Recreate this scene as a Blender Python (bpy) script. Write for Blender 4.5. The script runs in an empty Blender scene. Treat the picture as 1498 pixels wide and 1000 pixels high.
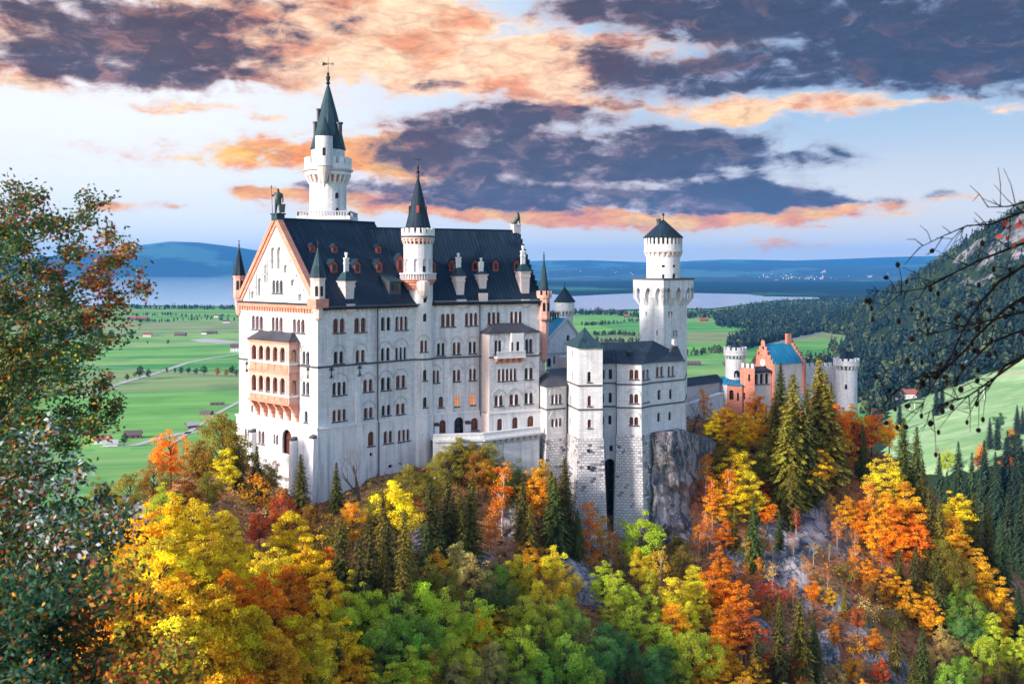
import bpy, math, random
import numpy as np
from mathutils import Vector, Matrix, geometry
C = bpy.context.scene.collection
scene = bpy.context.scene
R = math.radians
F, CX, HZ, H = 1498.0, 749.0, 392.0, 130.0      # focal length and horizon of the photograph, eye height above the valley

# ---------------------------------------------------------------- camera
cam = bpy.data.cameras.new('camera'); camo = bpy.data.objects.new('camera', cam); C.objects.link(camo)
camo.location = (0, 0, H); camo.rotation_euler = (R(90), 0, 0)
cam.sensor_width = 36; cam.lens = 36; cam.shift_y = -(500-HZ)/1498
cam.dof.use_dof = True; cam.dof.focus_distance = 190; cam.dof.aperture_fstop = 3.5
cam.clip_start = 0.5; cam.clip_end = 200000
scene.camera = camo
scene.view_settings.view_transform = 'Standard'; scene.view_settings.look = 'None'
scene.view_settings.exposure = 0.97; scene.view_settings.gamma = 1
scene.cycles.max_bounces = 6; scene.cycles.diffuse_bounces = 3; scene.cycles.transparent_max_bounces = 8
scene.cycles.volume_bounces = 0; scene.cycles.use_denoising = True
try: scene.cycles.denoiser = 'OPENIMAGEDENOISE'
except Exception: pass

# ---------------------------------------------------------------- node helper
class NT:
    def __init__(s, tree): s.t = tree; s.n = tree.nodes; s.l = tree.links
    def new(s, typ, **kw):
        n = s.n.new(typ)
        for k, v in kw.items(): setattr(n, k, v)
        return n
    def put(s, sock, v):
        if isinstance(v, bpy.types.NodeSocket): s.l.new(v, sock)
        elif v is not None:
            if hasattr(sock.default_value, '__len__') and not hasattr(v, '__len__'): v = (v,)*len(sock.default_value)
            if hasattr(sock.default_value, '__len__') and len(sock.default_value) == 4 and len(v) == 3: v = (*v, 1)
            sock.default_value = v
    def m(s, op, a, b=None, c=None, clamp=False):
        n = s.new('ShaderNodeMath', operation=op, use_clamp=clamp)
        for i, v in enumerate((a, b, c)):
            if v is not None: s.put(n.inputs[i], v)
        return n.outputs[0]
    def v(s, op, a, b=None, scale=None):
        n = s.new('ShaderNodeVectorMath', operation=op); s.put(n.inputs[0], a)
        if b is not None: s.put(n.inputs[1], b)
        if scale is not None: s.put(n.inputs['Scale'], scale)
        return n.outputs['Value'] if op in ('LENGTH', 'DOT_PRODUCT', 'DISTANCE') else n.outputs[0]
    def mix(s, f, a, b, typ='MIX', clamp=True):
        n = s.new('ShaderNodeMix', data_type='RGBA', blend_type=typ); n.clamp_factor = clamp
        s.put(n.inputs[0], f); s.put(n.inputs[6], a); s.put(n.inputs[7], b)
        return n.outputs[2]
    def noise(s, vec, scale, detail=4, rough=.55, dist=0., out=0, dims='3D'):
        n = s.new('ShaderNodeTexNoise', noise_dimensions=dims)
        s.put(n.inputs['Vector'], vec); s.put(n.inputs['Scale'], scale); s.put(n.inputs['Detail'], detail)
        s.put(n.inputs['Roughness'], rough); s.put(n.inputs['Distortion'], dist)
        return n.outputs[out]
    def ss(s, x, a, b, lo=0., hi=1.):
        n = s.new('ShaderNodeMapRange', interpolation_type='SMOOTHSTEP')
        for k, q in enumerate((x, a, b, lo, hi)): s.put(n.inputs[k], q)
        return n.outputs[0]
    def sep(s, v): n = s.new('ShaderNodeSeparateXYZ'); s.put(n.inputs[0], v); return n.outputs
    def xyz(s, x, y, z=0.):
        n = s.new('ShaderNodeCombineXYZ')
        for k, q in enumerate((x, y, z)): s.put(n.inputs[k], q)
        return n.outputs[0]

# ---------------------------------------------------------------- sun and sky
SUN_AZ, SUN_EL = R(236), R(21)                   # clockwise from +Y: the sun stands low, behind the camera and to its left
sl = bpy.data.lights.new('sun', 'SUN'); sl.energy = 2.9; sl.angle = R(6.0); sl.color = (1.0, .91, .83)
so = bpy.data.objects.new('sun', sl); C.objects.link(so)
sd = Vector((math.sin(SUN_AZ)*math.cos(SUN_EL), math.cos(SUN_AZ)*math.cos(SUN_EL), math.sin(SUN_EL)))
so.rotation_euler = sd.to_track_quat('Z', 'Y').to_euler()

def build_world():
    w = bpy.data.worlds.new('World'); scene.world = w; w.use_nodes = True
    t = NT(w.node_tree); t.n.clear()
    d = t.new('ShaderNodeTexCoord').outputs['Generated']
    sky = t.new('ShaderNodeTexSky', sky_type='NISHITA'); sky.sun_disc = False
    sky.sun_elevation = SUN_EL; sky.sun_rotation = SUN_AZ; sky.air_density = 1.0; sky.dust_density = 1.2; sky.ozone_density = 1.5
    x, y, z = t.sep(d)
    az = t.m('ARCTAN2', x, y); el = t.m('ARCSINE', z)
    def ang(px, py):
        a = math.atan((px-CX)/F); return a, math.atan((HZ-py)/F*math.cos(a))
    # the clear sky: milky at the left, blue at the right, faintly rosy at the horizon
    left = t.ss(az, R(16), R(-20)); up = t.ss(el, R(1), R(11))
    hor = t.mix(left, (.84, .85, .86), (.98, 1.02, 1.06)); top = t.mix(left, (.34, .55, .80), (1.02, 1.04, 1.08))
    clear = t.mix(up, hor, top)
    rosy = t.mix(t.m('MULTIPLY', t.ss(el, R(7), R(0)), t.ss(az, R(-8), R(12))), clear, (.90, .86, .83))
    clear = rosy
    # clouds, shaped by soft patches of sky direction broken up with noise: a glowing layer and, over it, a dark one
    glowb = [(420,55,190,50,.66),(570,50,150,45,.70),(705,95,150,45,.74),(815,115,100,55,.95),(650,15,170,35,.80),(330,100,90,30,.55),(20,45,80,60,.75),(30,112,110,16,.55),(300,30,160,60,.7),(500,110,120,35,.5),
      (960,70,170,30,.62),(1150,158,140,20,1.0),(1060,152,70,20,.7),(1230,140,60,12,.6),(275,152,110,11,.75),(390,172,34,8,.65),(640,120,80,14,.5),
      (190,235,200,16,.28),(120,205,150,12,.25),(430,222,170,24,.85),(545,225,95,42,.9),(620,235,70,50,.8),(400,275,60,9,.85),(520,288,170,13,.85),(690,306,240,17,.95),(880,322,210,17,1.05),(1010,325,120,15,1.05),(1250,298,85,18,.9),(1170,318,110,12,.62),(1125,356,95,12,.72),(1205,334,70,9,.5),
      (165,303,36,10,.75),(238,304,24,6,.45),(1408,287,44,6,.6),(1478,158,50,9,.75),(1360,150,90,8,.4),(880,150,90,14,.6)]
    darkb = [(205,60,200,44,1.25),(110,92,150,26,1.0),(320,84,110,26,.8),(480,40,90,20,.45),(560,75,60,12,.4),(215,22,190,26,.75),(235,120,140,18,.55),(60,20,110,20,.55),(430,10,140,16,.5),(630,122,60,10,.62),(700,60,70,12,.35),
      (930,12,230,26,1.0),(1220,22,270,40,1.2),(1450,50,160,50,1.2),(1420,112,140,24,1.15),(1280,88,150,28,1.0),(920,112,90,34,1.0),(1055,92,90,20,.75),(1070,128,60,14,.6),(1170,118,110,18,.75),(1010,28,150,22,.7),(880,85,70,22,.5),(1480,140,90,12,.7),
      (850,240,330,60,.28),(820,258,200,10,.25),(960,120,260,50,.25),(720,180,140,26,1.0),(800,166,100,14,.8),(640,205,90,22,.65),(700,232,170,22,1.0),(900,228,230,22,1.0),(1030,212,130,18,1.0),(1090,232,110,14,.95),(870,250,240,14,.7),(980,196,120,10,.6),
      (600,274,170,14,.8),(760,286,210,18,1.05),(900,294,170,18,.85),(1060,284,120,22,1.05),(1150,292,110,18,1.0),(1030,306,110,13,.9),(1245,290,70,9,.75),(1390,281,26,8,.75),(470,268,70,7,.35),(640,296,160,12,.7)]
    aev = t.xyz(az, el)
    n1 = t.noise(t.v('MULTIPLY', aev, (1, 2.5, 1)), 9, 9, .58, .6)
    n2 = t.noise(t.v('MULTIPLY', aev, (1, 1.7, 1)), 34, 8, .62, .5)
    n3 = t.noise(t.v('MULTIPLY', aev, (1, 3.6, 1)), 18, 6, .55, 1.2)
    nn = t.m('ADD', t.m('ADD', t.m('MULTIPLY', t.m('SUBTRACT', n1, .5), 1.5), t.m('MULTIPLY', t.m('SUBTRACT', n2, .5), 1.1)), t.m('MULTIPLY', t.m('SUBTRACT', n3, .5), .8))
    warp = t.v('ADD', aev, t.v('MULTIPLY', t.v('SUBTRACT', t.noise(t.v('MULTIPLY', aev, (1, 2, 1)), 13, 5, .6, 0, 1), (.5, .5, .5)), (.10, .032, 0)))
    def density(blobs, amp):
        acc = None
        for (px, py, rx, ry, a) in blobs:
            ca, ce = ang(px, py)
            q = t.v('MULTIPLY', t.v('SUBTRACT', warp, (ca, ce, 0)), (F/rx/1.1, F/ry/1.1, 0))
            b = t.m('MULTIPLY', t.m('POWER', 2.718, t.m('MULTIPLY', t.v('DOT_PRODUCT', q, q), -1.5)), a)
            acc = b if acc is None else t.m('ADD', acc, b)
        acc = t.m('MINIMUM', acc, 1.15)
        return t.m('ADD', acc, t.m('MULTIPLY', t.m('MULTIPLY', nn, amp), t.ss(acc, .03, .45, .25, 1)))
    Dg = density(glowb, 1.25); Dd = density(darkb, 1.4)
    low = t.ss(el, R(9.3), R(6.0)); n4 = t.noise(t.v('MULTIPLY', aev, (1, 2.2, 1)), 15, 6, .6, .4)
    salmon = t.mix(t.ss(n4, .34, .58), (.92, .36, .16), (1.18, .80, .50)); amber = t.mix(t.ss(n4, .38, .64), (1.06, .33, .03), (1.22, .66, .09))
    glow = t.mix(low, salmon, amber); glow = t.v('SCALE', glow, scale=t.ss(t.noise(t.v('MULTIPLY', aev, (1, 3.0, 1)), 38, 8, .66, .9), .25, .75, .72, 1.25))
    glow = t.mix(t.m('MULTIPLY', t.ss(Dg, .85, .30), .75), glow, (1.0, .88, .80))
    front = t.mix(t.m('MULTIPLY', t.ss(Dg, .08, .74), .98), clear, glow)
    right = t.ss(az, R(2), R(17))
    dk1 = t.mix(right, (.072, .055, .080), (.052, .062, .115)); dk2 = t.mix(right, (.22, .125, .150), (.13, .145, .245)); dk3 = t.mix(right, (.60, .27, .20), (.36, .34, .44))
    dark = t.mix(t.ss(t.m('ADD', Dd, t.m('MULTIPLY', t.m('SUBTRACT', n2, .5), .9)), .55, 1.15), dk2, dk1)
    dark = t.mix(t.ss(Dd, .80, .34), dark, dk3)
    n5 = t.noise(t.v('MULTIPLY', warp, (1, 2.8, 1)), 46, 9, .66, .8); n6 = t.noise(t.v('MULTIPLY', warp, (1, 2.3, 1)), 17, 7, .6, .7)
    dark = t.mix(t.m('MULTIPLY', t.ss(n6, .50, .68), t.ss(az, R(24), R(-12), .22, .75)), dark, t.mix(low, (.44, .20, .17), (.40, .24, .24)))
    dark = t.v('SCALE', dark, scale=t.m('ADD', .55, t.m('MULTIPLY', n5, .95)))
    front = t.mix(t.m('MULTIPLY', t.ss(Dd, .08, 1.0), .96), front, dark)
    # away from the evening clouds the open sky takes over, bright overhead and towards the sun
    nish = t.mix(1.0, sky.outputs[0], (1.0, .97, 1.05), 'MULTIPLY')
    nish = t.v('SCALE', nish, scale=1.0)
    bg1 = t.new('ShaderNodeBackground'); t.put(bg1.inputs[0], nish); bg1.inputs[1].default_value = .15
    bg2 = t.new('ShaderNodeBackground'); t.put(bg2.inputs[0], front); bg2.inputs[1].default_value = .53
    k = t.m('MULTIPLY', t.ss(y, .25, .62), t.ss(el, R(38), R(24)))
    mx = t.new('ShaderNodeMixShader'); t.put(mx.inputs[0], k); t.l.new(bg1.outputs[0], mx.inputs[1]); t.l.new(bg2.outputs[0], mx.inputs[2])
    out = t.new('ShaderNodeOutputWorld'); t.l.new(mx.outputs[0], out.inputs[0])
    w.cycles.sampling_method = 'MANUAL'; w.cycles.sample_map_resolution = 512
build_world()

# ---------------------------------------------------------------- geometry helpers
def P(px, py, d): return Vector(((px-CX)/F*d, d, H-(py-HZ)/F*d))
def PX(p): return CX+F*p[0]/p[1], HZ+F*(H-p[2])/p[1]
ORG = {}
def thing(name, label, cat, loc=(0, 0, 0), group=None):
    o = bpy.data.objects.new(name, None); C.objects.link(o); o.location = loc; o.empty_display_size = .5
    o['label'] = label; o['category'] = cat
    if group: o['group'] = group
    ORG[o] = Vector(loc); return o
def tag(o, label=None, cat=None, group=None, kind=None):
    for k, v in (('label', label), ('category', cat), ('group', group), ('kind', kind)):
        if v: o[k] = v
    return o
def base_of(o):
    while o.parent: o = o.parent
    return ORG.get(o, o.location.copy())
def mesh_obj(name, V, faces, mats, parent=None, mi=None, smooth=False, loc=None, uv=True):
    V = np.asarray(V, dtype=np.float64).reshape(-1, 3)
    me = bpy.data.meshes.new(name)
    o = bpy.data.objects.new(name, me); C.objects.link(o)
    if parent is not None:
        b = base_of(parent); o.parent = parent
        off = np.array(b)
    else:
        off = np.array(loc if loc is not None else (0, 0, 0)); o.location = off
    me.from_pydata((V-off).tolist(), [], faces)
    for m in (mats if isinstance(mats, (list, tuple)) else [mats]): me.materials.append(m)
    if mi is not None: me.polygons.foreach_set('material_index', mi)
    if smooth: me.polygons.foreach_set('use_smooth', [True]*len(me.polygons))
    if uv and len(faces):
        me.update()
        nl = len(me.loops); npoly = len(me.polygons)
        vi = np.empty(nl, int); me.loops.foreach_get('vertex_index', vi)
        nrm = np.empty(npoly*3); me.polygons.foreach_get('normal', nrm); nrm = nrm.reshape(-1, 3)
        tot = np.empty(npoly, int); me.polygons.foreach_get('loop_total', tot)
        ln = np.repeat(nrm, tot, axis=0)
        tx, ty = -ln[:, 1], ln[:, 0]; L = np.hypot(tx, ty); fl = L < 1e-3
        tx = np.where(fl, 1, tx/np.maximum(L, 1e-9)); ty = np.where(fl, 0, ty/np.maximum(L, 1e-9))
        T = np.stack([tx, ty, np.zeros(nl)], 1); B = np.cross(ln, T)
        co = V[vi]
        uvs = np.stack([(co*T).sum(1), (co*B).sum(1)], 1)
        lay = me.uv_layers.new(name='UVMap'); lay.data.foreach_set('uv', uvs.ravel())
    return o

class MB:
    def __init__(s): s.V = []; s.F = []; s.M = []; s.mi = 0
    def add(s, pts, faces):
        k = len(s.V); s.V += [tuple(p) for p in pts]; s.F += [[k+i for i in f] for f in faces]; s.M += [s.mi]*len(faces)
    def poly(s, pts): s.add(pts, [list(range(len(pts)))])
    def hexa(s, b, t):                            # bottom ring of n points, top ring of n points
        n = len(b); f = [[i, (i+1) % n, n+(i+1) % n, n+i] for i in range(n)]
        s.add(list(b)+list(t), f+[list(range(n))[::-1], list(range(n, 2*n))])
    def box(s, fr, s0, s1, z0, z1, n0, n1):
        q = lambda z: [fr.pt(s0, z, n1), fr.pt(s1, z, n1), fr.pt(s1, z, n0), fr.pt(s0, z, n0)]
        s.hexa(q(z0), q(z1))
    def cube(s, c, sx, sy, sz, rot=0):
        fr = Fr(Vector((c[0], c[1], 0)), (math.cos(rot), math.sin(rot))); s.box(fr, -sx/2, sx/2, c[2], c[2]+sz, -sy/2, sy/2)
    def prism(s, pts, z0, z1): s.hexa([(p[0], p[1], z0) for p in pts], [(p[0], p[1], z1) for p in pts])
    def lathe(s, c, prof, n=28, rot=0., cap=True, sx=1.):
        k = len(s.V)
        for (r, z) in prof:
            for i in range(n):
                a = rot+2*math.pi*i/n; s.V.append((c[0]+max(r, .004)*math.cos(a)*sx, c[1]+max(r, .004)*math.sin(a), z))
        fs = [[k+j*n+i, k+j*n+(i+1) % n, k+(j+1)*n+(i+1) % n, k+(j+1)*n+i] for j in range(len(prof)-1) for i in range(n)]
        if cap: fs += [[k+i for i in range(n)][::-1], [k+(len(prof)-1)*n+i for i in range(n)]]
        s.F += fs; s.M += [s.mi]*len(fs)
    def ring_boxes(s, c, r, n, w, dp, z0, z1, rot=0., taper=0.):
        for i in range(n):
            a = rot+2*math.pi*i/n; ca, sa = math.cos(a), math.sin(a)
            def q(z, e): return [(c[0]+ca*(r+rr)-sa*t, c[1]+sa*(r+rr)+ca*t, z) for rr, t in ((0, -w/2), (dp-e, -w/2), (dp-e, w/2), (0, w/2))]
            s.hexa(q(z0, taper), q(z1, 0))
    def tube(s, pts, rad, n=6, cap=True):
        k = len(s.V); N = len(pts); pts = [Vector(p) for p in pts]
        if not hasattr(rad, '__len__'): rad = [rad]*N
        for i, p in enumerate(pts):
            t = (pts[min(i+1, N-1)]-pts[max(i-1, 0)]); t = t.normalized() if t.length > 1e-9 else Vector((0, 0, 1))
            a = t.cross(Vector((0, 0, 1)) if abs(t.z) < .9 else Vector((1, 0, 0))).normalized(); b = t.cross(a)
            for j in range(n):
                q = 2*math.pi*j/n; s.V.append(tuple(p+(a*math.cos(q)+b*math.sin(q))*rad[i]))
        fs = [[k+i*n+j, k+i*n+(j+1) % n, k+(i+1)*n+(j+1) % n, k+(i+1)*n+j] for i in range(N-1) for j in range(n)]
        if cap: fs += [[k+j for j in range(n)][::-1], [k+(N-1)*n+j for j in range(n)]]
        s.F += fs; s.M += [s.mi]*len(fs)
    def ball(s, c, r, sz=None, n=10, m=6):
        sz = sz or r; s.lathe(c, [(r*math.sin(math.pi*i/m), c[2]-sz*math.cos(math.pi*i/m)) for i in range(m+1)], n)
    def build(s, name, mats, parent=None, smooth=False, loc=None):
        return mesh_obj(name, s.V, s.F, mats, parent, s.M if isinstance(mats, (list, tuple)) else None, smooth, loc)

class Fr:                                          # a vertical wall plane: s runs to the right, z up, n towards the viewer
    def __init__(f, o, u):
        f.o = Vector((o[0], o[1], 0)); L = math.hypot(u[0], u[1]); f.u = (u[0]/L, u[1]/L); f.n = (f.u[1], -f.u[0]); f.len = L; f.vl = []
    def pt(f, s, z, n=0): return Vector((f.o[0]+f.u[0]*s+f.n[0]*n, f.o[1]+f.u[1]*s+f.n[1]*n, z))
    def s(f, px):
        r = (px-CX)/F; return (r*f.o[1]-f.o[0])/(f.u[0]-r*f.u[1])
    def z(f, s, py): return H-(py-HZ)/F*(f.o[1]+f.u[1]*s)
    def off(f, n): g = Fr(f.pt(0, 0, n), f.u); g.len = f.len; return g
def fr2(a, b): return Fr(a, (b[0]-a[0], b[1]-a[1]))
def plan(px, d): return ((px-CX)/F*d, d)
class Cyl:                                         # a round wall: s is arc length, measured from the side that faces the camera
    def __init__(f, c, r):
        f.c = c; f.r = r; f.a0 = math.atan2(-c[1], -c[0]); f.vl = [math.pi*2*r*i/30 for i in range(-7, 8)]
    def pt(f, s, z, n=0):
        a = f.a0+s/f.r; return Vector((f.c[0]+(f.r+n)*math.cos(a), f.c[1]+(f.r+n)*math.sin(a), z))
    def s(f, px):
        dd = math.hypot(*f.c)-f.r*.6; x0 = CX+F*f.c[0]/f.c[1]; q = max(-.98, min(.98, (px-x0)/F*dd/f.r)); return math.asin(q)*f.r
    def z(f, s, py): return H-(py-HZ)/F*f.pt(s, 0)[1]

def arch(s0, s1, z0, z1, k=6, pointed=False):
    r = (s1-s0)/2; c = (s0+s1)/2
    if pointed:
        h = min((z1-z0)*.6, r*2.2)
        L = [(s0+r*(i/k), z1-h+h*math.sin(math.pi/2*(i/k))**.8) for i in range(k+1)]; Rr = [(2*c-a, b) for a, b in L[::-1][1:]]
        return [(s0, z0), (s1, z0)]+(L+Rr)[::-1]
    zz = z1-r
    if zz < z0+.05: zz = z0+.05
    return [(s0, z0), (s1, z0)]+[(c+r*math.cos(math.pi*i/k), zz+(z1-zz)*math.sin(math.pi*i/k)) for i in range(k+1)]
def inside(p, poly):
    x, y = p; c = False; n = len(poly)
    for i in range(n):
        x1, y1 = poly[i]; x2, y2 = poly[i-1]
        if (y1 > y) != (y2 > y) and x < (x2-x1)*(y-y1)/(y2-y1)+x1: c = not c
    return c
def wallface(mb, fr, outer, holes, depth=.45, n=0., zl=()):
    """front face with real openings and their reveals"""
    pts = []; edges = []
    for lp in [outer]+holes:
        k = len(pts); pts += [Vector(p) for p in lp]; edges += [(k+i, k+(i+1) % len(lp)) for i in range(len(lp))]
    xs = [p[0] for p in outer]; zs = [p[1] for p in outer]
    for sv in fr.vl:
        if min(xs) < sv < max(xs): k = len(pts); pts += [Vector((sv, min(zs))), Vector((sv, max(zs)))]; edges.append((k, k+1))
    co, ed, fa, *_ = geometry.delaunay_2d_cdt(pts, edges, [], 0, 1e-4)
    keep = []
    for f in fa:
        c = (sum(co[i][0] for i in f)/len(f), sum(co[i][1] for i in f)/len(f))
        if inside(c, outer) and not any(inside(c, h) for h in holes): keep.append(list(f))
    W = [fr.pt(p[0], p[1], n) for p in co]
    fin = []
    ref = fr.pt((min(xs)+max(xs))/2, 0, 1)-fr.pt((min(xs)+max(xs))/2, 0, 0)
    for f in keep:
        nn = (W[f[1]]-W[f[0]]).cross(W[f[2]]-W[f[0]])
        fin.append(f if nn.dot(ref) > 0 else f[::-1])
    mb.add(W, fin)
    for h in holes:
        m = len(h)
        A = [fr.pt(p[0], p[1], n) for p in h]; B = [fr.pt(p[0], p[1], n-depth) for p in h]
        mb.add(A+B, [[i, m+i, m+(i+1) % m, (i+1) % m] for i in range(m)])

rng = random.Random(11)
def window(fr, parent, px0, px1, pyt, pyb, n=1, mat='dark', hood=False, sill=True, gap=.24, n0=0., depth=.42, flat=False, pointed=False, name='window', label=None):
    """one window of n arched lights: panes (the part) with sill and hood as sub-parts; returns the openings to cut"""
    if mat not in ('blind', 'great') and px1-px0 > 3.4: px0 -= .6; px1 += .6; pyt -= .5; pyb += .5
    if mat == 'dark' and n > 1 and rng.random() < .22: mat = 'red'
    s0, s1 = fr.s(px0), fr.s(px1); sm = (s0+s1)/2; z0, z1 = fr.z(sm, pyb), fr.z(sm, pyt)
    g = min(gap, (s1-s0)/n*.35); w = (s1-s0-g*(n-1))/n; holes = []; mb = MB(); fm = MB()
    for i in range(n):
        a = s0+i*(w+g); h = [(a, z0), (a+w, z0), (a+w, z1), (a, z1)] if flat else arch(a, a+w, z0, z1, pointed=pointed)
        holes.append(h); mb.poly([fr.pt(p[0], p[1], n0-depth+.02) for p in h])
        e = min(.07, w*.1)
        if z1-z0 > 1.2 and mat != 'blind':
            fm.box(fr, a+w/2-e/2, a+w/2+e/2, z0, z1-.02, n0-depth+.03, n0-depth+.09)
            fm.box(fr, a+.01, a+w-.01, z0+(z1-z0)*.62, z0+(z1-z0)*.62+e, n0-depth+.03, n0-depth+.08)
    o = mb.build(name, MAT['pane_'+mat], parent)
    if label: o['label'] = label
    if fm.F: fm.build('frame', MAT['frame_red' if mat in ('red', 'lit') else 'frame_dark'], o)
    if n > 1 and g > .12:
        cm = MB()
        for i in range(n-1):
            c = fr.pt(s0+(i+1)*(w+g)-g/2, 0, n0+.02); cm.lathe(c, [(.15, z0), (.09, z0+.12), (.09, z1-w/2-.25), (.16, z1-w/2)], 8)
        cm.build('column', MAT['stone_trim'], o)
    if sill:
        sb = MB(); sb.box(fr, s0-.16, s1+.16, z0-.2, z0-.005, n0-.1, n0+.2); sb.build('sill', MAT['trim_dark'], o)
    if hood:
        hb = MB(); r = (s1-s0)/2+.30; c = sm; zc = z1-w/2+.15; rz = r*1.02; k = 12
        for i in range(k):
            a, b = math.pi*i/k, math.pi*(i+1)/k
            q = lambda t, rr, nn: fr.pt(c+(r+rr)*math.cos(t), zc+(rz+rr)*math.sin(t), nn)
            hb.hexa([q(a, 0, n0+.12), q(a, .2, n0+.12), q(b, .2, n0+.12), q(b, 0, n0+.12)], [q(a, 0, n0-.05), q(a, .2, n0-.05), q(b, .2, n0-.05), q(b, 0, n0-.05)])
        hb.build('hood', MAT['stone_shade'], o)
    return holes
# ---------------------------------------------------------------- materials
MAT = {}
def mat(name):
    m = bpy.data.materials.new(name); m.use_nodes = True; t = NT(m.node_tree); MAT[name] = m
    t.bs = m.node_tree.nodes['Principled BSDF']; return t
def simple(name, col, rough=.6, metal=0., var=.12, scale=.6, emit=None, spec=.5):
    t = mat(name); t.put(t.bs.inputs['Specular IOR Level'], spec); tc = t.new('ShaderNodeNewGeometry').outputs['Position']
    n = t.noise(tc, scale, 5)
    c = t.mix(n, tuple(v*(1-var*2) for v in col), tuple(min(1, v*(1+var*2)) for v in col))
    t.put(t.bs.inputs['Base Color'], c); t.put(t.bs.inputs['Roughness'], rough); t.put(t.bs.inputs['Metallic'], metal)
    if emit: t.put(t.bs.inputs['Emission Color'], emit[0]); t.put(t.bs.inputs['Emission Strength'], emit[1])
    return t
def uvn(t): return t.new('ShaderNodeUVMap').outputs[0]
def masonry(name, c1, c2, mortar, bw, bh, ms, stain, bump=.0, dark=None, rough=.85):
    t = mat(name); uv = uvn(t); pos = t.new('ShaderNodeNewGeometry').outputs['Position']
    b = t.new('ShaderNodeTexBrick'); b.offset = .5
    wob = t.v('ADD', uv, t.v('SCALE', t.noise(uv, 1.2, 2, out=1), scale=.06 if name != 'stone_rough' else .34))
    t.put(b.inputs['Vector'], wob); t.put(b.inputs['Color1'], (0, 0, 0)); t.put(b.inputs['Color2'], (1, 1, 1)); t.put(b.inputs['Mortar'], (.5, .5, .5))
    t.put(b.inputs['Scale'], 1.); t.put(b.inputs['Brick Width'], bw); t.put(b.inputs['Row Height'], bh); t.put(b.inputs['Mortar Size'], ms); t.put(b.inputs['Mortar Smooth'], .3)
    col = t.mix(b.outputs[0], c1, c2)
    if dark is not None:
        k = t.m('MULTIPLY', t.ss(b.outputs[0], .62, .78), t.ss(t.noise(pos, .35, 3), .42, .58)); col = t.mix(k, col, dark)
    col = t.mix(b.outputs['Fac'], col, mortar)
    px, py, pz = t.sep(pos)
    streak = t.noise(t.xyz(t.m('MULTIPLY', px, 1.3), t.m('MULTIPLY', py, 1.3), t.m('MULTIPLY', pz, .10)), 1., 6, .6)
    col = t.mix(t.m('MULTIPLY', t.ss(streak, .46, .70), stain*1.25), col, (.36, .35, .36), 'MIX')
    big = t.noise(pos, .12, 5, .6)
    col = t.mix(t.m('MULTIPLY', t.ss(big, .45, .75), stain*.8), col, (.45, .42, .40))
    t.put(t.bs.inputs['Base Color'], col); t.put(t.bs.inputs['Roughness'], rough); t.put(t.bs.inputs['Specular IOR Level'], .2)
    if bump:
        bp = t.new('ShaderNodeBump'); bp.inputs['Strength'].default_value = bump; bp.inputs['Distance'].default_value = .12
        t.put(bp.inputs['Height'], t.m('ADD', t.m('SUBTRACT', 1., b.outputs['Fac']), t.m('MULTIPLY', t.noise(pos, 3., 4), .8))); t.l.new(bp.outputs[0], t.bs.inputs['Normal'])
    return t
masonry('stone_white', (.655, .65, .645), (.79, .78, .77), (.56, .555, .56), .95, .42, .03, .50)
masonry('stone_plinth', (.74, .73, .72), (.82, .805, .80), (.69, .68, .69), 1.2, .6, .025, .50)
masonry('stone_rough', (.60, .575, .57), (.86, .83, .81), (.36, .345, .36), .78, .5, .07, .45, bump=1., dark=(.09, .09, .12))
masonry('stone_pink', (.64, .33, .26), (.76, .43, .34), (.50, .27, .22), .9, .45, .03, .16)
masonry('stone_rose', (.74, .60, .55), (.80, .68, .62), (.6, .5, .47), .9, .45, .03, .18)
masonry('brick_red', (.52, .12, .06), (.64, .21, .12), (.60, .34, .27), .8, .35, .04, .18)
masonry('stone_trim', (.76, .74, .72), (.82, .80, .78), (.7, .68, .66), 2., 1., .01, .12)
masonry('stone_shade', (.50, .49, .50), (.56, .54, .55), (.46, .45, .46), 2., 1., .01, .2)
masonry('stone_terra', (.62, .23, .15), (.72, .32, .22), (.52, .22, .16), 1.2, .5, .03, .12)
def roofmat(name, col, col2, seam=.75, rough=.42):
    t = mat(name); uv = uvn(t); pos = t.new('ShaderNodeNewGeometry').outputs['Position']
    u, v, _ = t.sep(uv)
    fr_ = t.m('FRACT', t.m('DIVIDE', u, seam)); line = t.ss(t.m('ABSOLUTE', t.m('SUBTRACT', fr_, .5)), .40, .49)
    sheet = t.noise(t.xyz(t.m('FLOOR', t.m('DIVIDE', u, seam)), t.m('FLOOR', t.m('DIVIDE', v, 2.4)), 0.), 3.7, 1)
    stv = t.noise(t.xyz(t.m('MULTIPLY', u, 1.1), t.m('MULTIPLY', v, .09), 0.), 1.4, 6, .65)
    c = t.mix(sheet, col, col2); c = t.mix(t.m('MULTIPLY', t.ss(stv, .5, .78), .55), c, tuple(min(1, q*2.2+.03) for q in col2))
    c = t.mix(t.ss(t.noise(pos, .25, 4), .5, .72), c, tuple(q*.55 for q in col))
    c = t.mix(t.m('MULTIPLY', line, .55), c, tuple(q*1.8+.02 for q in col2))
    t.put(t.bs.inputs['Base Color'], c); t.put(t.bs.inputs['Roughness'], t.m('ADD', rough, t.m('MULTIPLY', sheet, .15))); t.put(t.bs.inputs['Metallic'], 0.); t.put(t.bs.inputs['Specular IOR Level'], .3)
    bp = t.new('ShaderNodeBump'); bp.inputs['Strength'].default_value = .5; bp.inputs['Distance'].default_value = .05
    t.put(bp.inputs['Height'], line); t.l.new(bp.outputs[0], t.bs.inputs['Normal'])
roofmat('roof_slate', (.006, .019, .034), (.010, .028, .047), .75, .62)
roofmat('roof_brown', (.045, .045, .055), (.07, .07, .08), .6)
roofmat('roof_teal', (.01, .15, .28), (.02, .25, .40), .8)
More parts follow.
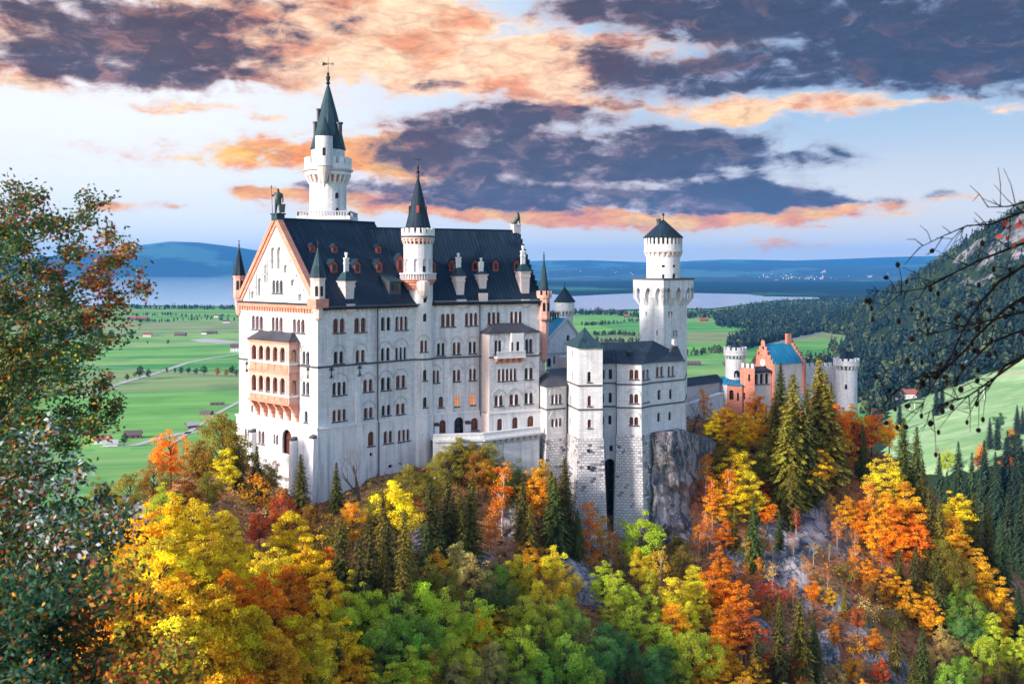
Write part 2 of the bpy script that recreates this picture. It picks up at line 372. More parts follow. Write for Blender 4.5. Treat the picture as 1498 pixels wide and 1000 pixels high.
roofmat('copper', (.014, .040, .054), (.025, .062, .076), .55, .6)
simple('trim_dark', (.075, .075, .085), .7)
simple('frame_dark', (.05, .045, .045), .5)
simple('frame_red', (.30, .10, .06), .5)
simple('dormer_red', (.30, .05, .03), .55)
simple('pane_dark', (.012, .014, .020), .12, var=.3)
simple('pane_red', (.12, .028, .018), .3, var=.4, scale=1.4)
simple('pane_lit', (.30, .10, .04), .3, var=.2, emit=((1., .32, .09), .42))
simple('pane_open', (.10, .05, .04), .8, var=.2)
simple('pane_blind', (.62, .60, .60), .85, var=.05)
simple('bronze', (.03, .055, .05), .45, .4, scale=3)
simple('iron', (.03, .03, .033), .5, .5)
simple('pipe', (.07, .07, .08), .5)
simple('wood_red', (.33, .08, .05), .55)
simple('gold', (.40, .32, .18), .4, .5)
def rockmat(name, dark=1.):
    t = mat(name); pos = t.new('ShaderNodeNewGeometry').outputs['Position']
    st = t.v('MULTIPLY', pos, (1, 1, .35))
    a = t.noise(st, .35, 8, .65, .4); b = t.noise(pos, 1.6, 6, .65)
    c = t.mix(t.ss(a, .39, .60), tuple(q*dark for q in (.07, .09, .11)), tuple(q*dark for q in (.58, .50, .49)))
    c = t.mix(t.ss(b, .54, .74), c, tuple(q*dark for q in (.92, .84, .82)))
    vo = t.new('ShaderNodeTexVoronoi', feature='DISTANCE_TO_EDGE'); t.put(vo.inputs['Vector'], t.v('ADD', t.v('MULTIPLY', pos, (.55, .55, .22)), t.v('SCALE', t.noise(pos, .35, 6, out=1), scale=1.6))); t.put(vo.inputs['Scale'], 1.)
    crack = t.m('MAXIMUM', t.ss(vo.outputs['Distance'], .0, .07), t.ss(t.noise(pos, .45, 4), .44, .56)); c = t.mix(t.m('MULTIPLY', t.m('SUBTRACT', 1., crack), .6), c, tuple(q*dark for q in (.045, .045, .055)))
    c = t.mix(t.m('MULTIPLY', t.ss(t.noise(pos, .22, 4), .55, .7), .55), c, (.20, .11, .06))
    t.put(t.bs.inputs['Base Color'], c); t.put(t.bs.inputs['Roughness'], .9)
    bp = t.new('ShaderNodeBump'); bp.inputs['Strength'].default_value = 1.; bp.inputs['Distance'].default_value = .5
    t.put(bp.inputs['Height'], t.m('ADD', t.m('ADD', a, t.m('MULTIPLY', b, .6)), t.m('MULTIPLY', crack, .5))); t.l.new(bp.outputs[0], t.bs.inputs['Normal'])
    return t
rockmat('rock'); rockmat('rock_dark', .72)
def hillmat():                                     # leaf litter with bare rock where the mesh is marked as rock
    t = rockmat('hillside'); rockc = t.bs.inputs['Base Color'].links[0].from_socket
    pos = t.new('ShaderNodeNewGeometry').outputs['Position']
    a = t.new('ShaderNodeAttribute', attribute_name='rock').outputs['Fac']
    n = t.noise(pos, .5, 7, .65)
    lit = t.mix(t.ss(t.noise(pos, .12, 4), .4, .62), (.30, .18, .06), (.56, .22, .10))
    lit = t.mix(t.ss(n, .5, .7), lit, (.62, .30, .16)); lit = t.mix(t.ss(t.noise(pos, .9, 5), .52, .66), lit, (.045, .05, .02))
    t.put(t.bs.inputs['Base Color'], t.mix(t.ss(t.m('ADD', a, t.m('MULTIPLY', t.m('SUBTRACT', n, .5), 2.2)), .42, .58), lit, rockc))
hillmat()
def valleymat():
    t = mat('valley'); pos = t.new('ShaderNodeNewGeometry').outputs['Position']
    x, y, z = t.sep(pos)
    rot = t.xyz(t.m('ADD', t.m('MULTIPLY', x, .97), t.m('MULTIPLY', y, .17)), t.m('SUBTRACT', t.m('MULTIPLY', y, .97), t.m('MULTIPLY', x, .22)), 0.)
    vo = t.new('ShaderNodeTexVoronoi', distance='MANHATTAN'); t.put(vo.inputs['Vector'], t.v('MULTIPLY', rot, (.0016, .0052, 0))); t.put(vo.inputs['Scale'], 1.); t.put(vo.inputs['Randomness'], .9)
    q = t.sep(vo.outputs['Color'])
    g = t.mix(q[0], (.075, .30, .06), (.22, .47, .09)); g = t.mix(t.ss(q[1], .58, .9), g, (.30, .47, .13))
    g = t.mix(t.ss(q[2], .86, .93), g, (.30, .30, .14))
    st = t.noise(t.v('MULTIPLY', rot, (.0009, .034, 0)), 1., 6, .62); g = t.mix(t.m('MULTIPLY', t.ss(st, .44, .62), .75), g, (.26, .48, .15)); g = t.mix(t.m('MULTIPLY', t.ss(t.noise(t.v('MULTIPLY', rot, (.0012, .011, 0)), 1., 4), .52, .66), .5), g, (.05, .24, .07))
    g = t.mix(t.m('MULTIPLY', t.ss(t.noise(pos, .012, 6), .48, .7), .4), g, (.03, .17, .05)); g = t.v('SCALE', g, scale=t.m('ADD', .72, t.m('MULTIPLY', t.noise(t.v('MULTIPLY', rot, (.012, .09, 0)), 1., 8, .7), .56)))
    far = t.ss(y, 3750., 4300.)                   # beyond the lake: rolling woods with pasture between, haze blue put into their colour
    wd = t.noise(t.v('MULTIPLY', pos, (.0004, .00022, 0)), 1., 7, .62)
    fw = t.mix(t.ss(wd, .54, .60), (.004, .026, .036), (.055, .17, .10))
    t.put(t.bs.inputs['Base Color'], t.mix(far, g, fw)); t.put(t.bs.inputs['Roughness'], .95); t.put(t.bs.inputs['Specular IOR Level'], .1)
valleymat()
def slopemat():
    t = mat('slope'); pos = t.new('ShaderNodeNewGeometry').outputs['Position']
    a = t.new('ShaderNodeAttribute', attribute_name='meadow').outputs['Fac']; rk = t.new('ShaderNodeAttribute', attribute_name='rock').outputs['Fac']
    n = t.noise(pos, .02, 6, .6)
    g = t.mix(t.ss(n, .38, .62), (.26, .44, .17), (.42, .58, .27)); g = t.mix(t.ss(t.noise(t.v('MULTIPLY', pos, (.3, 1.5, 1)), .018, 6, .6), .56, .72), g, (.56, .46, .36)); g = t.v('SCALE', g, scale=t.m('ADD', .75, t.m('MULTIPLY', t.noise(pos, .12, 8, .7), .5)))
    g = t.mix(t.m('MULTIPLY', t.ss(t.noise(pos, .09, 4), .5, .7), .4), g, (.20, .34, .13))
    w = t.mix(n, (.015, .03, .015), (.03, .05, .02)); r = t.mix(t.ss(t.noise(pos, .03, 7, .7), .42, .62), (.05, .06, .06), (.30, .28, .29))
    c = t.mix(t.ss(t.m('ADD', rk, t.m('MULTIPLY', t.m('SUBTRACT', n, .5), 1.2)), .4, .6), w, r)
    t.put(t.bs.inputs['Base Color'], t.mix(t.ss(a, .4, .6), c, g)); t.put(t.bs.inputs['Roughness'], .95); t.put(t.bs.inputs['Specular IOR Level'], .1)
slopemat()
def farhill():
    t = mat('far_hill'); pos = t.new('ShaderNodeNewGeometry').outputs['Position']
    wd = t.noise(t.v('MULTIPLY', pos, (.0006, .0006, .002)), 1., 7, .65)
    c = t.mix(t.ss(wd, .50, .56), (.004, .022, .034), (.05, .13, .10)); t.put(t.bs.inputs['Base Color'], c); t.put(t.bs.inputs['Roughness'], .95)  # blue of the haze is put into the hill colour
farhill()
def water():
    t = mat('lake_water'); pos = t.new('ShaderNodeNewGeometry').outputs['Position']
    t.put(t.bs.inputs['Base Color'], (.34, .50, .62)); t.put(t.bs.inputs['Roughness'], .12); t.put(t.bs.inputs['IOR'], 1.33)  # brightness of the reflected sky is put into the pale base colour
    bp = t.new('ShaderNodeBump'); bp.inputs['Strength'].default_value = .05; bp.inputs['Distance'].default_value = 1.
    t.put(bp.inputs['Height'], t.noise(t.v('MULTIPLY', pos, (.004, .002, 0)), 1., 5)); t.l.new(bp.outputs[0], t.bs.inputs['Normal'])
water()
simple('gravel_road', (.50, .47, .44), .9)
simple('bark', (.10, .075, .055), .9, var=.35, scale=2.)
simple('bark_pale', (.42, .33, .29), .9, var=.3, scale=2.)
simple('bark_black', (.006, .005, .005), .9, var=.3, scale=8., spec=.03)
simple('house_white', (.80, .77, .74), .8); simple('house_red', (.30, .09, .065), .8); simple('house_brown', (.13, .085, .08), .8); simple('barn_wood', (.14, .10, .09), .9)
simple('husk', (.007, .005, .005), .9, spec=.03)
def leafmat(name, sat=1., trans=.42, bright=1., objcol=True, spread=.55, hue=.055):
    """foliage: the object's own colour, varied leaf by leaf and from bough to bough"""
    t = mat(name); g = t.new('ShaderNodeNewGeometry'); r = g.outputs['Random Per Island']
    if objcol:
        base = t.new('ShaderNodeObjectInfo').outputs['Color']; tcn = t.new('ShaderNodeTexCoord').outputs['Object']
    else:
        base = t.new('ShaderNodeAttribute', attribute_name='tint').outputs['Color']; tcn = g.outputs['Position']
    n = t.noise(tcn, .42, 3, .6) if objcol else t.noise(tcn, .9, 3)
    hs = t.new('ShaderNodeHueSaturation')
    t.put(hs.inputs['Hue'], t.m('ADD', .5, t.m('ADD', t.m('MULTIPLY', t.m('SUBTRACT', r, .5), hue), t.m('MULTIPLY', t.m('SUBTRACT', n, .5), hue*2.6))))
    t.put(hs.inputs['Saturation'], sat)
    t.put(hs.inputs['Value'], t.m('MULTIPLY', bright, t.m('ADD', 1-spread, t.m('MULTIPLY', t.m('ADD', t.m('MULTIPLY', r, .55), t.m('MULTIPLY', t.ss(n, .3, .7), .45)), spread*2))))
    t.put(hs.inputs['Color'], base)
    t.put(t.bs.inputs['Base Color'], hs.outputs[0]); t.put(t.bs.inputs['Roughness'], .65); t.put(t.bs.inputs['Specular IOR Level'], .25)
    tr = t.new('ShaderNodeBsdfTranslucent'); t.put(tr.inputs[0], hs.outputs[0])
    mx = t.new('ShaderNodeMixShader'); mx.inputs[0].default_value = trans; t.l.new(t.bs.outputs[0], mx.inputs[1]); t.l.new(tr.outputs[0], mx.inputs[2])
    t.l.new(mx.outputs[0], t.n['Material Output'].inputs[0])
leafmat('leaf'); leafmat('needle', trans=.12, spread=.45, hue=.03); leafmat('leaf_near', objcol=False, spread=.45, hue=.05); leafmat('wood_far', objcol=False, trans=.1, spread=.4, hue=.03)
# ---------------------------------------------------------------- the land
class RBF:
    def __init__(s, pts, lam=.5):
        p = np.array(pts, float); s.c = p[:, :2]; z = p[:, 2]; n = len(p)
        A = np.hypot(s.c[:, None, 0]-s.c[None, :, 0], s.c[:, None, 1]-s.c[None, :, 1])
        M = np.zeros((n+3, n+3)); M[:n, :n] = -A+np.eye(n)*lam; M[:n, n] = 1; M[:n, n+1:] = s.c; M[n, :n] = 1; M[n+1:, :n] = s.c.T
        s.w = np.linalg.solve(M, np.concatenate([z, [0, 0, 0]]))
    def __call__(s, x, y):
        x = np.asarray(x, float); y = np.asarray(y, float); sh = x.shape; x = x.ravel(); y = y.ravel(); o = np.empty(len(x))
        for i in range(0, len(x), 20000):
            a = x[i:i+20000]; b = y[i:i+20000]
            o[i:i+20000] = -np.hypot(a[:, None]-s.c[None, :, 0], b[:, None]-s.c[None, :, 1])@s.w[:-3]+s.w[-3]+a*s.w[-2]+b*s.w[-1]
        return o.reshape(sh)
def bump2(x, y, sc, seed, oct=4):
    r = np.random.RandomState(seed); o = np.zeros_like(np.asarray(x, float)); amp = 1.
    for k in range(oct):
        for j in range(3):
            a = r.uniform(0, 6.28); f = 6.28/sc*(2**k)*r.uniform(.7, 1.3); o = o+amp/3*np.sin((x*math.cos(a)+y*math.sin(a))*f+r.uniform(0, 6.28))
        amp *= .5
    return o
def wp(px, py, d): p = P(px, py, d); return (p.x, p.y, p.z)
hill_ctl = [wp(*a) for a in [
  (300,684,182),(345,672,187),(400,706,178),(470,738,169),(540,718,175),(615,700,181),(690,676,186),(725,700,185),(790,735,187),(850,800,183),(930,825,185),(975,815,190),(1025,705,206),
  (1060,612,232),(1110,622,238),(1180,622,240),(1250,664,238),(1300,668,233),(1340,690,228),(1400,770,222),(1470,860,215),(1560,960,210),
  (1080,700,216),(1150,735,213),(1250,775,210),(1350,840,204),(1450,930,200),(1050,810,192),(1150,860,186),(1250,905,184),(1350,975,184),
  (900,905,166),(1000,920,168),(800,885,162),(700,845,161),(600,835,156),(500,825,146),(400,795,147),(300,765,150),(230,745,152),(170,740,158),(90,760,150),
  (150,1000,95),(300,1010,100),(450,1030,110),(600,1045,118),(750,1065,126),(900,1085,133),(1050,1090,142),(1200,1095,152),(1350,1110,160),(1500,1130,166)]]
hill_ctl += [(-30,195,H-33.5),(-8,205,H-33),(10,212,H-33),(30,218,H-31),(48,228,H-31),(-45,190,H-34),(-25,218,H-36),
  (0,70,H-95),(60,92,H-108),(120,120,H-112),(-55,60,H-58),(-28,48,H-60),(-20,30,H-45),(20,30,H-80),(-9,12,H-9),(-20,6,H-5),(0,0,H-5),(6,6,H-8),(14,5,H-6),(-24,18,H-20),(-40,20,H-34),(-60,0,H-40),(60,0,H-40),(40,30,H-80),
  (-120,255,10),(-60,300,12),(0,320,10),(80,330,10),(150,330,8),(205,300,6),(-75,212,H-62),(-95,190,H-70),(-110,150,H-60),(-100,100,H-62),(-130,60,H-75),
  (180,250,H-104),(230,230,H-118),(230,150,5),(180,130,10),(260,300,-4),(260,80,10),
  (-250,480,-12),(-100,480,-12),(50,480,-12),(200,480,-12),(300,480,-12),(-250,300,-12),(-250,150,-6),(-250,0,-6),(300,300,-12),(300,150,-10),(300,0,-8),(-180,200,8),(-200,80,20),(-20,-60,H-45),(-250,-60,10),(300,-60,20),(100,-60,H-60)]
hillf = RBF(hill_ctl, 1.)
def hill_z(x, y):
    x = np.asarray(x, float); y = np.asarray(y, float)
    return hillf(x, y)+bump2(x, y, 34, 3, 4)*1.3*np.clip((y-30)/60, 0, 1)
class Grid:                                        # fast look-up of the hill's height
    def __init__(s, f, x0, x1, y0, y1, st):
        s.x0, s.y0, s.st = x0, y0, st; s.xs = np.arange(x0, x1+st, st); s.ys = np.arange(y0, y1+st, st)
        s.X, s.Y = np.meshgrid(s.xs, s.ys); s.Z = f(s.X, s.Y)
    def __call__(s, x, y):
        i = min(max((x-s.x0)/s.st, 0), len(s.xs)-1.001); j = min(max((y-s.y0)/s.st, 0), len(s.ys)-1.001)
        a, b = int(i), int(j); u, v = i-a, j-b
        return float(s.Z[b, a]*(1-u)*(1-v)+s.Z[b, a+1]*u*(1-v)+s.Z[b+1, a]*(1-u)*v+s.Z[b+1, a+1]*u*v)
hg = Grid(hill_z, -250, 300, -60, 480, 2.5)
def grid_obj(name, X, Y, Z, m, attrs={}, smooth=True):
    ny, nx = X.shape; V = np.stack([X, Y, Z], 2).reshape(-1, 3)
    i = np.arange((ny-1)*nx).reshape(ny-1, nx)[:, :-1].ravel()
    o = mesh_obj(name, V, np.stack([i, i+1, i+nx+1, i+nx], 1).tolist(), m, smooth=smooth, uv=False)
    for k, a in attrs.items():
        at = o.data.attributes.new(k, 'FLOAT', 'POINT'); at.data.foreach_set('value', np.asarray(a, float).ravel())
    return tag(o, kind='structure')
def hit(px, py, f=None, d0=30, d1=460, drop=0.):
    f = f or hg; d = d0
    while d < d1:
        p = P(px, py, d)
        if p.z-drop <= f(p.x, p.y): return p
        d += 1.
    return None
# where bare rock shows through the litter
rocks = [(1150,785,6.5),(1190,765,7.5),(1215,770,5.5),(1145,835,5),(1065,805,4.5),(990,765,4),(855,850,4.5),(880,890,3.5),(840,820,3),(1170,880,2.5),(1225,890,3),(1300,890,2.5),(1285,960,4.5),(1320,985,3.5),(1210,950,3),(1290,850,2.5),(1110,920,3),(1245,925,2.5),(330,735,2.5),(745,760,3),(620,800,3),(690,815,3)]
rk = np.zeros_like(hg.Z)
for (px, py, r) in rocks:
    p = hit(px, py)
    if p: rk = np.maximum(rk, np.clip(1.35-np.hypot(hg.X-p.x, (hg.Y-p.y)*.8)/r, 0, 1))
gy, gx = np.gradient(hg.Z, hg.st); steep = np.clip((np.hypot(gx, gy)-1.7)*.5, 0, .22)*(hg.Y > 90)
crag = bump2(hg.X, hg.Y, 9, 5, 4)*2.0*np.clip(rk*1.2, 0, 1)
grid_obj('hillside', hg.X, hg.Y, hg.Z+crag, MAT['hillside'], {'rock': np.clip(rk+steep, 0, 1)})

# the valley floor, one sheet out to the horizon
xs = np.concatenate([-np.geomspace(60000, 400, 30), np.linspace(-300, 300, 9), np.geomspace(400, 60000, 30)])
ys = np.concatenate([[-3000, 0, 200], np.linspace(400, 4000, 40), np.geomspace(4300, 70000, 60)])
X, Y = np.meshgrid(xs, ys); far = np.clip((Y-14500)/6000, 0, 1)
Z = np.zeros_like(X)+far*(18+bump2(X, Y, 9000, 8, 4)*26)
grid_obj('valley_ground', X, Y, Z, MAT['valley'])
def ground_poly(name, pts, m, z, kind='structure'):
    mb = MB(); mb.poly([(*plan_z(px, py, z), z) for px, py in pts]); return tag(mb.build(name, m), kind=kind)
def plan_z(px, py, z=0.): d = (H-z)*F/(py-HZ); return plan(px, d)
lake_px = [(-420,450),(-100,449),(60,447),(180,446),(260,447),(345,448),(480,452),(640,455),(830,455),(905,453),(960,451),(1040,451),(1085,446),(1130,440),(1200,437.0),(1196,434.6),(1120,433.5),(1090,430),(1010,428.5),(960,427.5),(880,431),(840,433),(790,428),(700,416),(560,409),(440,405),(345,404),(300,405.5),(255,404.5),(180,404.5),(100,405),(-60,405.5),(-420,406)]
def finepoly(px, n=4, j=0.):
    o = []; r = random.Random(4)
    for i, (a, b) in enumerate(px):
        c, d = px[(i+1) % len(px)]
        for k in range(n): t = k/n; o.append((a+(c-a)*t, b+(d-b)*t+(r.uniform(-j, j) if k else 0)))
    return o
def tri_poly(name, pts, m, kind='structure'):
    co = [Vector(p[:2]) for p in pts]; n = len(co)
    v, e, f, *_ = geometry.delaunay_2d_cdt(co, [(i, (i+1) % n) for i in range(n)], [], 0, 1e-3)
    P2 = [tuple(c) for c in co]; z = pts[0][2]
    fs = [g for g in f if inside((sum(v[i][0] for i in g)/3, sum(v[i][1] for i in g)/3), P2)]
    fs = [list(g) if (v[g[1]]-v[g[0]]).cross(v[g[2]]-v[g[0]]) > 0 else list(g)[::-1] for g in fs]
    return tag(mesh_obj(name, [(p[0], p[1], z) for p in v], fs, m, uv=False), kind=kind)
# far shore parts lie under the rising ground: keep the water a little proud of the plain
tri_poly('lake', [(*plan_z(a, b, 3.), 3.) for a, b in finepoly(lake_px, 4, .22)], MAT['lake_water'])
def road(name, px, w, m='gravel_road', z=.25):
    q = [Vector((*plan_z(a, b, z), z)) for a, b in px]; mb = MB()
    L = []; Rr = []
    for i, p in enumerate(q):
        t = (q[min(i+1, len(q)-1)]-q[max(i-1, 0)]).normalized(); s = Vector((-t.y, t.x, 0))*w/2; L.append(p+s); Rr.append(p-s)
    for i in range(len(q)-1): mb.poly([Rr[i], Rr[i+1], L[i+1], L[i]])
    return tag(mb.build(name, MAT[m]), kind='structure')
road('field_road', [(120,580),(150,569),(190,556),(237,543),(275,530),(310,523),(352,517),(420,510)], 8)
road('field_road', [(237,543),(290,545),(352,548),(430,551)], 4)
road('field_path', [(80,533),(140,536),(195,539),(237,543)], 3)
road('field_road', [(250,650),(290,622),(318,604),(352,586),(400,562)], 4.5)
road('field_path', [(308,611),(335,616),(352,620)], 3)
road('field_road', [(110,508),(180,507),(260,503),(352,498),(440,494)], 7)
road('village_road', [(150,652),(200,650),(235,640),(262,634),(300,630)], 8)
road('valley_road', [(1128,503),(1180,490),(1220,482),(1262,477)], 14)
# bare earth strip by the far road
ground_poly('ploughed_field', [(278,497),(300,495),(338,498),(352,500.5),(320,502),(292,500)], MAT['gravel_road'], .12)

# hills on the far shore
def far_ridge(name, prof, d, depth, seed, rough=14.):
    """a long hill whose skyline runs through prof = [(px, py)...] at distance d"""
    pxs = np.arange(prof[0][0], prof[-1][0]+1, 6.); pys = np.interp(pxs, [p[0] for p in prof], [p[1] for p in prof])
    T = np.linspace(-1, 1, 17)
    X = np.empty((len(T), len(pxs))); Y = X.copy(); Z = X.copy()
    for j, tt in enumerate(T):
        dd = d+tt*depth; zt = H-(pys-HZ)/F*d
        X[j] = (pxs-CX)/F*d*(1+.15*tt*depth/d); Y[j] = dd
        sh = np.cos(tt*math.pi/2)**1.3; Z[j] = -30+(zt+30)*sh+bump2(X[j], Y[j], depth*.8, seed, 4)*rough*math.sin(math.pi*min(1, abs(tt)*1.0))*.8
    return grid_obj(name, X, Y, Z, MAT['far_hill'])
far_ridge('far_hills', [(-200,380),(60,378),(170,366),(195,360),(222,356.5),(250,353),(290,354.5),(320,358),(350,362),(420,374),(520,382),(700,386)], 17500, 2900, 4, 30)
far_ridge('far_hills', [(500,388),(700,384),(800,381),(860,380.5),(930,383),(960,384),(1010,381.5),(1060,379.5),(1110,380),(1160,381),(1210,379.5),(1250,378),(1300,376),(1360,374.5),(1500,373),(1700,374)], 20500, 2900, 6, 20)
far_ridge('far_hills', [(380,398),(560,394),(640,396),(780,392),(850,391.5),(940,393),(985,389),(1040,386.5),(1100,389),(1180,388),(1240,391),(1300,388.5),(1380,386),(1500,386),(1700,388)], 16500, 2900, 9, 26)
far_ridge('lake_shore_woods', [(-200,397),(120,396),(200,394.5),(265,396),(330,394),(380,396),(460,398)], 15600, 900, 12, 8)
far_ridge('lake_shore_woods', [(640,412),(780,407),(840,405),(900,406),(960,404),(1040,406),(1100,405),(1180,404),(1280,406),(1400,404),(1600,406)], 11500, 2600, 14, 14)

# the mountainside at the right and the meadow at its foot
slope_ctl = [wp(*a) for a in [(1498,300,1600),(1470,316,1750),(1440,330,1900),(1425,352,2150),(1412,388,2500),(1385,428,3100),(1345,452,3500),
  (1498,450,1250),(1498,520,1060),(1400,520,1200),(1400,450,1500),(1320,520,1260),(1260,540,1300),(1300,505,1500),(1350,475,1800),(1415,405,1800),(1440,380,1700),
  (1498,545,1000),(1420,570,980),(1340,592,930),(1320,615,830),(1400,620,760),(1498,590,760),(1498,640,560),(1400,668,520),(1320,655,640),(1280,660,700),(1450,700,450),(1498,720,430),(1420,780,400),(1498,820,380),(1560,780,390),(1620,640,560),(1620,540,1000),
  (1600,290,1600),(1750,260,1600),(1900,300,1500)]]
slope_ctl += [(350,1400,0),(410,1411,0),(651,1987,0),(1230,3091,0),(1000,2500,0),(1900,4868,0),(300,1420,-14),(540,2040,-14),(1000,3150,-16),(1700,4950,-20),(250,1150,-12),(235,900,-12),(200,700,-12),(170,560,-12),(170,420,-12),(170,300,-14),(300,300,-12),(420,330,40),(650,420,120),
  (1000,1900,250),(1300,2500,260),(1800,3400,240),(2500,4500,180),(2600,6000,-20),(2600,2000,380),(1600,1500,330),(1200,800,230),(800,300,160),(2600,300,300),(230,250,-16),(1900,5600,-25)]
slopef = RBF(slope_ctl, 5.)
def slope_z(x, y): return slopef(x, y)+bump2(x, y, 260, 21, 5)*5.0*np.clip((np.asarray(y)-900)/900, .12, 1)
sg = Grid(slope_z, 150, 2650, 250, 6000, 25)
mead_px = [(1290,640),(1300,930),(1345,975),(1400,1010),(1498,1055),(1700,1090),(1700,560),(1560,520),(1498,505),(1440,490),(1390,500),(1330,560)]
mead = [plan(a, d) for a, d in mead_px]
def in_mead(x, y): return inside((x, y), mead)
ysl = np.concatenate([np.linspace(250, 1400, 90), np.geomspace(1415, 6000, 70)]); X, Y = np.meshgrid(np.linspace(150, 2650, 170)**1.0, ysl)
X = 150+2500*((X-150)/2500)**1.5
Z = slope_z(X, Y)
ma = np.array([[1. if in_mead(x, y) else 0. for x, y in zip(a, b)] for a, b in zip(X, Y)])
PXa, PYa = CX+F*X/Y, HZ+F*(H-Z)/Y
rka = np.zeros_like(X); RK2 = []
for (cx, cy, rx, ry) in [(1475,340,26,15),(1450,375,16,12),(1425,362,14,8),(1490,318,14,9),(1412,415,12,9),(1395,378,9,10),(1440,410,10,8),(1488,372,12,8)]:
    q = hit(cx, cy, sg, 1000, 4000)
    if q: RK2.append((q.x, q.y, rx/F*q.y*1.4)); rka = np.maximum(rka, np.clip(1.3-np.hypot(X-q.x, (Y-q.y)*.7)/(rx/F*q.y*1.4), 0, 1))
grid_obj('mountainside', X, Y, Z, MAT['slope'], {'meadow': ma, 'rock': rka})
# ---------------------------------------------------------------- the castle
def V2(a): return Vector((a[0], a[1]))
def Zp(py, d): return H-(py-HZ)/F*d
def finial(parent, c, z, h, r=.22, name='finial'):
    mb = MB(); mb.lathe(c, [(r*1.3, z-.25), (r*.5, z+h*.12), (r*1.25, z+h*.22), (r*.45, z+h*.32), (r*.9, z+h*.45), (r*.3, z+h*.55), (.06, z+h*.8), (.04, z+h)], 8)
    f = MB(); fx = .28*h/2; mb.tube([(c[0]-fx, c[1], z+h*.84), (c[0]+fx, c[1], z+h*.84)], .05, 4)
    return mb.build(name, MAT['iron'], parent)
def cone(parent, c, r, z0, z1, m='roof_slate', n=16, flare=.0, name='spire', rot=0., tip=.08):
    mb = MB(); h = z1-z0
    mb.lathe(c, [(r*.96, z0-.12), (r, z0), (r*(1-.16), z0+h*(.13 if flare else .16))]+[(r*(1-q)+tip*q, z0+h*q) for q in (.4, .7, 1.)], n, rot)
    return mb.build(name, MAT[m], parent)
def merlons(parent, c, r, z0, z1, n, m='stone_white', w=None, th=.45, name='battlement'):
    mb = MB(); zm = z0+(z1-z0)*.42
    mb.lathe(c, [(r-th, z0), (r, z0), (r, zm), (r-th, zm)], max(24, n*2))
    mb.ring_boxes(c, r-th, n, w or 2*math.pi*r/n*.58, th, zm, z1); return mb.build(name, MAT[m], parent)
def corbels(parent, c, r0, r1, z0, z1, n, m='stone_white', name='corbel_table', cap=.35):
    mb = MB(); mb.ring_boxes(c, r0-.1, n, 2*math.pi*r0/n*.42, r1-r0+.1, z0, z1-cap, taper=(r1-r0)*.85)
    mb.lathe(c, [(r0, z1-cap-.05), (r1-.12, z1-cap), (r1, z1-cap+.1), (r1, z1), (r0, z1)], 36); return mb.build(name, MAT[m], parent)
def lombard(mb, fr, s0, s1, z, h=.75, n0=0., pitch=.85, w=.42, dp=.28):
    k = max(2, int((s1-s0)/pitch)); st = (s1-s0)/k
    for i in range(k): mb.box(fr, s0+st*(i+.5)-w/2, s0+st*(i+.5)+w/2, z-h, z, n0-.05, n0+dp)
def band(name, parent, fr, s0, s1, z0, z1, n1, m, n0=-.1):
    mb = MB(); mb.box(fr, s0, s1, z0, z1, n0, n1); return mb.build(name, MAT[m], parent)
def walls(parent, fr, poly, wins, m='stone_white', n0=0., name='wall', depth=.42):
    holes = []
    for w in wins:
        k = dict(w[4]) if len(w) > 4 else {}
        holes += window(fr, parent, w[0], w[1], w[2], w[3], n0=n0, depth=k.pop('depth', depth), **k)
    mb = MB(); wallface(mb, fr, poly, holes, depth, n0); return mb.build(name, MAT[m], parent)
def rect(s0, s1, z0, z1): return [(s0, z0), (s1, z0), (s1, z1), (s0, z1)]
def ray_plane(px, py, o, n):
    d = P(px, py, 1.)-Vector((0, 0, H)); t = (Vector(o)-Vector((0, 0, H))).dot(n)/d.dot(n); return Vector((0, 0, H))+d*t

P0 = V2(plan(465, 170)); u = Vector((math.sin(R(44)), math.cos(R(44)))); v = Vector((-u.y, u.x))
GW = 24.5; WL = 22.7; PL = P0+v*GW; P1 = P0+u*WL; u2 = Vector((math.sin(R(63)), math.cos(R(63)))); v2 = Vector((-u2.y, u2.x)); EL = 25.6; P2 = P1+u2*EL
fg, fw, fe = fr2(PL, P0), fr2(P0, P1), fr2(P1, P2)
zB, zL, zS, zE, zR, zE2, zR2 = H-50, H-26.8, H-16.5, H-6.1, H+8.6, H-5.8, H+7.5
palace = thing('castle_palace', 'long white five storey castle hall with red dormers and a terracotta loggia on its gable', 'castle', (P0.x, P0.y, H-37), None)
W = dict
h2 = W(n=2, hood=True); h2r = W(n=2, hood=True, mat='red'); t3 = W(n=3, mat='red'); p2 = W(n=2, sill=False, gap=.8)
# gable end
gw = [(399,413,410,428,W(n=3)),(369,384,462,481,t3),(398,413,464,483,t3),(429,445,467,486,t3),(443,452,514,532,h2),(443,452,558,577,h2),(367.3,370.2,592,603,W(sill=False)),(446,449.5,601,617,W()),
  (396,402,361,393,W(mat='blind',sill=False,depth=.5,name='blind_arch')),(405,411,361,393,W(mat='blind',sill=False,depth=.5,name='blind_arch')),(386.5,391.5,386,413,W(mat='blind',sill=False,depth=.5,name='blind_arch')),(414.5,420.5,387,399,W(mat='blind',sill=False,depth=.5,name='blind_arch')),
  (377,382,406,432,W(mat='blind',sill=False,depth=.5,name='blind_arch')),(425,431,408,418,W(mat='blind',sill=False,depth=.5,name='blind_arch')),(367,371.5,425,436,W(mat='blind',sill=False,depth=.5,name='blind_arch')),(436,441,429,440,W(mat='blind',sill=False,depth=.5,name='blind_arch'))]
def splitw(ws, fr, zcut): return ws
walls(palace, fg, [(0, zL), (GW, zL), (GW, zE), (GW/2, zR), (0, zE)], gw, name='gable_wall')
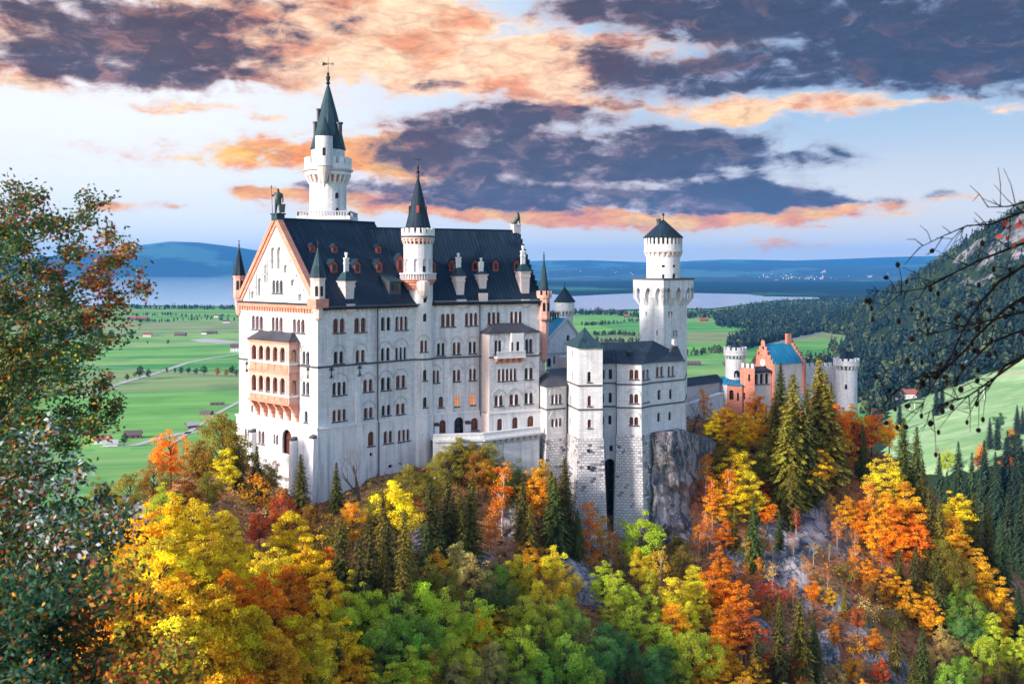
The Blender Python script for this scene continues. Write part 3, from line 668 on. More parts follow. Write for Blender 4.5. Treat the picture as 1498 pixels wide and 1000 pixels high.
walls(palace, fg, rect(-.35, GW+.35, zB, zL), [(361,368,627,642,W(n=2,mat='red')),(381,389,630,648,W(n=2,mat='red')),(403,409,635,649,W(n=2,sill=False)),(416,428.5,628,663,W(mat='red',depth=.8,name='great_window',sill=False))], 'stone_plinth', .35, 'plinth')
# the court face and end walls, plain
mb = MB(); bl, br = PL+u*WL, P2+v2*19
for a, b in ((bl, PL), (P2, br), (br, bl)): f = fr2(a, b); mb.poly([f.pt(0, zB), f.pt(f.len, zB), f.pt(f.len, zE2), f.pt(0, zE2)])
mb.build('rear_wall', MAT['stone_white'], palace)
# long south face, west half
ww = [(488,504,466,486,W(n=2,mat='red')),(519,535,465,485,W(n=2,mat='red')),(558,571,464,483,p2),(579,596,463,482,t3),
 (489,502,514,531,h2),(521,533.5,512,529,h2),(558,570,509,527,W(n=2,sill=False,gap=.8,hood=True)),(579,594,508,525,W(n=3,hood=True)),
 (487,506,559,577,W(n=3,hood=True)),(532,545,555,572,h2),(558,571,552,570,W(n=2,gap=.6,hood=True)),(580,593,549,567,h2r),
 (487,506,599,615,W(n=3,mat='red')),(533,545,596,611,h2),(559,571,592.5,607,W(n=2,gap=.9)),(580,592,590,605,h2r)]
walls(palace, fw, rect(0, WL, zL, zE), ww, name='wall')
walls(palace, fw, rect(-.35, WL, zB, zL), [(537,545,631,651,W(mat='red')),(560,572,630,647,W(n=2,mat='red')),(581,597,628,644,W(n=3,mat='red')),(539.5,543,662,666,W(flat=True,sill=False)),(567,572,679.5,683,W(flat=True,sill=False))], 'stone_plinth', .35, 'plinth')
# east half
we = [(646,665,459,477,t3),(681,698,458,475.5,t3),(714,731,457,473,t3),(747,763,456,472,t3),
 (640,650,502,519,h2),(663,673,501,517.5,h2),(686.5,696,500,516,h2),(633.5,642,542,559,W(n=2,hood=True,mat='red')),(663,673,541,557,h2r),(687,696,539.5,555.5,h2r),
 (642.5,648,580,595,W(mat='red')),(666,671,578.5,593.5,W(mat='lit',label='lit window glowing orange')),(689,694.5,576.5,591.5,W(mat='lit',label='lit window glowing orange'))]
walls(palace, fe, rect(0, EL, zL, zE2), we, name='wall')
walls(palace, fe, rect(-.35, EL, zB, zL), [(642,651,614,633,W(mat='red')),(664,677,610,637,W(depth=.9,sill=False,name='arched_doorway')),(688,698,611,628,W(mat='red'))], 'stone_plinth', .35, 'plinth')
# string courses, cornices
band('string_course', palace, fg, -.15, GW+.16, zS-.16, zS+.16, .16, 'trim_dark'); band('string_course', palace, fw, -.13, WL-2, zS-.16, zS+.16, .16, 'trim_dark'); band('string_course', palace, fe, 2, EL, zS-.13, zS+.15, .16, 'trim_dark')
for f, l in ((fg, GW), (fw, WL-2), (fe, EL)): band('ledge', palace, f, -.5 if f is not fe else 2, l+(.5 if f is fg else 0), zL-.05, zL+.2, .52, 'stone_trim')
mb = MB(); mb.box(fg, -.3, GW+.3, zE-.75, zE-.12, -.1, .42); lombard(mb, fg, .8, GW-1, zE-.75, .7, pitch=.8); mb.build('cornice', MAT['stone_terra'], palace)
mb = MB(); mb.box(fg, -.4, GW+.4, zE-.12, zE+.16, -.1, .62); mb.build('gutter', MAT['roof_slate'], palace)
for f, a, b, z in ((fw, 1.5, WL-2.6, zE), (fe, 2.4, EL-1.5, zE2)):
    mb = MB(); mb.box(f, a, b, z-.75, z-.25, -.1, .3); lombard(mb, f, a, b, z-.75, .6, pitch=.9, w=.34, dp=.22); mb.build('cornice', MAT['stone_rose'], palace)
mb = MB()                                          # raking cornice of the gable
for sg_ in (0, 1):
    a, b = ((0, zE), (GW/2, zR)) if sg_ == 0 else ((GW, zE), (GW/2, zR))
    L = math.hypot(b[0]-a[0], b[1]-a[1]); nx, nz = (b[1]-a[1])/L, -(b[0]-a[0])/L
    if sg_ == 0: nx, nz = -nx, -nz
    if nz < 0: nx, nz = -nx, -nz
    for (o0, o1, n1) in ((-.75, -.15, .22), (-.15, .55, .45)):
        q = [(a[0]+nx*o0, a[1]+nz*o0), (b[0], b[1]+o0/abs(nz) if abs(nz) > .01 else b[1]), (b[0], b[1]+o1/abs(nz)), (a[0]+nx*o1, a[1]+nz*o1)]
        mb.hexa([fg.pt(p[0], p[1], n1) for p in q], [fg.pt(p[0], p[1], -.7) for p in q])
mb.build('raking_cornice', MAT['stone_terra'], palace)
mb = MB()                                          # stepped relief lines of the gable field
for (x0, y0, x1, y1) in [(391,381,396,381),(391,381,391,412),(385,401,391,401),(375,401,385,401),(375,401,375,431),(365,420,375,420),(365,420,365,436),(411,381,417,381),(418,381,425,381.5),(424,402,434,403),(434,423,444,424)]:
    s0, s1 = fg.s(x0), fg.s(x1); z0, z1 = sorted((fg.z(s0, y0), fg.z(s1, y1))); mb.box(fg, min(s0, s1)-.1, max(s0, s1)+.1, z0-.1, z1+.1, -.05, .2)
mb.build('relief_moulding', MAT['stone_shade'], palace)
window(fg, palace, 394, 412.5, 350.5, 362, 1, 'blind', False, False, depth=-.03, name='blind_arch')
# roofs
def gable_roof(name, fr, s0, s1, half, ze, zr, ov=.6):
    k = (zr-ze)/half; mb = MB(); A = lambda s, n, z: fr.pt(s, z, n)
    e = ov
    pts = [A(s0, e, ze-k*e), A(s1, e, ze-k*e), A(s1, -half, zr), A(s0, -half, zr), A(s0, -2*half-e, ze-k*e), A(s1, -2*half-e, ze-k*e)]
    th = Vector((0, 0, -.3)); low = [p+th for p in pts]
    mb.add(pts+low, [[0, 1, 2, 3], [3, 2, 5, 4], [0, 6, 7, 1], [4, 5, 11, 10], [0, 3, 9, 6], [3, 4, 10, 9], [1, 7, 8, 2], [2, 8, 11, 5], [6, 9, 8, 7], [9, 10, 11, 8]])
    mb.tube([A(s0, -half, zr+.05), A(s1, -half, zr+.05)], .16, 6)
    o = mb.build(name, MAT['roof_slate'], palace)
    nn = Vector((fr.n[0]*k, fr.n[1]*k, 1)).normalized()
    return o, (fr.pt(0, ze, 0), nn)
rw, plw = gable_roof('roof', fw, .55, WL-1.1, GW/2, zE+.1, zR); re_, ple = gable_roof('roof', fe, -9.5, 24.4, 9.6, zE2+.1, zR2)
for f, a, b, z in ((fw, .5, WL-1.1, zE-.35), (fe, 2.2, 24.4, zE2-.4)):
    mb = MB(); mb.tube([f.pt(a, z-.1, .78), f.pt(b, z-.1, .78)], .13, 6); mb.build('gutter', MAT['pipe'], palace)
def dormer(roof, pl, fr, px, pyt, pyb, w, gab=True, mt='dormer_red'):
    b = ray_plane(px, pyb, pl[0], pl[1]); s = (b.x-fr.o.x)*fr.u[0]+(b.y-fr.o.y)*fr.u[1]; n = (b.x-fr.o.x)*fr.n[0]+(b.y-fr.o.y)*fr.n[1]
    d = b.y; h = (pyb-pyt)/F*d; hw = h*(.70 if gab else .86); n0, n1 = n+.05, n-h*.95
    mb = MB(); q = lambda nn, e=0: [fr.pt(s-w/2-e, b.z-.2, nn), fr.pt(s+w/2+e, b.z-.2, nn), fr.pt(s+w/2+e, b.z+hw, nn), fr.pt(s, b.z+h, nn), fr.pt(s-w/2-e, b.z+hw, nn)]
    mb.hexa(q(n0-.25), q(n1)); o = mb.build('dormer', MAT['roof_slate'], roof)
    m2 = MB(); m2.hexa(q(n0), q(n0-.24))
    rr = MB()
    for sg_ in (-1, 1):
        a0, a1 = (s+sg_*(w/2+.16), b.z+hw-.12), (s, b.z+h+.10)
        rr.hexa([fr.pt(a0[0], a0[1], n0+.1), fr.pt(a1[0], a1[1], n0+.1), fr.pt(a1[0], a1[1]+.14, n0+.1), fr.pt(a0[0], a0[1]+.14, n0+.1)], [fr.pt(a0[0], a0[1], n1), fr.pt(a1[0], a1[1], n1), fr.pt(a1[0], a1[1]+.14, n1), fr.pt(a0[0], a0[1]+.14, n1)])
    m2.build('frame', MAT[mt], o); rr.build('dormer_roof', MAT['roof_slate'], o)
    m3 = MB(); m3.poly([fr.pt(p[0], p[1], n0+.02) for p in arch(s-w*.25, s+w*.25, b.z+h*.12, b.z+hw*.98)]); m3.build('pane', MAT['pane_dark'], o)
for px, yt, yb in ((457,357,368.5),(490,358,369),(554,358,370)): dormer(rw, plw, fw, px, yt, yb, 1.15)
for px, yt, yb in ((489,380.5,398.5),(523,380.5,399),(555,380.5,398)): dormer(rw, plw, fw, px, yt, yb, 1.25)
for px, yt, yb in ((661,379,396),(695,379.5,396),(725,379.5,396),(756,379,396),(585.5,372,398),(633.5,380,397)): dormer(re_, ple, fe, px, yt, yb, 1.2)
def shed(px0, px1, pyt, pyb):
    b = ray_plane(px0, pyb, *plw); fr = fw; s = (b.x-fr.o.x)*fr.u[0]+(b.y-fr.o.y)*fr.u[1]; n = (b.x-fr.o.x)*fr.n[0]+(b.y-fr.o.y)*fr.n[1]
    w = 2.6; mb = MB(); mb.hexa([fr.pt(s, b.z-.4, n+.2), fr.pt(s+w, b.z-.4, n+.2), fr.pt(s+w, b.z-.4, n-3.5), fr.pt(s, b.z-.4, n-3.5)], [fr.pt(s, b.z+2., n+.2), fr.pt(s+w, b.z+2., n+.2), fr.pt(s+w, b.z+3.4, n-3.5), fr.pt(s, b.z+3.4, n-3.5)])
    o = mb.build('shed_dormer', MAT['roof_brown'], rw)
    m = MB(); m.hexa([fr.pt(s-.2, b.z+2., n+.5), fr.pt(s+w+.2, b.z+2., n+.5), fr.pt(s+w+.2, b.z+3.5, n-3.5), fr.pt(s-.2, b.z+3.5, n-3.5)], [fr.pt(s-.2, b.z+2.14, n+.5), fr.pt(s+w+.2, b.z+2.14, n+.5), fr.pt(s+w+.2, b.z+3.64, n-3.5), fr.pt(s-.2, b.z+3.64, n-3.5)]); m.build('shed_roof', MAT['copper'], o)
    m = MB()
    for k in (.4, 1.45): m.poly([fr.pt(p[0], p[1], n+.23) for p in rect(s+k, s+k+.7, b.z+.5, b.z+1.6)])
    m.build('pane', MAT['pane_dark'], o)
shed(569, 585, 404, 429)
def chimney(roof, pl, fr, px, pybase, pybody, pycap, pytop, w, m='stone_rose'):
    b = ray_plane(px, pybase, *pl); s = (b.x-fr.o.x)*fr.u[0]+(b.y-fr.o.y)*fr.u[1]; n = (b.x-fr.o.x)*fr.n[0]+(b.y-fr.o.y)*fr.n[1]; d = b.y
    zb, zc, zt = H-(pybody-HZ)/F*d, H-(pycap-HZ)/F*d, H-(pytop-HZ)/F*d
    mb = MB(); q = lambda z, e, f=0: [fr.pt(s-w/2-e, z, n+.2+e), fr.pt(s+w/2+e, z, n+.2+e), fr.pt(s+w/2+e, z, n-w-e-f), fr.pt(s-w/2-e, z, n-w-e-f)]
    mb.hexa(q(b.z-.6, -.12, .6), q(zb-1.1, 0)); mb.hexa(q(zb-1.1, .1), q(zb-.75, .12)); mb.hexa(q(zb-.75, .05), q(zb-.2, .1)); mb.hexa(q(zb-.2, .22), q(zb, .28))
    o = mb.build('chimney', MAT[m], roof)
    mb = MB(); mb.hexa(q(zb+.01, .3), q(zc, -w*.28)); mb.build('chimney_cap', MAT['copper'], o)
    mb = MB(); c = fr.pt(s, 0, n-w/2+.1); h = zt-zc
    for dx, k in ((-.32, .72), (.32, .72), (0, 1.)):
        cc = (c.x+fr.u[0]*dx, c.y+fr.u[1]*dx); mb.lathe(cc, [(.2, zc-.2), (.2, zc+h*k*.55), (.30, zc+h*k*.56), (.30, zc+h*k*.66), (.2, zc+h*k*.67), (.2, zc+h*k*.86), (.30, zc+h*k*.87), (.26, zc+h*k)], 8)
    mb.build('chimney_pot', MAT['stone_trim'], o)
chimney(rw, plw, fw, 511, 436, 411, 397, 369, 1.9); chimney(re_, ple, fe, 673, 430, 404, 391, 370, 1.7); chimney(re_, ple, fe, 706, 421, 401, 397, 377, 1.6); chimney(re_, ple, fe, 768, 428, 397, 386, 359, 1.9)
for f, px, y0, y1, w in ((fw, 511, 447, 463, 1.7), (fe, 674, 440, 455, 1.9), (fe, 706, 431, 451, 1.7), (fe, 768, 440, 451, 1.7)):   # brackets that carry the chimneys at the eaves
    s = f.s(px); za, zb = f.z(s, y0), f.z(s, y1); m = (za+zb)/2; mb = MB()
    q = lambda z, w, n: [f.pt(s-w/2, z, n), f.pt(s+w/2, z, n), f.pt(s+w/2, z, -.1), f.pt(s-w/2, z, -.1)]
    mb.hexa(q(m, w, .5), q(za+.3, w, .55)); mb.hexa(q(zb, .2, .05), q(m, w*.9, .42)); mb.build('bracket', MAT['stone_rose'], palace)
# downpipes, iron wall anchors, buttresses
for f, px, y0, y1, nn in ((fw, 551, 449, 700, .5), (fe, 701, 441, 634, .5)):
    s = f.s(px); mb = MB(); mb.tube([f.pt(s, f.z(s, y0), .3), f.pt(s, zL+.4, .3), f.pt(s, zL-.2, .62), f.pt(s+(.0 if px < 600 else .9), f.z(s, y1), .6)], .13, 6); mb.build('downpipe', MAT['pipe'], palace)
for f, px, py in ((fg, 451, 545), (fw, 484.5, 545), (fw, 526, 542), (fg, 361.5, 536)):
    s = f.s(px); z = f.z(s, py); mb = MB()
    for pts in ([(0, 1.), (0, -1.)], [(-.55, .45), (.55, .45)], [(-.4, -.9), (0, -.3), (.4, -.9)], [(-.35, .85), (0, .45), (.35, .85)]): mb.tube([f.pt(s+a, z+b, .1) for a, b in pts], .07, 4)
    mb.build('wall_anchor', MAT['iron'], palace)
def buttress(f, px, py, w, n1, m='stone_plinth', cap=True):
    s = f.s(px); z = f.z(s, py); q = lambda zz, n: [f.pt(s-w/2, zz, n), f.pt(s+w/2, zz, n), f.pt(s+w/2, zz, -.05), f.pt(s-w/2, zz, -.05)]
    mb = MB(); mb.hexa(q(zB, n1*1.25), q(z, n1*.85 if cap else .28)); o = mb.build('buttress', MAT[m], palace)
    if cap: mb = MB(); a = q(z+.01, n1*.95+.1); mb.hexa([a[0], a[1], a[2], a[3]], [f.pt(s-w/2, z+.25, n1*.9), f.pt(s+w/2, z+.25, n1*.9), f.pt(s+w/2, z+.75, 0), f.pt(s-w/2, z+.75, 0)]); mb.build('buttress_cap', MAT['roof_brown'], o)
buttress(fw, 524, 572, 1.3, 1.2, cap=False); buttress(fe, 658, 551, .8, .8, cap=False)
buttress(fg, 375, 631, 1.0, 1.4); buttress(fg, 435, 643, 1.1, 1.4); buttress(fg, 463, 640, 1.2, 1.2); buttress(fe, 682.5, 619, 1.0, 1.1); buttress(fe, 637, 622, .8, 1.)
# oriel with open arcades on the gable
NO = 1.9; fo = fg.off(NO); o0, o1 = fo.s(364.5), fo.s(423); sg0 = o0; sg1 = o1
zo = lambda py: fo.z((o0+o1)/2, py+1.5)
oriel = MB().build('loggia', MAT['stone_pink'], palace) if False else None
side = Fr(fg.pt(o1, 0, NO), (-fg.n[0], -fg.n[1])); side.len = NO
hol = []; hs = []
for (yt, yb) in ((504.5, 527), (548.5, 573)):
    for cx in (371.5, 381.7, 392, 402.6, 413.2):
        s = fo.s(cx); hol.append(arch(s-.72, s+.72, zo(yb), zo(yt)))
    hs.append(arch(.45, 1.5, zo(yb)-.3, zo(yt)-.3))
mb = MB(); zt_, zb_ = zo(495.5), zo(586)
wallface(mb, fo, rect(o0, o1, zb_, zt_), hol, .35); wallface(mb, side, rect(0, NO, zb_, zt_), hs, .3)
fl = Fr(fg.pt(o0, 0, 0), (fg.n[0], fg.n[1])); wallface(mb, fl, rect(0, NO, zb_, zt_), [], .3)
for z in (zb_, zo(530), zo(543), zt_-.01): mb.box(fg, o0, o1, z, z+.01, .0, NO-.05)
lg = mb.build('loggia', MAT['stone_pink'], palace)
for (py, m_, e) in ((527.5, 'stone_trim', .12), (541.5, 'stone_terra', .18), (574, 'stone_trim', .12), (585.5, 'stone_terra', .2), (497.5, 'stone_terra', .22)):
    mb = MB(); z = zo(py); mb.box(fg, o0-e, o1+e, z-.22, z+.12, .05, NO+e); mb.build('loggia_moulding', MAT[m_], lg)
for (ya, yb) in ((530, 540), (576.5, 584)):
    mb = MB()
    for k in range(6): a = o0+.3+k*(o1-o0-.6)/6; mb.box(fo, a+.08, a+(o1-o0-.6)/6-.08, zo(yb), zo(ya), -.02, .08)
    mb.build('loggia_panel', MAT['stone_terra'], lg)
mb = MB()
for (yt, yb) in ((504.5, 527), (548.5, 573)):
    for cx in (366.6, 376.5, 386.8, 397.3, 407.9, 418.5):
        mb = MB(); c = fo.pt(fo.s(cx), 0, .03); mb.lathe(c, [(.2, zo(yb)), (.13, zo(yb)+.2), (.13, zo(yt)-1.0), (.22, zo(yt)-.75)], 8); mb.build('loggia_column', MAT['stone_trim'], lg)
mb = MB(); zk = zo(580)                             # corbelled foot
for k in range(6):
    a = o0+.2+k*(o1-o0-.4)/5; q = lambda z, n: [fg.pt(a-.28, z, n), fg.pt(a+.28, z, n), fg.pt(a+.28, z, -.05), fg.pt(a-.28, z, -.05)]
    for j, (za, zb2, n1) in enumerate(((0, -.7, NO), (-.7, -1.4, NO*.72), (-1.4, -2.2, NO*.45), (-2.2, -3.0, NO*.22))): mb.hexa(q(zb_+zb2, n1*.8), q(zb_+za, n1))
mb.build('loggia_corbel', MAT['stone_terra'], lg)
mb = MB(); zr0, zr1 = zo(496.5), zo(484); e = .45   # its lead roof
mb.hexa([fg.pt(o0-e, zr0, NO+e), fg.pt(o1+e, zr0, NO+e), fg.pt(o1+e, zr0, 0), fg.pt(o0-e, zr0, 0)], [fg.pt(o0+1.2, zr1, .5), fg.pt(o1-1.2, zr1, .5), fg.pt(o1-1.2, zr1, 0), fg.pt(o0+1.2, zr1, 0)]); mb.build('loggia_roof', MAT['roof_brown'], lg)
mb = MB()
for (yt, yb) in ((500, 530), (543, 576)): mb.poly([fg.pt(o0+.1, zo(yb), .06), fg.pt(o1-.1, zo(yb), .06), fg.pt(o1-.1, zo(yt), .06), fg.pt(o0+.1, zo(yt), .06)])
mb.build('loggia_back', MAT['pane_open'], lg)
# corner turrets
def turret(c, d, r, yf, ytip, ybase, ybot, ycor, m, roof, n=8, crown=False, slit=True):
    z = lambda py: Zp(py, d); o = MB(); rot = math.pi/8
    o.lathe(c, [(.25, z(ycor)), (r*.55, z(ycor)+.5), (r*.8, z(ybot)-.5), (r*1.05, z(ybot)), (r*1.1, z(ybot)+.3), (r, z(ybot)+.32), (r, z(ybase)-.6), (r*1.12, z(ybase)-.3), (r*1.15, z(ybase))], n, rot)
    t = o.build('corner_turret', MAT[m], palace); cone(t, c, r*1.22 if not crown else r*.9, z(ybase)+.01, z(ytip), roof, n, True, rot=rot); finial(t, c, z(ytip), z(yf)-z(ytip), .16)
    if crown: merlons(t, c, r*1.18, z(ybase)-.5, z(ybase)+.9, 8, m, th=.25)
    mb = MB()
    for dx in ((-.9, .9) if n == 8 else (0,)):
        a = math.atan2(-c[1], -c[0]); a = round((a-rot-math.pi/8)/(math.pi/4))*math.pi/4+rot+math.pi/8+(math.pi/4 if dx > 0 else 0); rr = r*math.cos(math.pi/8)+.02; f = Fr((c[0]+rr*math.cos(a)+.0, c[1]+rr*math.sin(a)), (-math.sin(a), math.cos(a)))
        zz = z(ybot)+(z(ybase)-z(ybot))*.32; mb.poly([f.pt(p[0], p[1], .0) for p in arch(-.26, .26, zz, zz+1.7)])
    mb.build('slit_window', MAT['pane_dark'], t); return t
turret(tuple(P0), 170, 1.2, 352, 364, 405.5, 446, 470, 'stone_rose', 'copper'); turret(tuple(PL), 187, 1.0, 351, 362, 402, 434, 462, 'stone_pink', 'roof_slate')
mb = MB(); q = lambda z, e: [(P0.x+u.x*a+v.x*b, P0.y+u.y*a+v.y*b, z) for a, b in ((-e, -e), (e, -e), (e, e), (-e, e))]
mb.hexa(q(Zp(450, 170), 1.25), q(Zp(437, 170), 1.3)); mb.build('turret_base', MAT['stone_terra'], palace)
turret(tuple(P2-u2*.2), 197.5, 1.25, 368, 376, 432, 466, 530, 'stone_pink', 'copper', crown=True)
band('turret_band', palace, Fr(P2-u2*1.3-v2*1.1, u2), 0, 2.4, Zp(470, 197), Zp(468, 197), 0.3, 'trim_dark')
# bay at the east end
NBy = 3.6; fb = fe.off(NBy); b0, b1 = fb.s(716), fb.s(788.5); fbl = Fr(fe.pt(b0, 0, 0), (fe.n[0], fe.n[1])); zbt = fb.z((b0+b1)/2, 487)
fbr = Fr(fb.pt(b1, 0), (-fe.n[0], -fe.n[1]))
walls(palace, fb, rect(b0, b1, zL, zbt), [(724,733,498,517,W(n=2,gap=.12,hood=True)),(769,778.5,496,515,W(n=2,gap=.12,hood=True)),(729,755,539.5,556,W(n=5,mat='red')),(768,779,538,554,h2),(724,735,578.5,593,h2),(746,758,577,591.5,h2),(768,779,574.5,589.5,h2)], name='bay_wall')
walls(palace, fb, rect(b0-.3, b1+.3, zB, zL), [(727,733.5,612,629,W(mat='red')),(749,756.5,610,627.5,W(mat='red')),(771,779.5,608,625,W(mat='red'))], 'stone_plinth', .3, 'bay_plinth')
mb = MB(); wallface(mb, fbl, rect(0, NBy, zL, zbt), []); wallface(mb, fbl, rect(0, NBy+.3, zB, zL), [], n=.3); wallface(mb, fbr, rect(0, NBy, zB, zbt), []); mb.build('bay_side', MAT['stone_rose'], palace)
band('string_course', palace, fb, b0-.1, b1, zS-.13, zS+.15, .16, 'trim_dark'); band('ledge', palace, fb, b0-.4, b1+.3, zL-.05, zL+.2, .45, 'stone_trim')
mb = MB(); e = .5; mb.hexa([fe.pt(b0-e, zbt, NBy+e), fe.pt(b1+e, zbt, NBy+e), fe.pt(b1+e, zbt, 0), fe.pt(b0-e, zbt, 0)], [fe.pt(b0+2.5, zbt+1.7, .6), fe.pt(b1-2.5, zbt+1.7, .6), fe.pt(b1-2.5, zbt+1.7, -.1), fe.pt(b0+2.5, zbt+1.7, -.1)]); mb.build('bay_roof', MAT['roof_brown'], palace)
# balcony with its little house
a0, a1 = fb.s(745.5), fb.s(763); zf = fb.z(a0, 521); za_ = fb.z(a0, 487); fq = fb.off(.9); mb = MB()
wallface(mb, fq, rect(a0, a1, zf, za_), [arch(fq.s(747), fq.s(751.5), fq.z(a0, 518), fq.z(a0, 500)), arch(fq.s(755.5), fq.s(760.5), fq.z(a0, 517), fq.z(a0, 499.5))], .4)
for s in (a0, a1): f = Fr(fb.pt(s, 0, 0), (fb.n[0], fb.n[1])); mb.poly([f.pt(0, zf), f.pt(.9, zf), f.pt(.9, za_), f.pt(0, za_)])
bo = mb.build('balcony_oriel', MAT['stone_trim'], palace)
mb = MB(); mb.poly([fq.pt(a0+.1, zf, -.4), fq.pt(a1-.1, zf, -.4), fq.pt(a1-.1, za_, -.4), fq.pt(a0+.1, za_, -.4)]); mb.build('pane', MAT['pane_dark'], bo)
mb = MB(); c0, c1 = fb.s(722), fb.s(764); zc0 = fb.z(c0, 521.5); mb.box(fb, c0, c1, zc0-.3, zc0, 0, 1.5); mb.box(fb, c0, c1, zc0+.85, zc0+1.0, 1.2, 1.5)
k = 26
for i in range(k): s = c0+.1+(c1-c0-.2)*i/(k-1); mb.box(fb, s-.06, s+.06, zc0, zc0+.86, 1.28, 1.42)
bal = mb.build('balcony', MAT['stone_trim'], palace); mb = MB()
for i in range(5): s = c0+.5+(c1-c0-1)*i/4; q = lambda z, n: [fb.pt(s-.25, z, n), fb.pt(s+.25, z, n), fb.pt(s+.25, z, 0), fb.pt(s-.25, z, 0)]; mb.hexa(q(zc0-1.3, .2), q(zc0-.3, 1.4))
mb.build('balcony_corbel', MAT['stone_terra'], bal)
# terrace in front
tp = [plan(634, 182.6), plan(706, 184.5), plan(789, 190.2)]; zt0 = Zp(637, 184.5)
terr = thing('terrace_wall', 'pale terrace parapet on brackets running below the arched ground floor windows', 'terrace', (tp[0][0], tp[0][1], H-45))
mb = MB(); par = MB(); br_ = MB()
for i in (0, 1):
    f = fr2(tp[i], tp[i+1]); zz = [Zp(643, 182.6), Zp(641, 184.5), Zp(630.5, 190.2)]
    q = lambda n, dz, za=zz[i], zb2=zz[i+1]: [f.pt(0, za+dz, n), f.pt(f.len, zb2+dz, n)]
    def slab(m_, z0, z1, n0, n1):
        A, B = q(n1, z0), q(n1, z1); Cc, D = q(n0, z0), q(n0, z1); m_.hexa([A[0], A[1], Cc[1], Cc[0]], [B[0], B[1], D[1], D[0]])
    slab(mb, -14, -.45, -.8, 0.); slab(mb, -.45, -.05, -6, .3); slab(par, .0, .75, -.35, .05); slab(par, .76, 1.0, -.45, .18); slab(par, -.04, .14, -.4, .14)
    nb = 5 if i == 0 else 12
    for k in range(nb*2):
        s = (k+.5)/(nb*2); p = f.pt(f.len*s, zz[i]+(zz[i+1]-zz[i])*s, 0); par.box(f, f.len*s-.06, f.len*s+.06, p.z+.14, p.z+.74, .0, .10)
    if i == 1:
        for k in range(9):
            s = .12+.84*k/8; z = zz[i]+(zz[i+1]-zz[i])*s-.45; a = f.len*s; qq = lambda zc, n: [f.pt(a-.3, zc, n), f.pt(a+.3, zc, n), f.pt(a+.3, zc, -.02), f.pt(a-.3, zc, -.02)]; br_.hexa(qq(z-1., .15), qq(z, .75)); 
        slab(br_, -.44, -.15, .3, .85)
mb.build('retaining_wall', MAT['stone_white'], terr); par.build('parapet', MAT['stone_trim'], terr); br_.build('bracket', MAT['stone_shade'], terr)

# the octagonal-looking stair tower in the middle of the long face
cs = plan(615, 187.2); ct = plan(611.5, 187.2); d = 185; z = lambda py: Zp(py, d)
stair = thing('stair_tower', 'round white stair tower with arcaded drum and dark spire between the two hall roofs', 'tower', (cs[0], cs[1], H-38))
fc = Cyl(cs, 2.25)
sw = [(620,624.5,431,442,W(sill=False)),(619.5,624,459,470,W(sill=False)),(615.5,624.5,498,514,W(n=2,mat='red',hood=True,gap=.2)),(619.5,624,541,556,W()),(619.5,624,581,595,W()),(619.5,624.5,621,634,W(mat='red'))]
ho = []
for w in sw: ho += window(fc, stair, w[0], w[1], w[2], w[3], depth=.3, **w[4])
mb = MB(); wallface(mb, fc, rect(-fc.r*1.5, fc.r*1.5, zB, z(412)), ho, .3); mb.build('shaft', MAT['stone_white'], stair, smooth=False)
mb = MB(); mb.lathe(cs, [(2.42, zB), (2.42, zL-.1), (2.55, zL-.05), (2.55, zL+.1), (2.26, zL+.2)], 30); mb.build('plinth', MAT['stone_plinth'], stair)
mb = MB(); mb.lathe(cs, [(2.26, zS-.15), (2.42, zS-.15), (2.42, zS+.15), (2.26, zS+.15)], 30); mb.build('string_course', MAT['trim_dark'], stair)
mb = MB(); mb.lathe(ct, [(2.2, z(424)), (2.6, z(418)), (2.75, z(417)), (2.8, z(414)), (3.1, z(413)), (3.1, z(411)), (3.4, z(410)), (3.4, z(408.5)), (2.5, z(408.5))], 32); mb.build('balcony_corbel', MAT['stone_terra'], stair)
mb = MB(); mb.ring_boxes(ct, 3.1, 40, .16, .2, z(408.4), z(401)); mb.lathe(ct, [(3.0, z(401)), (3.42, z(401)), (3.42, z(399.3)), (3.0, z(399.3))], 36); mb.build('balustrade', MAT['stone_trim'], stair)
fd = Cyl(ct, 2.65); ho = []
for cx in (591.5, 596.3, 608.5, 621.5, 629):
    ho += window(fd, stair, cx-3.3 if 595 < cx < 625 else cx-1.6, cx+3.3 if 595 < cx < 625 else cx+1.6, 378.5, 398, 1, 'blind', sill=False, depth=.3, name='blind_arch')
ho2 = window(fd, stair, 626-7, 626-3, 389, 398, 1, 'dark', sill=False, n0=-.28, depth=.0, name='doorway')
mb = MB(); wallface(mb, fd, rect(-fd.r*2.4, fd.r*2.4, z(410), z(357)), ho, .3); mb.lathe(ct, [(2.2, z(410)), (2.2, z(357))], 24); mb.build('drum', MAT['stone_white'], stair)
corbels(stair, ct, 2.65, 3.05, z(357), z(346.5), 22, 'stone_rose'); mb = MB(); mb.lathe(ct, [(2.6, z(353.5)), (2.85, z(353)), (2.85, z(350)), (2.6, z(349.5))], 32); mb.build('drum_band', MAT['stone_terra'], stair)
merlons(stair, ct, 3.05, z(346.5), z(333.5), 17, 'stone_trim'); mb = MB(); mb.lathe(ct, [(3.15, z(347)), (3.22, z(346)), (3.1, z(344.5))], 32); mb.build('moulding', MAT['trim_dark'], stair)
sp = cone(stair, ct, 2.45, z(336), z(255), 'roof_slate', 16); finial(stair, ct, z(256), z(227)-z(256), .28)
for dx, col in ((-1.35, 'roof_slate'), (1.35, 'roof_slate'), (0.1, 'dormer_red')):
    mb = MB(); mb.cube((ct[0]+dx, ct[1]-(.4 if dx in (-1.35, 1.35) else 1.35), z(311)), .55, .9, 1.3, 0); mb.build('spire_lucarne', MAT[col], stair)
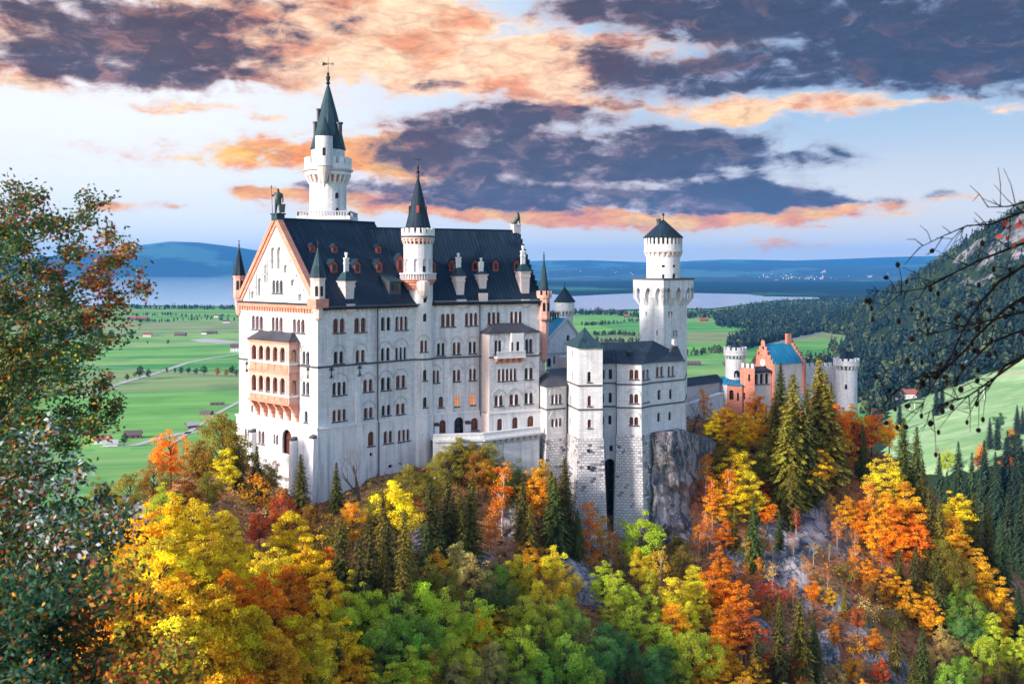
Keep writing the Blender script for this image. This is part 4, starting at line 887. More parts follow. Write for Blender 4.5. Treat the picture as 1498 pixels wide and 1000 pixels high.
mb = MB(); mb.lathe(plan(619, 184.4), [(.3, z(436)), (.7, z(432)), (1.1, z(425)), (1.2, z(418)), (1.2, z(412)), (.6, z(410))], 10); mb.build('bartizan', MAT['stone_rose'], stair)

# the tall tower behind
cn = plan(480, 205); d = 203; z = lambda py: Zp(py, d)
north = thing('round_tower', 'tallest round tower with crown of corbelled arches, steep spire and weathervane behind the roof ridge', 'tower', (cn[0], cn[1], H-36))
fn = Cyl(cn, 3.65); ho = []
for w in [(490.5,495.5,282,290,W(sill=False)),(491,496,304,313,W(sill=False))]: ho += window(fn, north, *w[:4], depth=.4, **w[4])
mb = MB(); wallface(mb, fn, rect(-fn.r*2.2, fn.r*2.2, z(420), z(262)), ho, .4); mb.build('shaft', MAT['stone_white'], north)
mb = MB(); mb.cube((cn[0], cn[1], z(322)), 10.4, 10.4, .7, R(0)); mb.build('platform', MAT['stone_white'], north)
mb = MB()
for i in range(20):
    for sd_ in (0, 1, 2, 3):
        t = -5.0+10.0*i/19; x, y = ((t, -5.0), (5.0, t), (t, 5.0), (-5.0, t))[sd_]; mb.cube((cn[0]+x, cn[1]+y, z(322)+.7), .22, .22, .8)
for sx, sy, x, y in ((10.3, .35, 0, -5), (10.3, .35, 0, 5), (.35, 10.3, 5, 0), (.35, 10.3, -5, 0)): mb.cube((cn[0]+x, cn[1]+y, z(322)+1.5), sx*.999, sy, .2)
mb.build('balustrade', MAT['stone_shade'], north)
corbels(north, cn, 3.65, 4.55, z(269), z(251), 24, 'stone_trim', cap=.7); mb = MB(); mb.lathe(cn, [(3.67, z(266)), (3.72, z(266)), (3.72, z(256)), (3.67, z(256))], 36); mb.build('arch_recess', MAT['stone_terra'], north)
mb = MB(); mb.lathe(cn, [(4.5, z(251)), (4.95, z(249.5)), (4.95, z(247.5)), (4.55, z(246))], 36); mb.build('gallery_floor', MAT['stone_shade'], north)
merlons(north, cn, 4.65, z(247), z(230), 16, 'stone_trim'); mb = MB(); mb.lathe(cn, [(3.3, z(250)), (3.3, z(216)), (3.0, z(215))], 30); mb.build('drum', MAT['stone_white'], north)
mb = MB(); mb.lathe(cn, [(3.35, z(218.5)), (3.55, z(217)), (3.4, z(214)), (2.65, z(190)), (1.85, z(166)), (1.2, z(148)), (.35, z(125)), (.3, z(124))], 12, .2); mb.build('spire', MAT['copper'], north)
mb = MB(); zt = z(126); mb.lathe(cn, [(.32, zt), (.2, zt+.6), (.48, zt+.9), (.25, zt+1.2), (.42, zt+1.9), (.42, zt+2.2), (.18, zt+2.5), (.3, zt+2.8), (.05, zt+3.2), (.05, zt+6.2)], 10); mb.build('finial', MAT['iron'], north)
mb = MB(); zv = z(91); mb.tube([(cn[0]-1.1, cn[1], zv), (cn[0]+1.1, cn[1], zv)], .07, 5); mb.hexa([(cn[0]-1.2, cn[1]-.05, zv-.35), (cn[0]-.1, cn[1]-.05, zv-.1), (cn[0]-.1, cn[1]+.05, zv-.1), (cn[0]-1.2, cn[1]+.05, zv-.35)], [(cn[0]-1.05, cn[1]-.05, zv+.4), (cn[0]-.2, cn[1]-.05, zv+.12), (cn[0]-.2, cn[1]+.05, zv+.12), (cn[0]-1.05, cn[1]+.05, zv+.4)]); mb.tube([(cn[0]+.75, cn[1], zv-.3), (cn[0]+1.15, cn[1], zv), (cn[0]+.75, cn[1], zv+.3)], .06, 4); mb.build('weathervane', MAT['iron'], north)
cb = plan(474, 200.4)
mb = MB(); mb.lathe(cb, [(.15, z(275)), (.3, z(271)), (.6, z(266)), (.75, z(262)), (.95, z(257)), (1.15, z(254)), (1.4, z(248)), (1.5, z(244))], 16); mb.build('bartizan_corbel', MAT['stone_rose'], north)
fbz = Cyl(cb, 1.68); ho = window(fbz, north, 472.3, 476.5, 216, 227, 1, depth=.25, sill=False); mb = MB(); wallface(mb, fbz, rect(-fbz.r*2.6, fbz.r*2.6, z(245), z(200)), ho, .25); mb.build('bartizan', MAT['stone_white'], north)
cone(north, cb, 1.85, z(201), z(173), 'copper', 14, name='bartizan_roof')
for dx, y0, y1, r in ((465.6, 195, 158, .3), (461, 205, 177, .35), (496.5, 200, 178, .55)):
    c = plan(dx, 204); mb = MB(); mb.lathe(c, [(r, z(y0+8)), (r, z(y1+3)), (r*1.35, z(y1+2.5)), (r*1.35, z(y1))], 8); mb.build('chimney', MAT['roof_brown'], north)

# statues on the ridge ends
def skin_statue(name, label, loc, chain, mat_, extra, cat='statue'):
    t = thing(name, label, cat, loc)
    me = bpy.data.meshes.new('body'); o = bpy.data.objects.new('figure', me); C.objects.link(o); o.parent = t
    me.from_pydata([c[0] for c in chain], [(i, c[2]) for i, c in enumerate(chain) if c[2] is not None], [])
    me.materials.append(mat_); sk = o.modifiers.new('skin', 'SKIN'); sk.use_smooth_shade = True; o.modifiers.new('sub', 'SUBSURF').render_levels = 1
    for i, c in enumerate(chain): me.skin_vertices[0].data[i].radius = (c[1], c[1]); me.skin_vertices[0].data[i].use_root = (i == 0)
    for nm, mb, m in extra: mesh_obj(nm, np.array(mb.V)+np.array(loc), mb.F, m, t)
    return t
ap = fg.pt(GW/2, zR+.55, -.3)
ex = MB(); fr_s = Fr((0, 0), (fg.u[0], fg.u[1])); ex.box(fr_s, -.85, .85, -.9, .15, -.8, .8); ex.box(fr_s, -1., 1., .15, .4, -.95, .95)
spr = MB(); spr.tube([(-.95, 0, .4), (-1.15, -.1, 4.9)], .05, 5); spr.lathe((-1.155, -.1), [(.02, 4.75), (.12, 4.95), (.01, 5.4)], 6)
shd = MB(); shd.hexa([(.45, -.5, .5), (1.2, -.3, .5), (1.2, -.2, .5), (.45, -.4, .5)], [(.35, -.5, 2.0), (1.35, -.3, 2.0), (1.35, -.2, 2.0), (.35, -.4, 2.0)])
knight = [((0, 0, 2.5), .46, None), ((0, 0, 3.1), .5, 0), ((0, -.02, 3.75), .55, 1), ((0, 0, 4.1), .2, 2), ((0, -.05, 4.45), .27, 3), ((0, -.03, 4.75), .2, 4),
  ((-.3, 0, 2.1), .34, 0), ((-.38, .02, 1.3), .25, 6), ((-.42, .03, .55), .19, 7), ((-.45, -.3, .45), .15, 8), ((.3, 0, 2.1), .34, 0), ((.36, -.1, 1.3), .25, 10), ((.4, -.1, .55), .19, 11), ((.42, -.4, .45), .15, 12),
  ((-.6, 0, 3.75), .22, 2), ((-.95, -.1, 3.35), .17, 14), ((-1.05, -.15, 3.65), .13, 15), ((.6, 0, 3.7), .22, 2), ((.85, -.05, 3.0), .17, 17), ((.85, -.3, 2.2), .14, 18)]
skin_statue('knight_statue', 'green bronze knight statue with spear and shield on the gable peak', tuple(ap), knight, MAT['bronze'], [('pedestal', ex, MAT['copper']), ('spear', spr, MAT['bronze']), ('shield', shd, MAT['bronze'])])
lp_ = fe.pt(24.2, zR2+.9, -9.6); ex = MB(); ex.cube((0, 0, -1.4), 1.5, 1.5, 1.5, R(27)); ex.cube((0, 0, .1), 1.7, 1.7, .3, R(27))
lion = [((.2, 0, .9), .42, None), ((.35, 0, 1.5), .42, 0), ((.45, 0, 2.1), .42, 1), ((.55, 0, 2.6), .36, 2), ((.2, 0, 2.65), .2, 3), ((-.3, .25, .65), .32, 0), ((.1, .28, .5), .18, 5), ((-.3, -.25, .65), .32, 0), ((.1, -.28, .5), .18, 7), ((.75, .2, 1.2), .16, 2), ((.85, .2, .5), .14, 9), ((.75, -.2, 1.2), .16, 2), ((.85, -.2, .5), .14, 11), ((-.6, 0, .5), .13, 5), ((-.9, .1, .9), .09, 13)]
skin_statue('lion_statue', 'dark bronze seated lion statue on the far end of the roof ridge', tuple(lp_), lion, MAT['bronze'], [('pedestal', ex, MAT['stone_shade'])])
# stepped parapet under the lion
mb = MB()
for k in range(14):
    q = k/13.; nn = -9.6+9.6*q; zz = zR2-(zR2-zE2)*q
    mb.box(fe, 24.2, 24.8, zz-1.5, zz+.35, nn-.4, nn+.42)
mb.build('gable_parapet', MAT['roof_slate'], palace)
# ---------------------------------------------------------------- bower wing, square tower, rear buildings
def polywing(name, parent, pts, z0, z1, m, wins_by_face, n0=0., depth=.4):
    """a wall run over plan points (left to right); windows given per face in photo pixels"""
    for i in range(len(pts)-1):
        f = fr2(pts[i], pts[i+1]); walls(parent, f, rect(0, f.len, z0, z1), wins_by_face.get(i, []), m, 0., name, depth)
def ledges(parent, pts, zs, e=.14, m='trim_dark', h=.26):
    for z in zs:
        mb = MB(); out = offset(pts, e)
        for i in range(len(pts)-1):
            mb.hexa([(*out[i], z-h/2), (*out[i+1], z-h/2), (*pts[i+1], z-h/2), (*pts[i], z-h/2)], [(*out[i], z+h/2), (*out[i+1], z+h/2), (*pts[i+1], z+h/2), (*pts[i], z+h/2)])
        mb.build('string_course', MAT[m], parent)
def offset(pts, e):
    o = []
    for i, p in enumerate(pts):
        ns = []
        if i > 0: f = fr2(pts[i-1], p); ns.append(Vector(f.n))
        if i < len(pts)-1: f = fr2(p, pts[i+1]); ns.append(Vector(f.n))
        if len(ns) == 2:
            b = (ns[0]+ns[1]).normalized(); k = e/max(.35, b.dot(ns[0])); o.append((p[0]+b.x*k, p[1]+b.y*k))
        else: o.append((p[0]+ns[0].x*e, p[1]+ns[0].y*e))
    return o
def base_walls(parent, pts, z0, z1, e0, e1, m='stone_rough', name='stone_base', holes={}):
    lo, hi = offset(pts, e0), offset(pts, e1); mb = MB()
    for i in range(len(pts)-1): mb.poly([(*lo[i], z0), (*lo[i+1], z0), (*hi[i+1], z1), (*hi[i], z1)]); mb.poly([(*hi[i], z1), (*hi[i+1], z1), (*pts[i+1], z1+.02), (*pts[i], z1+.02)])
    return mb.build(name, MAT[m], parent)
zbase = H-62
wing = thing('castle_wing', 'lower white wing with slate roof standing on tall rough stone piers', 'castle wing', (*plan(880, 200), H-45))
r2 = W(n=2, mat='red'); s1 = W(sill=False)
# A: low polygonal annex
A = [plan(782, 196.5), plan(799.5, 190), plan(829, 192.3), plan(834, 199)]; zA = Zp(565, 191); zAb = Zp(641, 191)
polywing('annex_wall', wing, A, zAb, zA, 'stone_white', {1: [(807,821,577,589.5,W(n=3,mat='red',hood=True)), (807,821,612.5,623.5,W(n=3,sill=False,hood=True))]})
ledges(wing, A[:3], [Zp(598, 191)]); base_walls(wing, A, zbase, zAb, 1.0, .12)
mb = MB(); ap_ = [plan(806, 198), plan(829, 199)]; oa = offset(A, .4); mb.add([(*p, zA) for p in oa]+[(*ap_[0], zA+2.6), (*ap_[1], zA+2.7)], [[0, 1, 4], [1, 2, 5, 4], [2, 3, 5], [3, 2, 1, 0]]); mb.build('annex_roof', MAT['roof_brown'], wing)
# B: tall square block with pyramid roof
B = [plan(829.5, 193.5), plan(846, 186), plan(881.5, 186.6), plan(882, 196)]; zBt = Zp(509, 186); zBb = Zp(641, 186)
polywing('block_wall', wing, B, zBb, zBt, 'stone_white', {0: [(836.3,838,512.5,522,s1), (836.2,838,543,556,s1), (834,836,578,592,s1), (833.5,835.5,611,622,s1)], 1: [(860,864,544,558,W()), (860.3,864.3,579,593,W(mat='red')), (860.3,864.3,613.5,625,W(mat='red'))]})
ledges(wing, B[:3], [Zp(564, 186), Zp(599, 186)]); base_walls(wing, B, zbase, zBb, 1.4, .15)
mb = MB(); ob = offset(B, .45); c = plan(855.5, 191.5); bk = [ob[0], ob[1], ob[2], (ob[2][0]+.3, ob[2][1]+9.5), (ob[0][0]-.0, ob[0][1]+4)]
mid = [(p[0]*.45+c[0]*.55, p[1]*.45+c[1]*.55) for p in bk]
k = len(bk); zap = Zp(478, 191.5); mb.add([(*p, zBt+.02) for p in bk]+[(*p, zBt+(zap-zBt)*.42) for p in mid]+[(*c, zap)], [[i, (i+1) % k, k+(i+1) % k, k+i] for i in range(k)]+[[k+i, k+(i+1) % k, 2*k] for i in range(k)]+[list(range(k))[::-1]]); mb.build('pyramid_roof', MAT['copper'], wing)
for px, y0, y1 in ((861, 657, 661), (861.5, 681, 687)):
    f = fr2(B[1], B[2]).off(.55+.012*(y0-640)); s = f.s(px); mb = MB(); mb.box(f, s-.25, s+.25, f.z(s, y1), f.z(s, y0), -.4, .03); mb.build('slit_window', MAT['pane_dark'], wing)
# C: recessed length with the tall niche, D: polygonal tower, E: straight length
Cc = [plan(879, 192.2), plan(902, 192.4)]; zC = Zp(532, 192); D_ = [plan(901, 193.6), plan(902.5, 191.2), plan(938.5, 190.6), plan(953, 193.6)]; E_ = [plan(953, 193.6), plan(1001.5, 199.6)]; zCb = Zp(636, 191)
polywing('wing_wall', wing, Cc, zbase, zC, 'stone_white', {0: [(880.3,884,541,554,W(sill=False)), (891,895,540,554,W(sill=False)), (880.3,883.5,575.5,589,W(sill=False)), (891,894.5,574.5,588.5,s1), (880.5,883.5,609,621,s1), (890.5,894,608,620,s1), (892,896,652,659,W(flat=True,sill=False)), (885,899,671,800,W(sill=False,depth=2.2,name='tall_niche'))]})
polywing('wing_wall', wing, D_, zCb, Zp(532, 191), 'stone_white', {1: [(921.5,933.5,541,554,r2), (921.5,933,576.5,589,W(n=2,mat='red',hood=True)), (921.5,933,610,621,W(n=2,mat='red',hood=True))], 2: [(940.5,949,540.5,554,r2), (939.8,949,573,588,W(mat='blind',depth=.12,name='blind_arch')), (940,949,606,623,W(mat='blind',depth=.12,sill=False,name='blind_arch'))]})
polywing('wing_wall', wing, E_, zbase+10, Zp(529, 196), 'stone_white', {0: [(960.5,969.5,536.5,550,W(n=2)), (977.5,985.5,535.5,549,W(n=2)), (962.5,966.5,570,584,W(sill=False)), (979.5,983,569,583,s1), (962,965.8,603.5,616,s1), (978.5,982,602,614,s1)]})
fend = [E_[1], plan(1004, 210)]; polywing('wing_wall', wing, fend, zbase+10, Zp(529, 196), 'stone_white', {})
pts = Cc[:1]+[Cc[1]]; ledges(wing, Cc, [Zp(560.5, 192), Zp(594.5, 192)]); ledges(wing, D_, [Zp(562, 191), Zp(596, 191)]); ledges(wing, E_+[fend[1]], [Zp(562, 191), Zp(596, 191)])
base_walls(wing, D_, zbase, zCb, 1.1, .15)
mb = MB(); f = fr2(*Cc); mb.tube([f.pt(f.s(901.5), zC, .6), f.pt(f.s(901.5), zC-16, .6)], .13, 6); mb.build('downpipe', MAT['pipe'], wing)
f = fr2(A[2], A[3]); mb = MB(); p = plan(828.5, 191.6); mb.tube([(p[0], p[1], zA-.2), (p[0], p[1], zA-22)], .13, 6); mb.build('downpipe', MAT['pipe'], wing)
# roofs of C, D and E
zr = Zp(501.5, 201); ez = lambda p, py: (*p, Zp(py, p[1]))
oc = offset([Cc[0], D_[1], D_[2], D_[3], E_[1]], .45); zz = Zp(531.5, 191.5)
R0, R1 = (*plan(879, 203), zr), (*plan(955, 205), zr+.2); R2 = (*plan(925, 197.5), zr-.7)
mb = MB(); q = [(*p, zz) for p in oc]; dn = plan(902, 192.2)
mb.add([(*plan(879, 191.6), zz), (*plan(901.5, 191.7), zz), q[1], q[2], q[3], (oc[4][0], oc[4][1], Zp(528, 199)), R0, R1, (*plan(903, 202.6), zr), (*plan(985, 206), Zp(513, 206)), (*plan(1000, 212), Zp(524, 212)), (*plan(879, 214), Zp(540, 214)), (*plan(1000, 222), Zp(540, 222))],
  [[0, 1, 8, 6], [1, 2, 8], [2, 3, 7, 8], [3, 4, 7], [4, 5, 9, 7], [5, 10, 9], [6, 8, 7, 9, 10, 12, 11]]); mb.build('wing_roof', MAT['roof_slate'], wing)
mb = MB(); p = P(921, 516, 196); mb.cube((p.x, p.y, p.z-.6), .9, 1.2, .9, .3); mb.build('skylight', MAT['iron'], wing)
# dark stepped gable at the end with its chimney
f = Fr(plan(985, 204.4), (math.sin(R(58)), math.cos(R(58)))); mb = MB()
g = [(0, -5.2), (3.0, -5.6), (3.0, -3.6), (2.3, -2.1), (1.5, -.7), (.7, .55), (-.1, .55), (-1.0, -.9), (-2, -2.3), (-2.6, -3.4)]; zg = Zp(508, 204)
mb.hexa([f.pt(a, zg+b, .25) for a, b in g], [f.pt(a, zg+b, -.35) for a, b in g]); mb.build('gable_parapet', MAT['roof_brown'], wing)
mb = MB(); p = f.pt(.3, 0, 0); mb.cube((p.x, p.y, zg+.3), .8, .8, 1.3, .5); mb.build('chimney', MAT['stone_shade'], wing)
p = f.pt(2.7, 0, 0); mb = MB(); mb.lathe((p.x, p.y), [(.35, zg-4.2), (.5, zg-3.4), (.3, zg-3.2), (.45, zg-2.6), (.2, zg-2.2)], 8); mb.build('finial', MAT['stone_trim'], wing)

# square tower
dT = 224.0; ut = Vector((math.sin(R(53)), math.cos(R(53)))); vt = Vector((-ut.y, ut.x)); T0 = V2(plan(970.5, dT)); wT = 7.45
sq = thing('square_tower', 'tall square white tower with pointed corbel arches, a round lookout and conical dark roof', 'tower', (T0.x, T0.y, H-35))
fl_, fr_ = fr2(T0+vt*wT, T0), fr2(T0, T0+ut*wT); z = lambda py: Zp(py, dT); zt1, zc_ = z(424), z(447)
walls(sq, fl_, rect(0, wT, H-50, zc_), [(944.3,946,456,462,W(flat=True,sill=False)), (960,961.8,483,491,W(flat=True,sill=False))], name='shaft'); walls(sq, fr_, rect(0, wT, H-50, zc_), [(978.3,983.2,456,463,W(n=2,flat=True,sill=False,gap=.35)), (985.5,990,483.5,491,W(n=2,flat=True,sill=False,gap=.35))], name='shaft')
mb = MB(); q = [T0, T0+ut*wT, T0+ut*wT+vt*wT, T0+vt*wT]; f = fr2(q[1], q[2]); mb.poly([f.pt(0, H-50), f.pt(f.len, H-50), f.pt(f.len, zc_), f.pt(0, zc_)]); f = fr2(q[2], q[3]); mb.poly([f.pt(0, H-50), f.pt(f.len, H-50), f.pt(f.len, zc_), f.pt(0, zc_)]); mb.build('shaft', MAT['stone_white'], sq)
eT = 1.0; ctr = T0+(ut+vt)*wT/2; corn = [ctr+(ut*a+vt*b)*(wT/2+eT) for a, b in ((-1, 1), (-1, -1), (1, -1), (1, 1))]
mb = MB(); rec = MB(); ztop = z(409.5)
for i in range(4):
    f = fr2(corn[i], corn[(i+1) % 4]); Lf = f.len; hs_ = []
    for k in range(3):
        c = Lf*(k+.5)/3+(0, 0, 0)[k]; hs_.append(arch(c-.98, c+.98, zc_-.2, z(421.5), 8, True))
    # three pointed arches spring from wedge corbels that die back into the shaft
    out = [(0, ztop), (0, z(426))]
    pts_ = []
    for k in range(4):
        c = Lf*k/3; 
    top = MB()
    poly_ = [(0, ztop), (0, z(436))]
    for k in range(3):
        a, b = Lf*k/3+.62, Lf*(k+1)/3-.62; m = (a+b)/2; za, zp_ = z(436), z(420.5)
        poly_ += [(a, za), (a, z(430)), (a+(m-a)*.35, z(424.5)), (m, zp_), (b-(b-m)*.35, z(424.5)), (b, z(430)), (b, za)]
    poly_ += [(Lf, z(436)), (Lf, ztop)]
    wallface(mb, f, poly_[::-1], [], .5)
    for k in range(4):
        c = min(max(Lf*k/3, .31), Lf-.31); w = .62 if 0 < k < 3 else .31
        a0_, a1_ = c-w, c+w; zz0, zz1 = zc_-.1, z(435.9)
        pin = 0.0
        mb.hexa([f.pt(max(a0_, eT*.9) if k == 0 else min(max(a0_, eT), Lf-eT-.1), zz0, -eT+.02), f.pt(min(max(a1_, eT+.1), Lf-eT), zz0, -eT+.02), f.pt(min(max(a1_, eT+.1), Lf-eT), zz0, -eT-.1), f.pt(min(max(a0_, eT), Lf-eT-.1), zz0, -eT-.1)], [f.pt(a0_, zz1, 0), f.pt(a1_, zz1, 0), f.pt(a1_, zz1, -eT-.1), f.pt(a0_, zz1, -eT-.1)])
        mb.box(f, a0_, a1_, z(436), z(421), -eT, -.005)
    rec.poly([f.pt(eT-.02, zc_-.2, -eT+.01), f.pt(Lf-eT+.02, zc_-.2, -eT+.01), f.pt(Lf-eT+.02, z(419), -eT+.01), f.pt(eT-.02, z(419), -eT+.01)])
mb.build('corbel_arcade', MAT['stone_white'], sq); rec.build('arcade_recess', MAT['stone_white'], sq)
mb = MB(); oc_ = [ctr+(ut*a+vt*b)*(wT/2+eT+.15) for a, b in ((-1, -1), (1, -1), (1, 1), (-1, 1))]; mb.prism([(p.x, p.y) for p in oc_], ztop, z(407)); mb.build('platform', MAT['trim_dark'], sq)
cr = (ctr.x, ctr.y); dC = ctr.y; z = lambda py: Zp(py, dC); fr3 = Cyl(cr, 3.75); ho = []
for w in [(968.5,971.8,401,407.5,W(sill=False)), (984,988,400,407.5,W(sill=False)), (968.5,972,388,390.5,W(flat=True,sill=False)), (984.5,988,388,390.5,W(flat=True,sill=False))]: ho += window(fr3, sq, *w[:4], depth=.4, **w[4])
mb = MB(); wallface(mb, fr3, rect(-fr3.r*2.2, fr3.r*2.2, z(409), z(370)), ho, .4); mb.build('lookout', MAT['stone_white'], sq)
corbels(sq, cr, 3.75, 4.3, z(376), z(366), 22, 'stone_rose', cap=.5); fr4 = Cyl(cr, 4.25); ho = []
for k in range(-5, 6):
    s = k*1.02; ho.append(rect(s-.27, s+.27, z(357.5), z(348.3)))
mb = MB(); wallface(mb, fr4, rect(-fr4.r*2.4, fr4.r*2.4, z(367), z(347)), ho, .4); mb.build('lookout_parapet', MAT['stone_white'], sq); mb = MB(); mb.lathe(cr, [(3.8, z(368)), (3.8, z(347))], 28); mb.build('lookout_core', MAT['pane_dark'], sq)
cone(sq, cr, 4.55, z(347.5), z(321), 'roof_slate', 24, name='conical_roof'); mb = MB(); zf_ = z(322); mb.lathe(cr, [(.12, zf_-.3), (.1, zf_+.9), (.3, zf_+1.1), (.3, zf_+1.4), (.05, zf_+1.6)], 8); mb.build('finial', MAT['iron'], sq)
c = plan(963.5, dC-.4); mb = MB(); mb.lathe(c, [(.5, z(340)), (.42, z(324)), (.55, z(323)), (.55, z(320))], 8); mb.build('chimney', MAT['roof_brown'], sq)

# the house with blue green roof and the round turret behind it
rear = thing('gabled_house', 'white gabled house with blue green metal roof behind the hall corner', 'house', (*plan(826, 222), H-35))
G0, G1 = plan(800, 216), plan(850, 222); f = fr2(G0, G1); apx = f.s(829); zg0, zga = Zp(497, 218), Zp(466, 219)
walls(rear, f, [(0, H-40), (f.len, H-40), (f.len, zg0), (apx, zga), (0, zg0)], [(829.5,833,490,498,W(sill=False)), (810,818,520.5,532,W(n=2,sill=False,gap=.2)), (796+5,806,524,536,W(sill=False))], name='gable_wall')
bk = Vector((-f.n[0], -f.n[1])); mb = MB(); n_ = 14
pt = lambda s, zz, n: f.pt(s, zz, n)
mb.add([pt(-.5, zg0-.5, .3), pt(apx, zga+.15, .3), pt(f.len+.5, zg0-.5, .3), pt(-.5, zg0-.5, -n_), pt(apx, zga+.15, -n_), pt(f.len+.5, zg0-.5, -n_)], [[0, 1, 4, 3], [1, 2, 5, 4], [3, 4, 5]]); mb.build('roof', MAT['roof_teal'], rear)
mb = MB()
for a, b in (((0, zg0), (apx, zga)), ((f.len, zg0), (apx, zga))): mb.hexa([f.pt(a[0], a[1]-.35, .35), f.pt(b[0], b[1]-.3, .35), f.pt(b[0], b[1]+.25, .35), f.pt(a[0], a[1]+.2, .35)], [f.pt(a[0], a[1]-.35, -.1), f.pt(b[0], b[1]-.3, -.1), f.pt(b[0], b[1]+.25, -.1), f.pt(a[0], a[1]+.2, -.1)])
mb.build('raking_cornice', MAT['stone_shade'], rear)
mb = MB(); p = f.pt(apx-1.2, 0, -4)
for k in range(4): mb.lathe((p.x+.55*k, p.y), [(.2, zga-1), (.2, zga+.9), (.28, zga+1.), (.22, zga+1.2)], 7)
mb.build('chimney_pot', MAT['iron'], rear)
band('ledge', rear, f, -.2, f.len+.2, Zp(516, 219), Zp(514.5, 219), .3, 'stone_shade'); band('ledge', rear, f, -.2, f.len+.2, Zp(541, 219), Zp(538.5, 219), .5, 'trim_dark')
mb = MB(); f2 = fr2(plan(789, 203), plan(838, 206)); mb.box(f2, 0, f2.len, H-45, Zp(547, 204), -3, 0); mb.box(f2, -.2, f2.len, Zp(547, 204), Zp(544.5, 204), -3.2, .25); mb.build('forecourt_wall', MAT['stone_white'], rear)
mb = MB(); f3 = fr2(plan(836, 203), plan(851, 206)); mb.box(f3, 0, f3.len, H-30, Zp(521, 206), -4, 0); mb.build('side_wall', MAT['stone_rose'], rear)
ctu = plan(826, 236); d = 233; z = lambda py: Zp(py, d)
tur = thing('round_turret', 'slim white round turret with pointed dark cap rising behind the blue green roof', 'tower', (*ctu, H-35))
mb = MB(); mb.lathe(ctu, [(1.9, H-40), (1.9, z(463)), ], 20); mb.build('shaft', MAT['stone_white'], tur); corbels(tur, ctu, 1.9, 2.25, z(463), z(454), 16, cap=.3)
mb = MB(); mb.lathe(ctu, [(2.2, z(454)), (2.25, z(453.5)), (2.25, z(442)), (1.9, z(441.5))], 20); mb.build('parapet', MAT['stone_white'], tur); cone(tur, ctu, 2.55, z(441.5), z(420), 'roof_slate', 16, name='conical_roof'); finial(tur, ctu, z(420.5), 1.2, .12)

# ---------------------------------------------------------------- gatehouse
dg = 262.
gate = thing('gatehouse', 'red brick gatehouse with stepped gables and bright blue roof at the right end', 'gatehouse', (*plan(1115, dg), H-36))
z = lambda py, d=dg: Zp(py, d)
ug = Vector((math.sin(R(60)), math.cos(R(60)))); vg = Vector((-ug.y, ug.x))
QR = V2(plan(1133.5, 256)); du = Vector((math.sin(R(62)), math.cos(R(62)))); dgl = Vector((-du.y, du.x)); Wg = 8.7; Q0 = QR+dgl*Wg; fgt = fr2(Q0, QR); wg = Wg
stp = [(0, z(537))]; nst = 6
tl = []
for k in range(nst):
    s = wg/2*(k/nst); zz = z(536)+(z(499)-z(536))*((k+1)/nst); tl += [(s, zz), (wg/2*((k+1)/nst), zz)]
tl[-1] = (wg/2-.55, tl[-1][1]); tl += [(wg/2-.55, z(496.5)), (wg/2+.55, z(496.5))]
tr_ = [(wg-a, b) for a, b in tl[:-2]][::-1]
walls(gate, fgt, [(0, z(600)), (wg, z(600))]+[(a, b) for a, b in (tl+tr_)][::-1], [(1115.2,1117.5,506,511,W(flat=False,sill=False)), (1109,1111,514,519,s1), (1122.5,1125,514,519,s1), (1117,1121,535,542,s1)], 'brick_red', 0, 'stepped_gable', .3)
mb = MB(); p_ = fgt.pt(wg*.5, z(529), .08)
ring = [(p_.x+fgt.u[0]*math.cos(t*.5236)*.9, p_.y+fgt.u[1]*math.cos(t*.5236)*.9, p_.z+math.sin(t*.5236)*.9) for t in range(12)]; mb.poly(ring); mb.build('clock_face', MAT['house_white'], gate)
fro = Fr(QR, du); L_ = 9.3; rd = Wg/2; ze_, zr_ = z(532, 257), z(503, 260)
mb = MB(); mb.add([fro.pt(.3, ze_, .4), fro.pt(L_, ze_, .4), fro.pt(L_, zr_, -rd), fro.pt(.3, zr_, -rd), fro.pt(.3, ze_, -Wg-.4), fro.pt(L_, ze_, -Wg-.4)], [[0, 1, 2, 3], [3, 2, 5, 4], [0, 3, 4], [1, 5, 2]]); mb.build('roof', MAT['roof_teal'], gate)
mb = MB()
for k in range(7):
    q = k/6.
    for sg_ in (-1, 1): mb.box(fro, L_-.1, L_+.55, z(575), zr_+(ze_-zr_)*q+.75, -rd+sg_*(rd+.2)*q-.42, -rd+sg_*(rd+.2)*q+.42)
mb.build('rear_stepped_gable', MAT['brick_red'], gate)
mb = MB(); wallface(mb, fro, rect(0, L_+.5, z(610), ze_), []); mb.build('wall', MAT['stone_rose'], gate)
mb = MB(); mb.cube((*plan(1153, 260), z(502)), 1.1, 1.1, 2.6, .3); mb.build('chimney', MAT['brick_red'], gate)
fm = fr2(plan(1083, 257), plan(1104, 254)); walls(gate, fm, rect(0, fm.len, z(600), z(534)), [(1094.5,1097.5,547,557.5,s1), (1088,1090,574,584,s1)], 'brick_red', 0, 'wall', .3)
fm2 = fr2(plan(1103, 255), plan(1128, 257)); walls(gate, fm2, rect(0, fm2.len, z(600), z(541)), [(1104.5,1124,546.5,561,W(n=3,gap=.5))], 'stone_rose', 0, 'loggia', .6)
mb = MB(); e = .4; mb.hexa([fm2.pt(-e, z(541.5), e), fm2.pt(fm2.len+e, z(541.5), e), fm2.pt(fm2.len+e, z(541.5), -3), fm2.pt(-e, z(541.5), -3)], [fm2.pt(-e, z(539), e-.2), fm2.pt(fm2.len+e, z(539), e-.2), fm2.pt(fm2.len+e, z(534), -3), fm2.pt(-e, z(534), -3)]); mb.build('loggia_roof', MAT['roof_slate'], gate)
mb = MB(); lombard(mb, fm, 0, fm.len, z(528), 1.2, -.6, 1.3, .7, .6); mb.build('battlement', MAT['stone_rose'], gate)
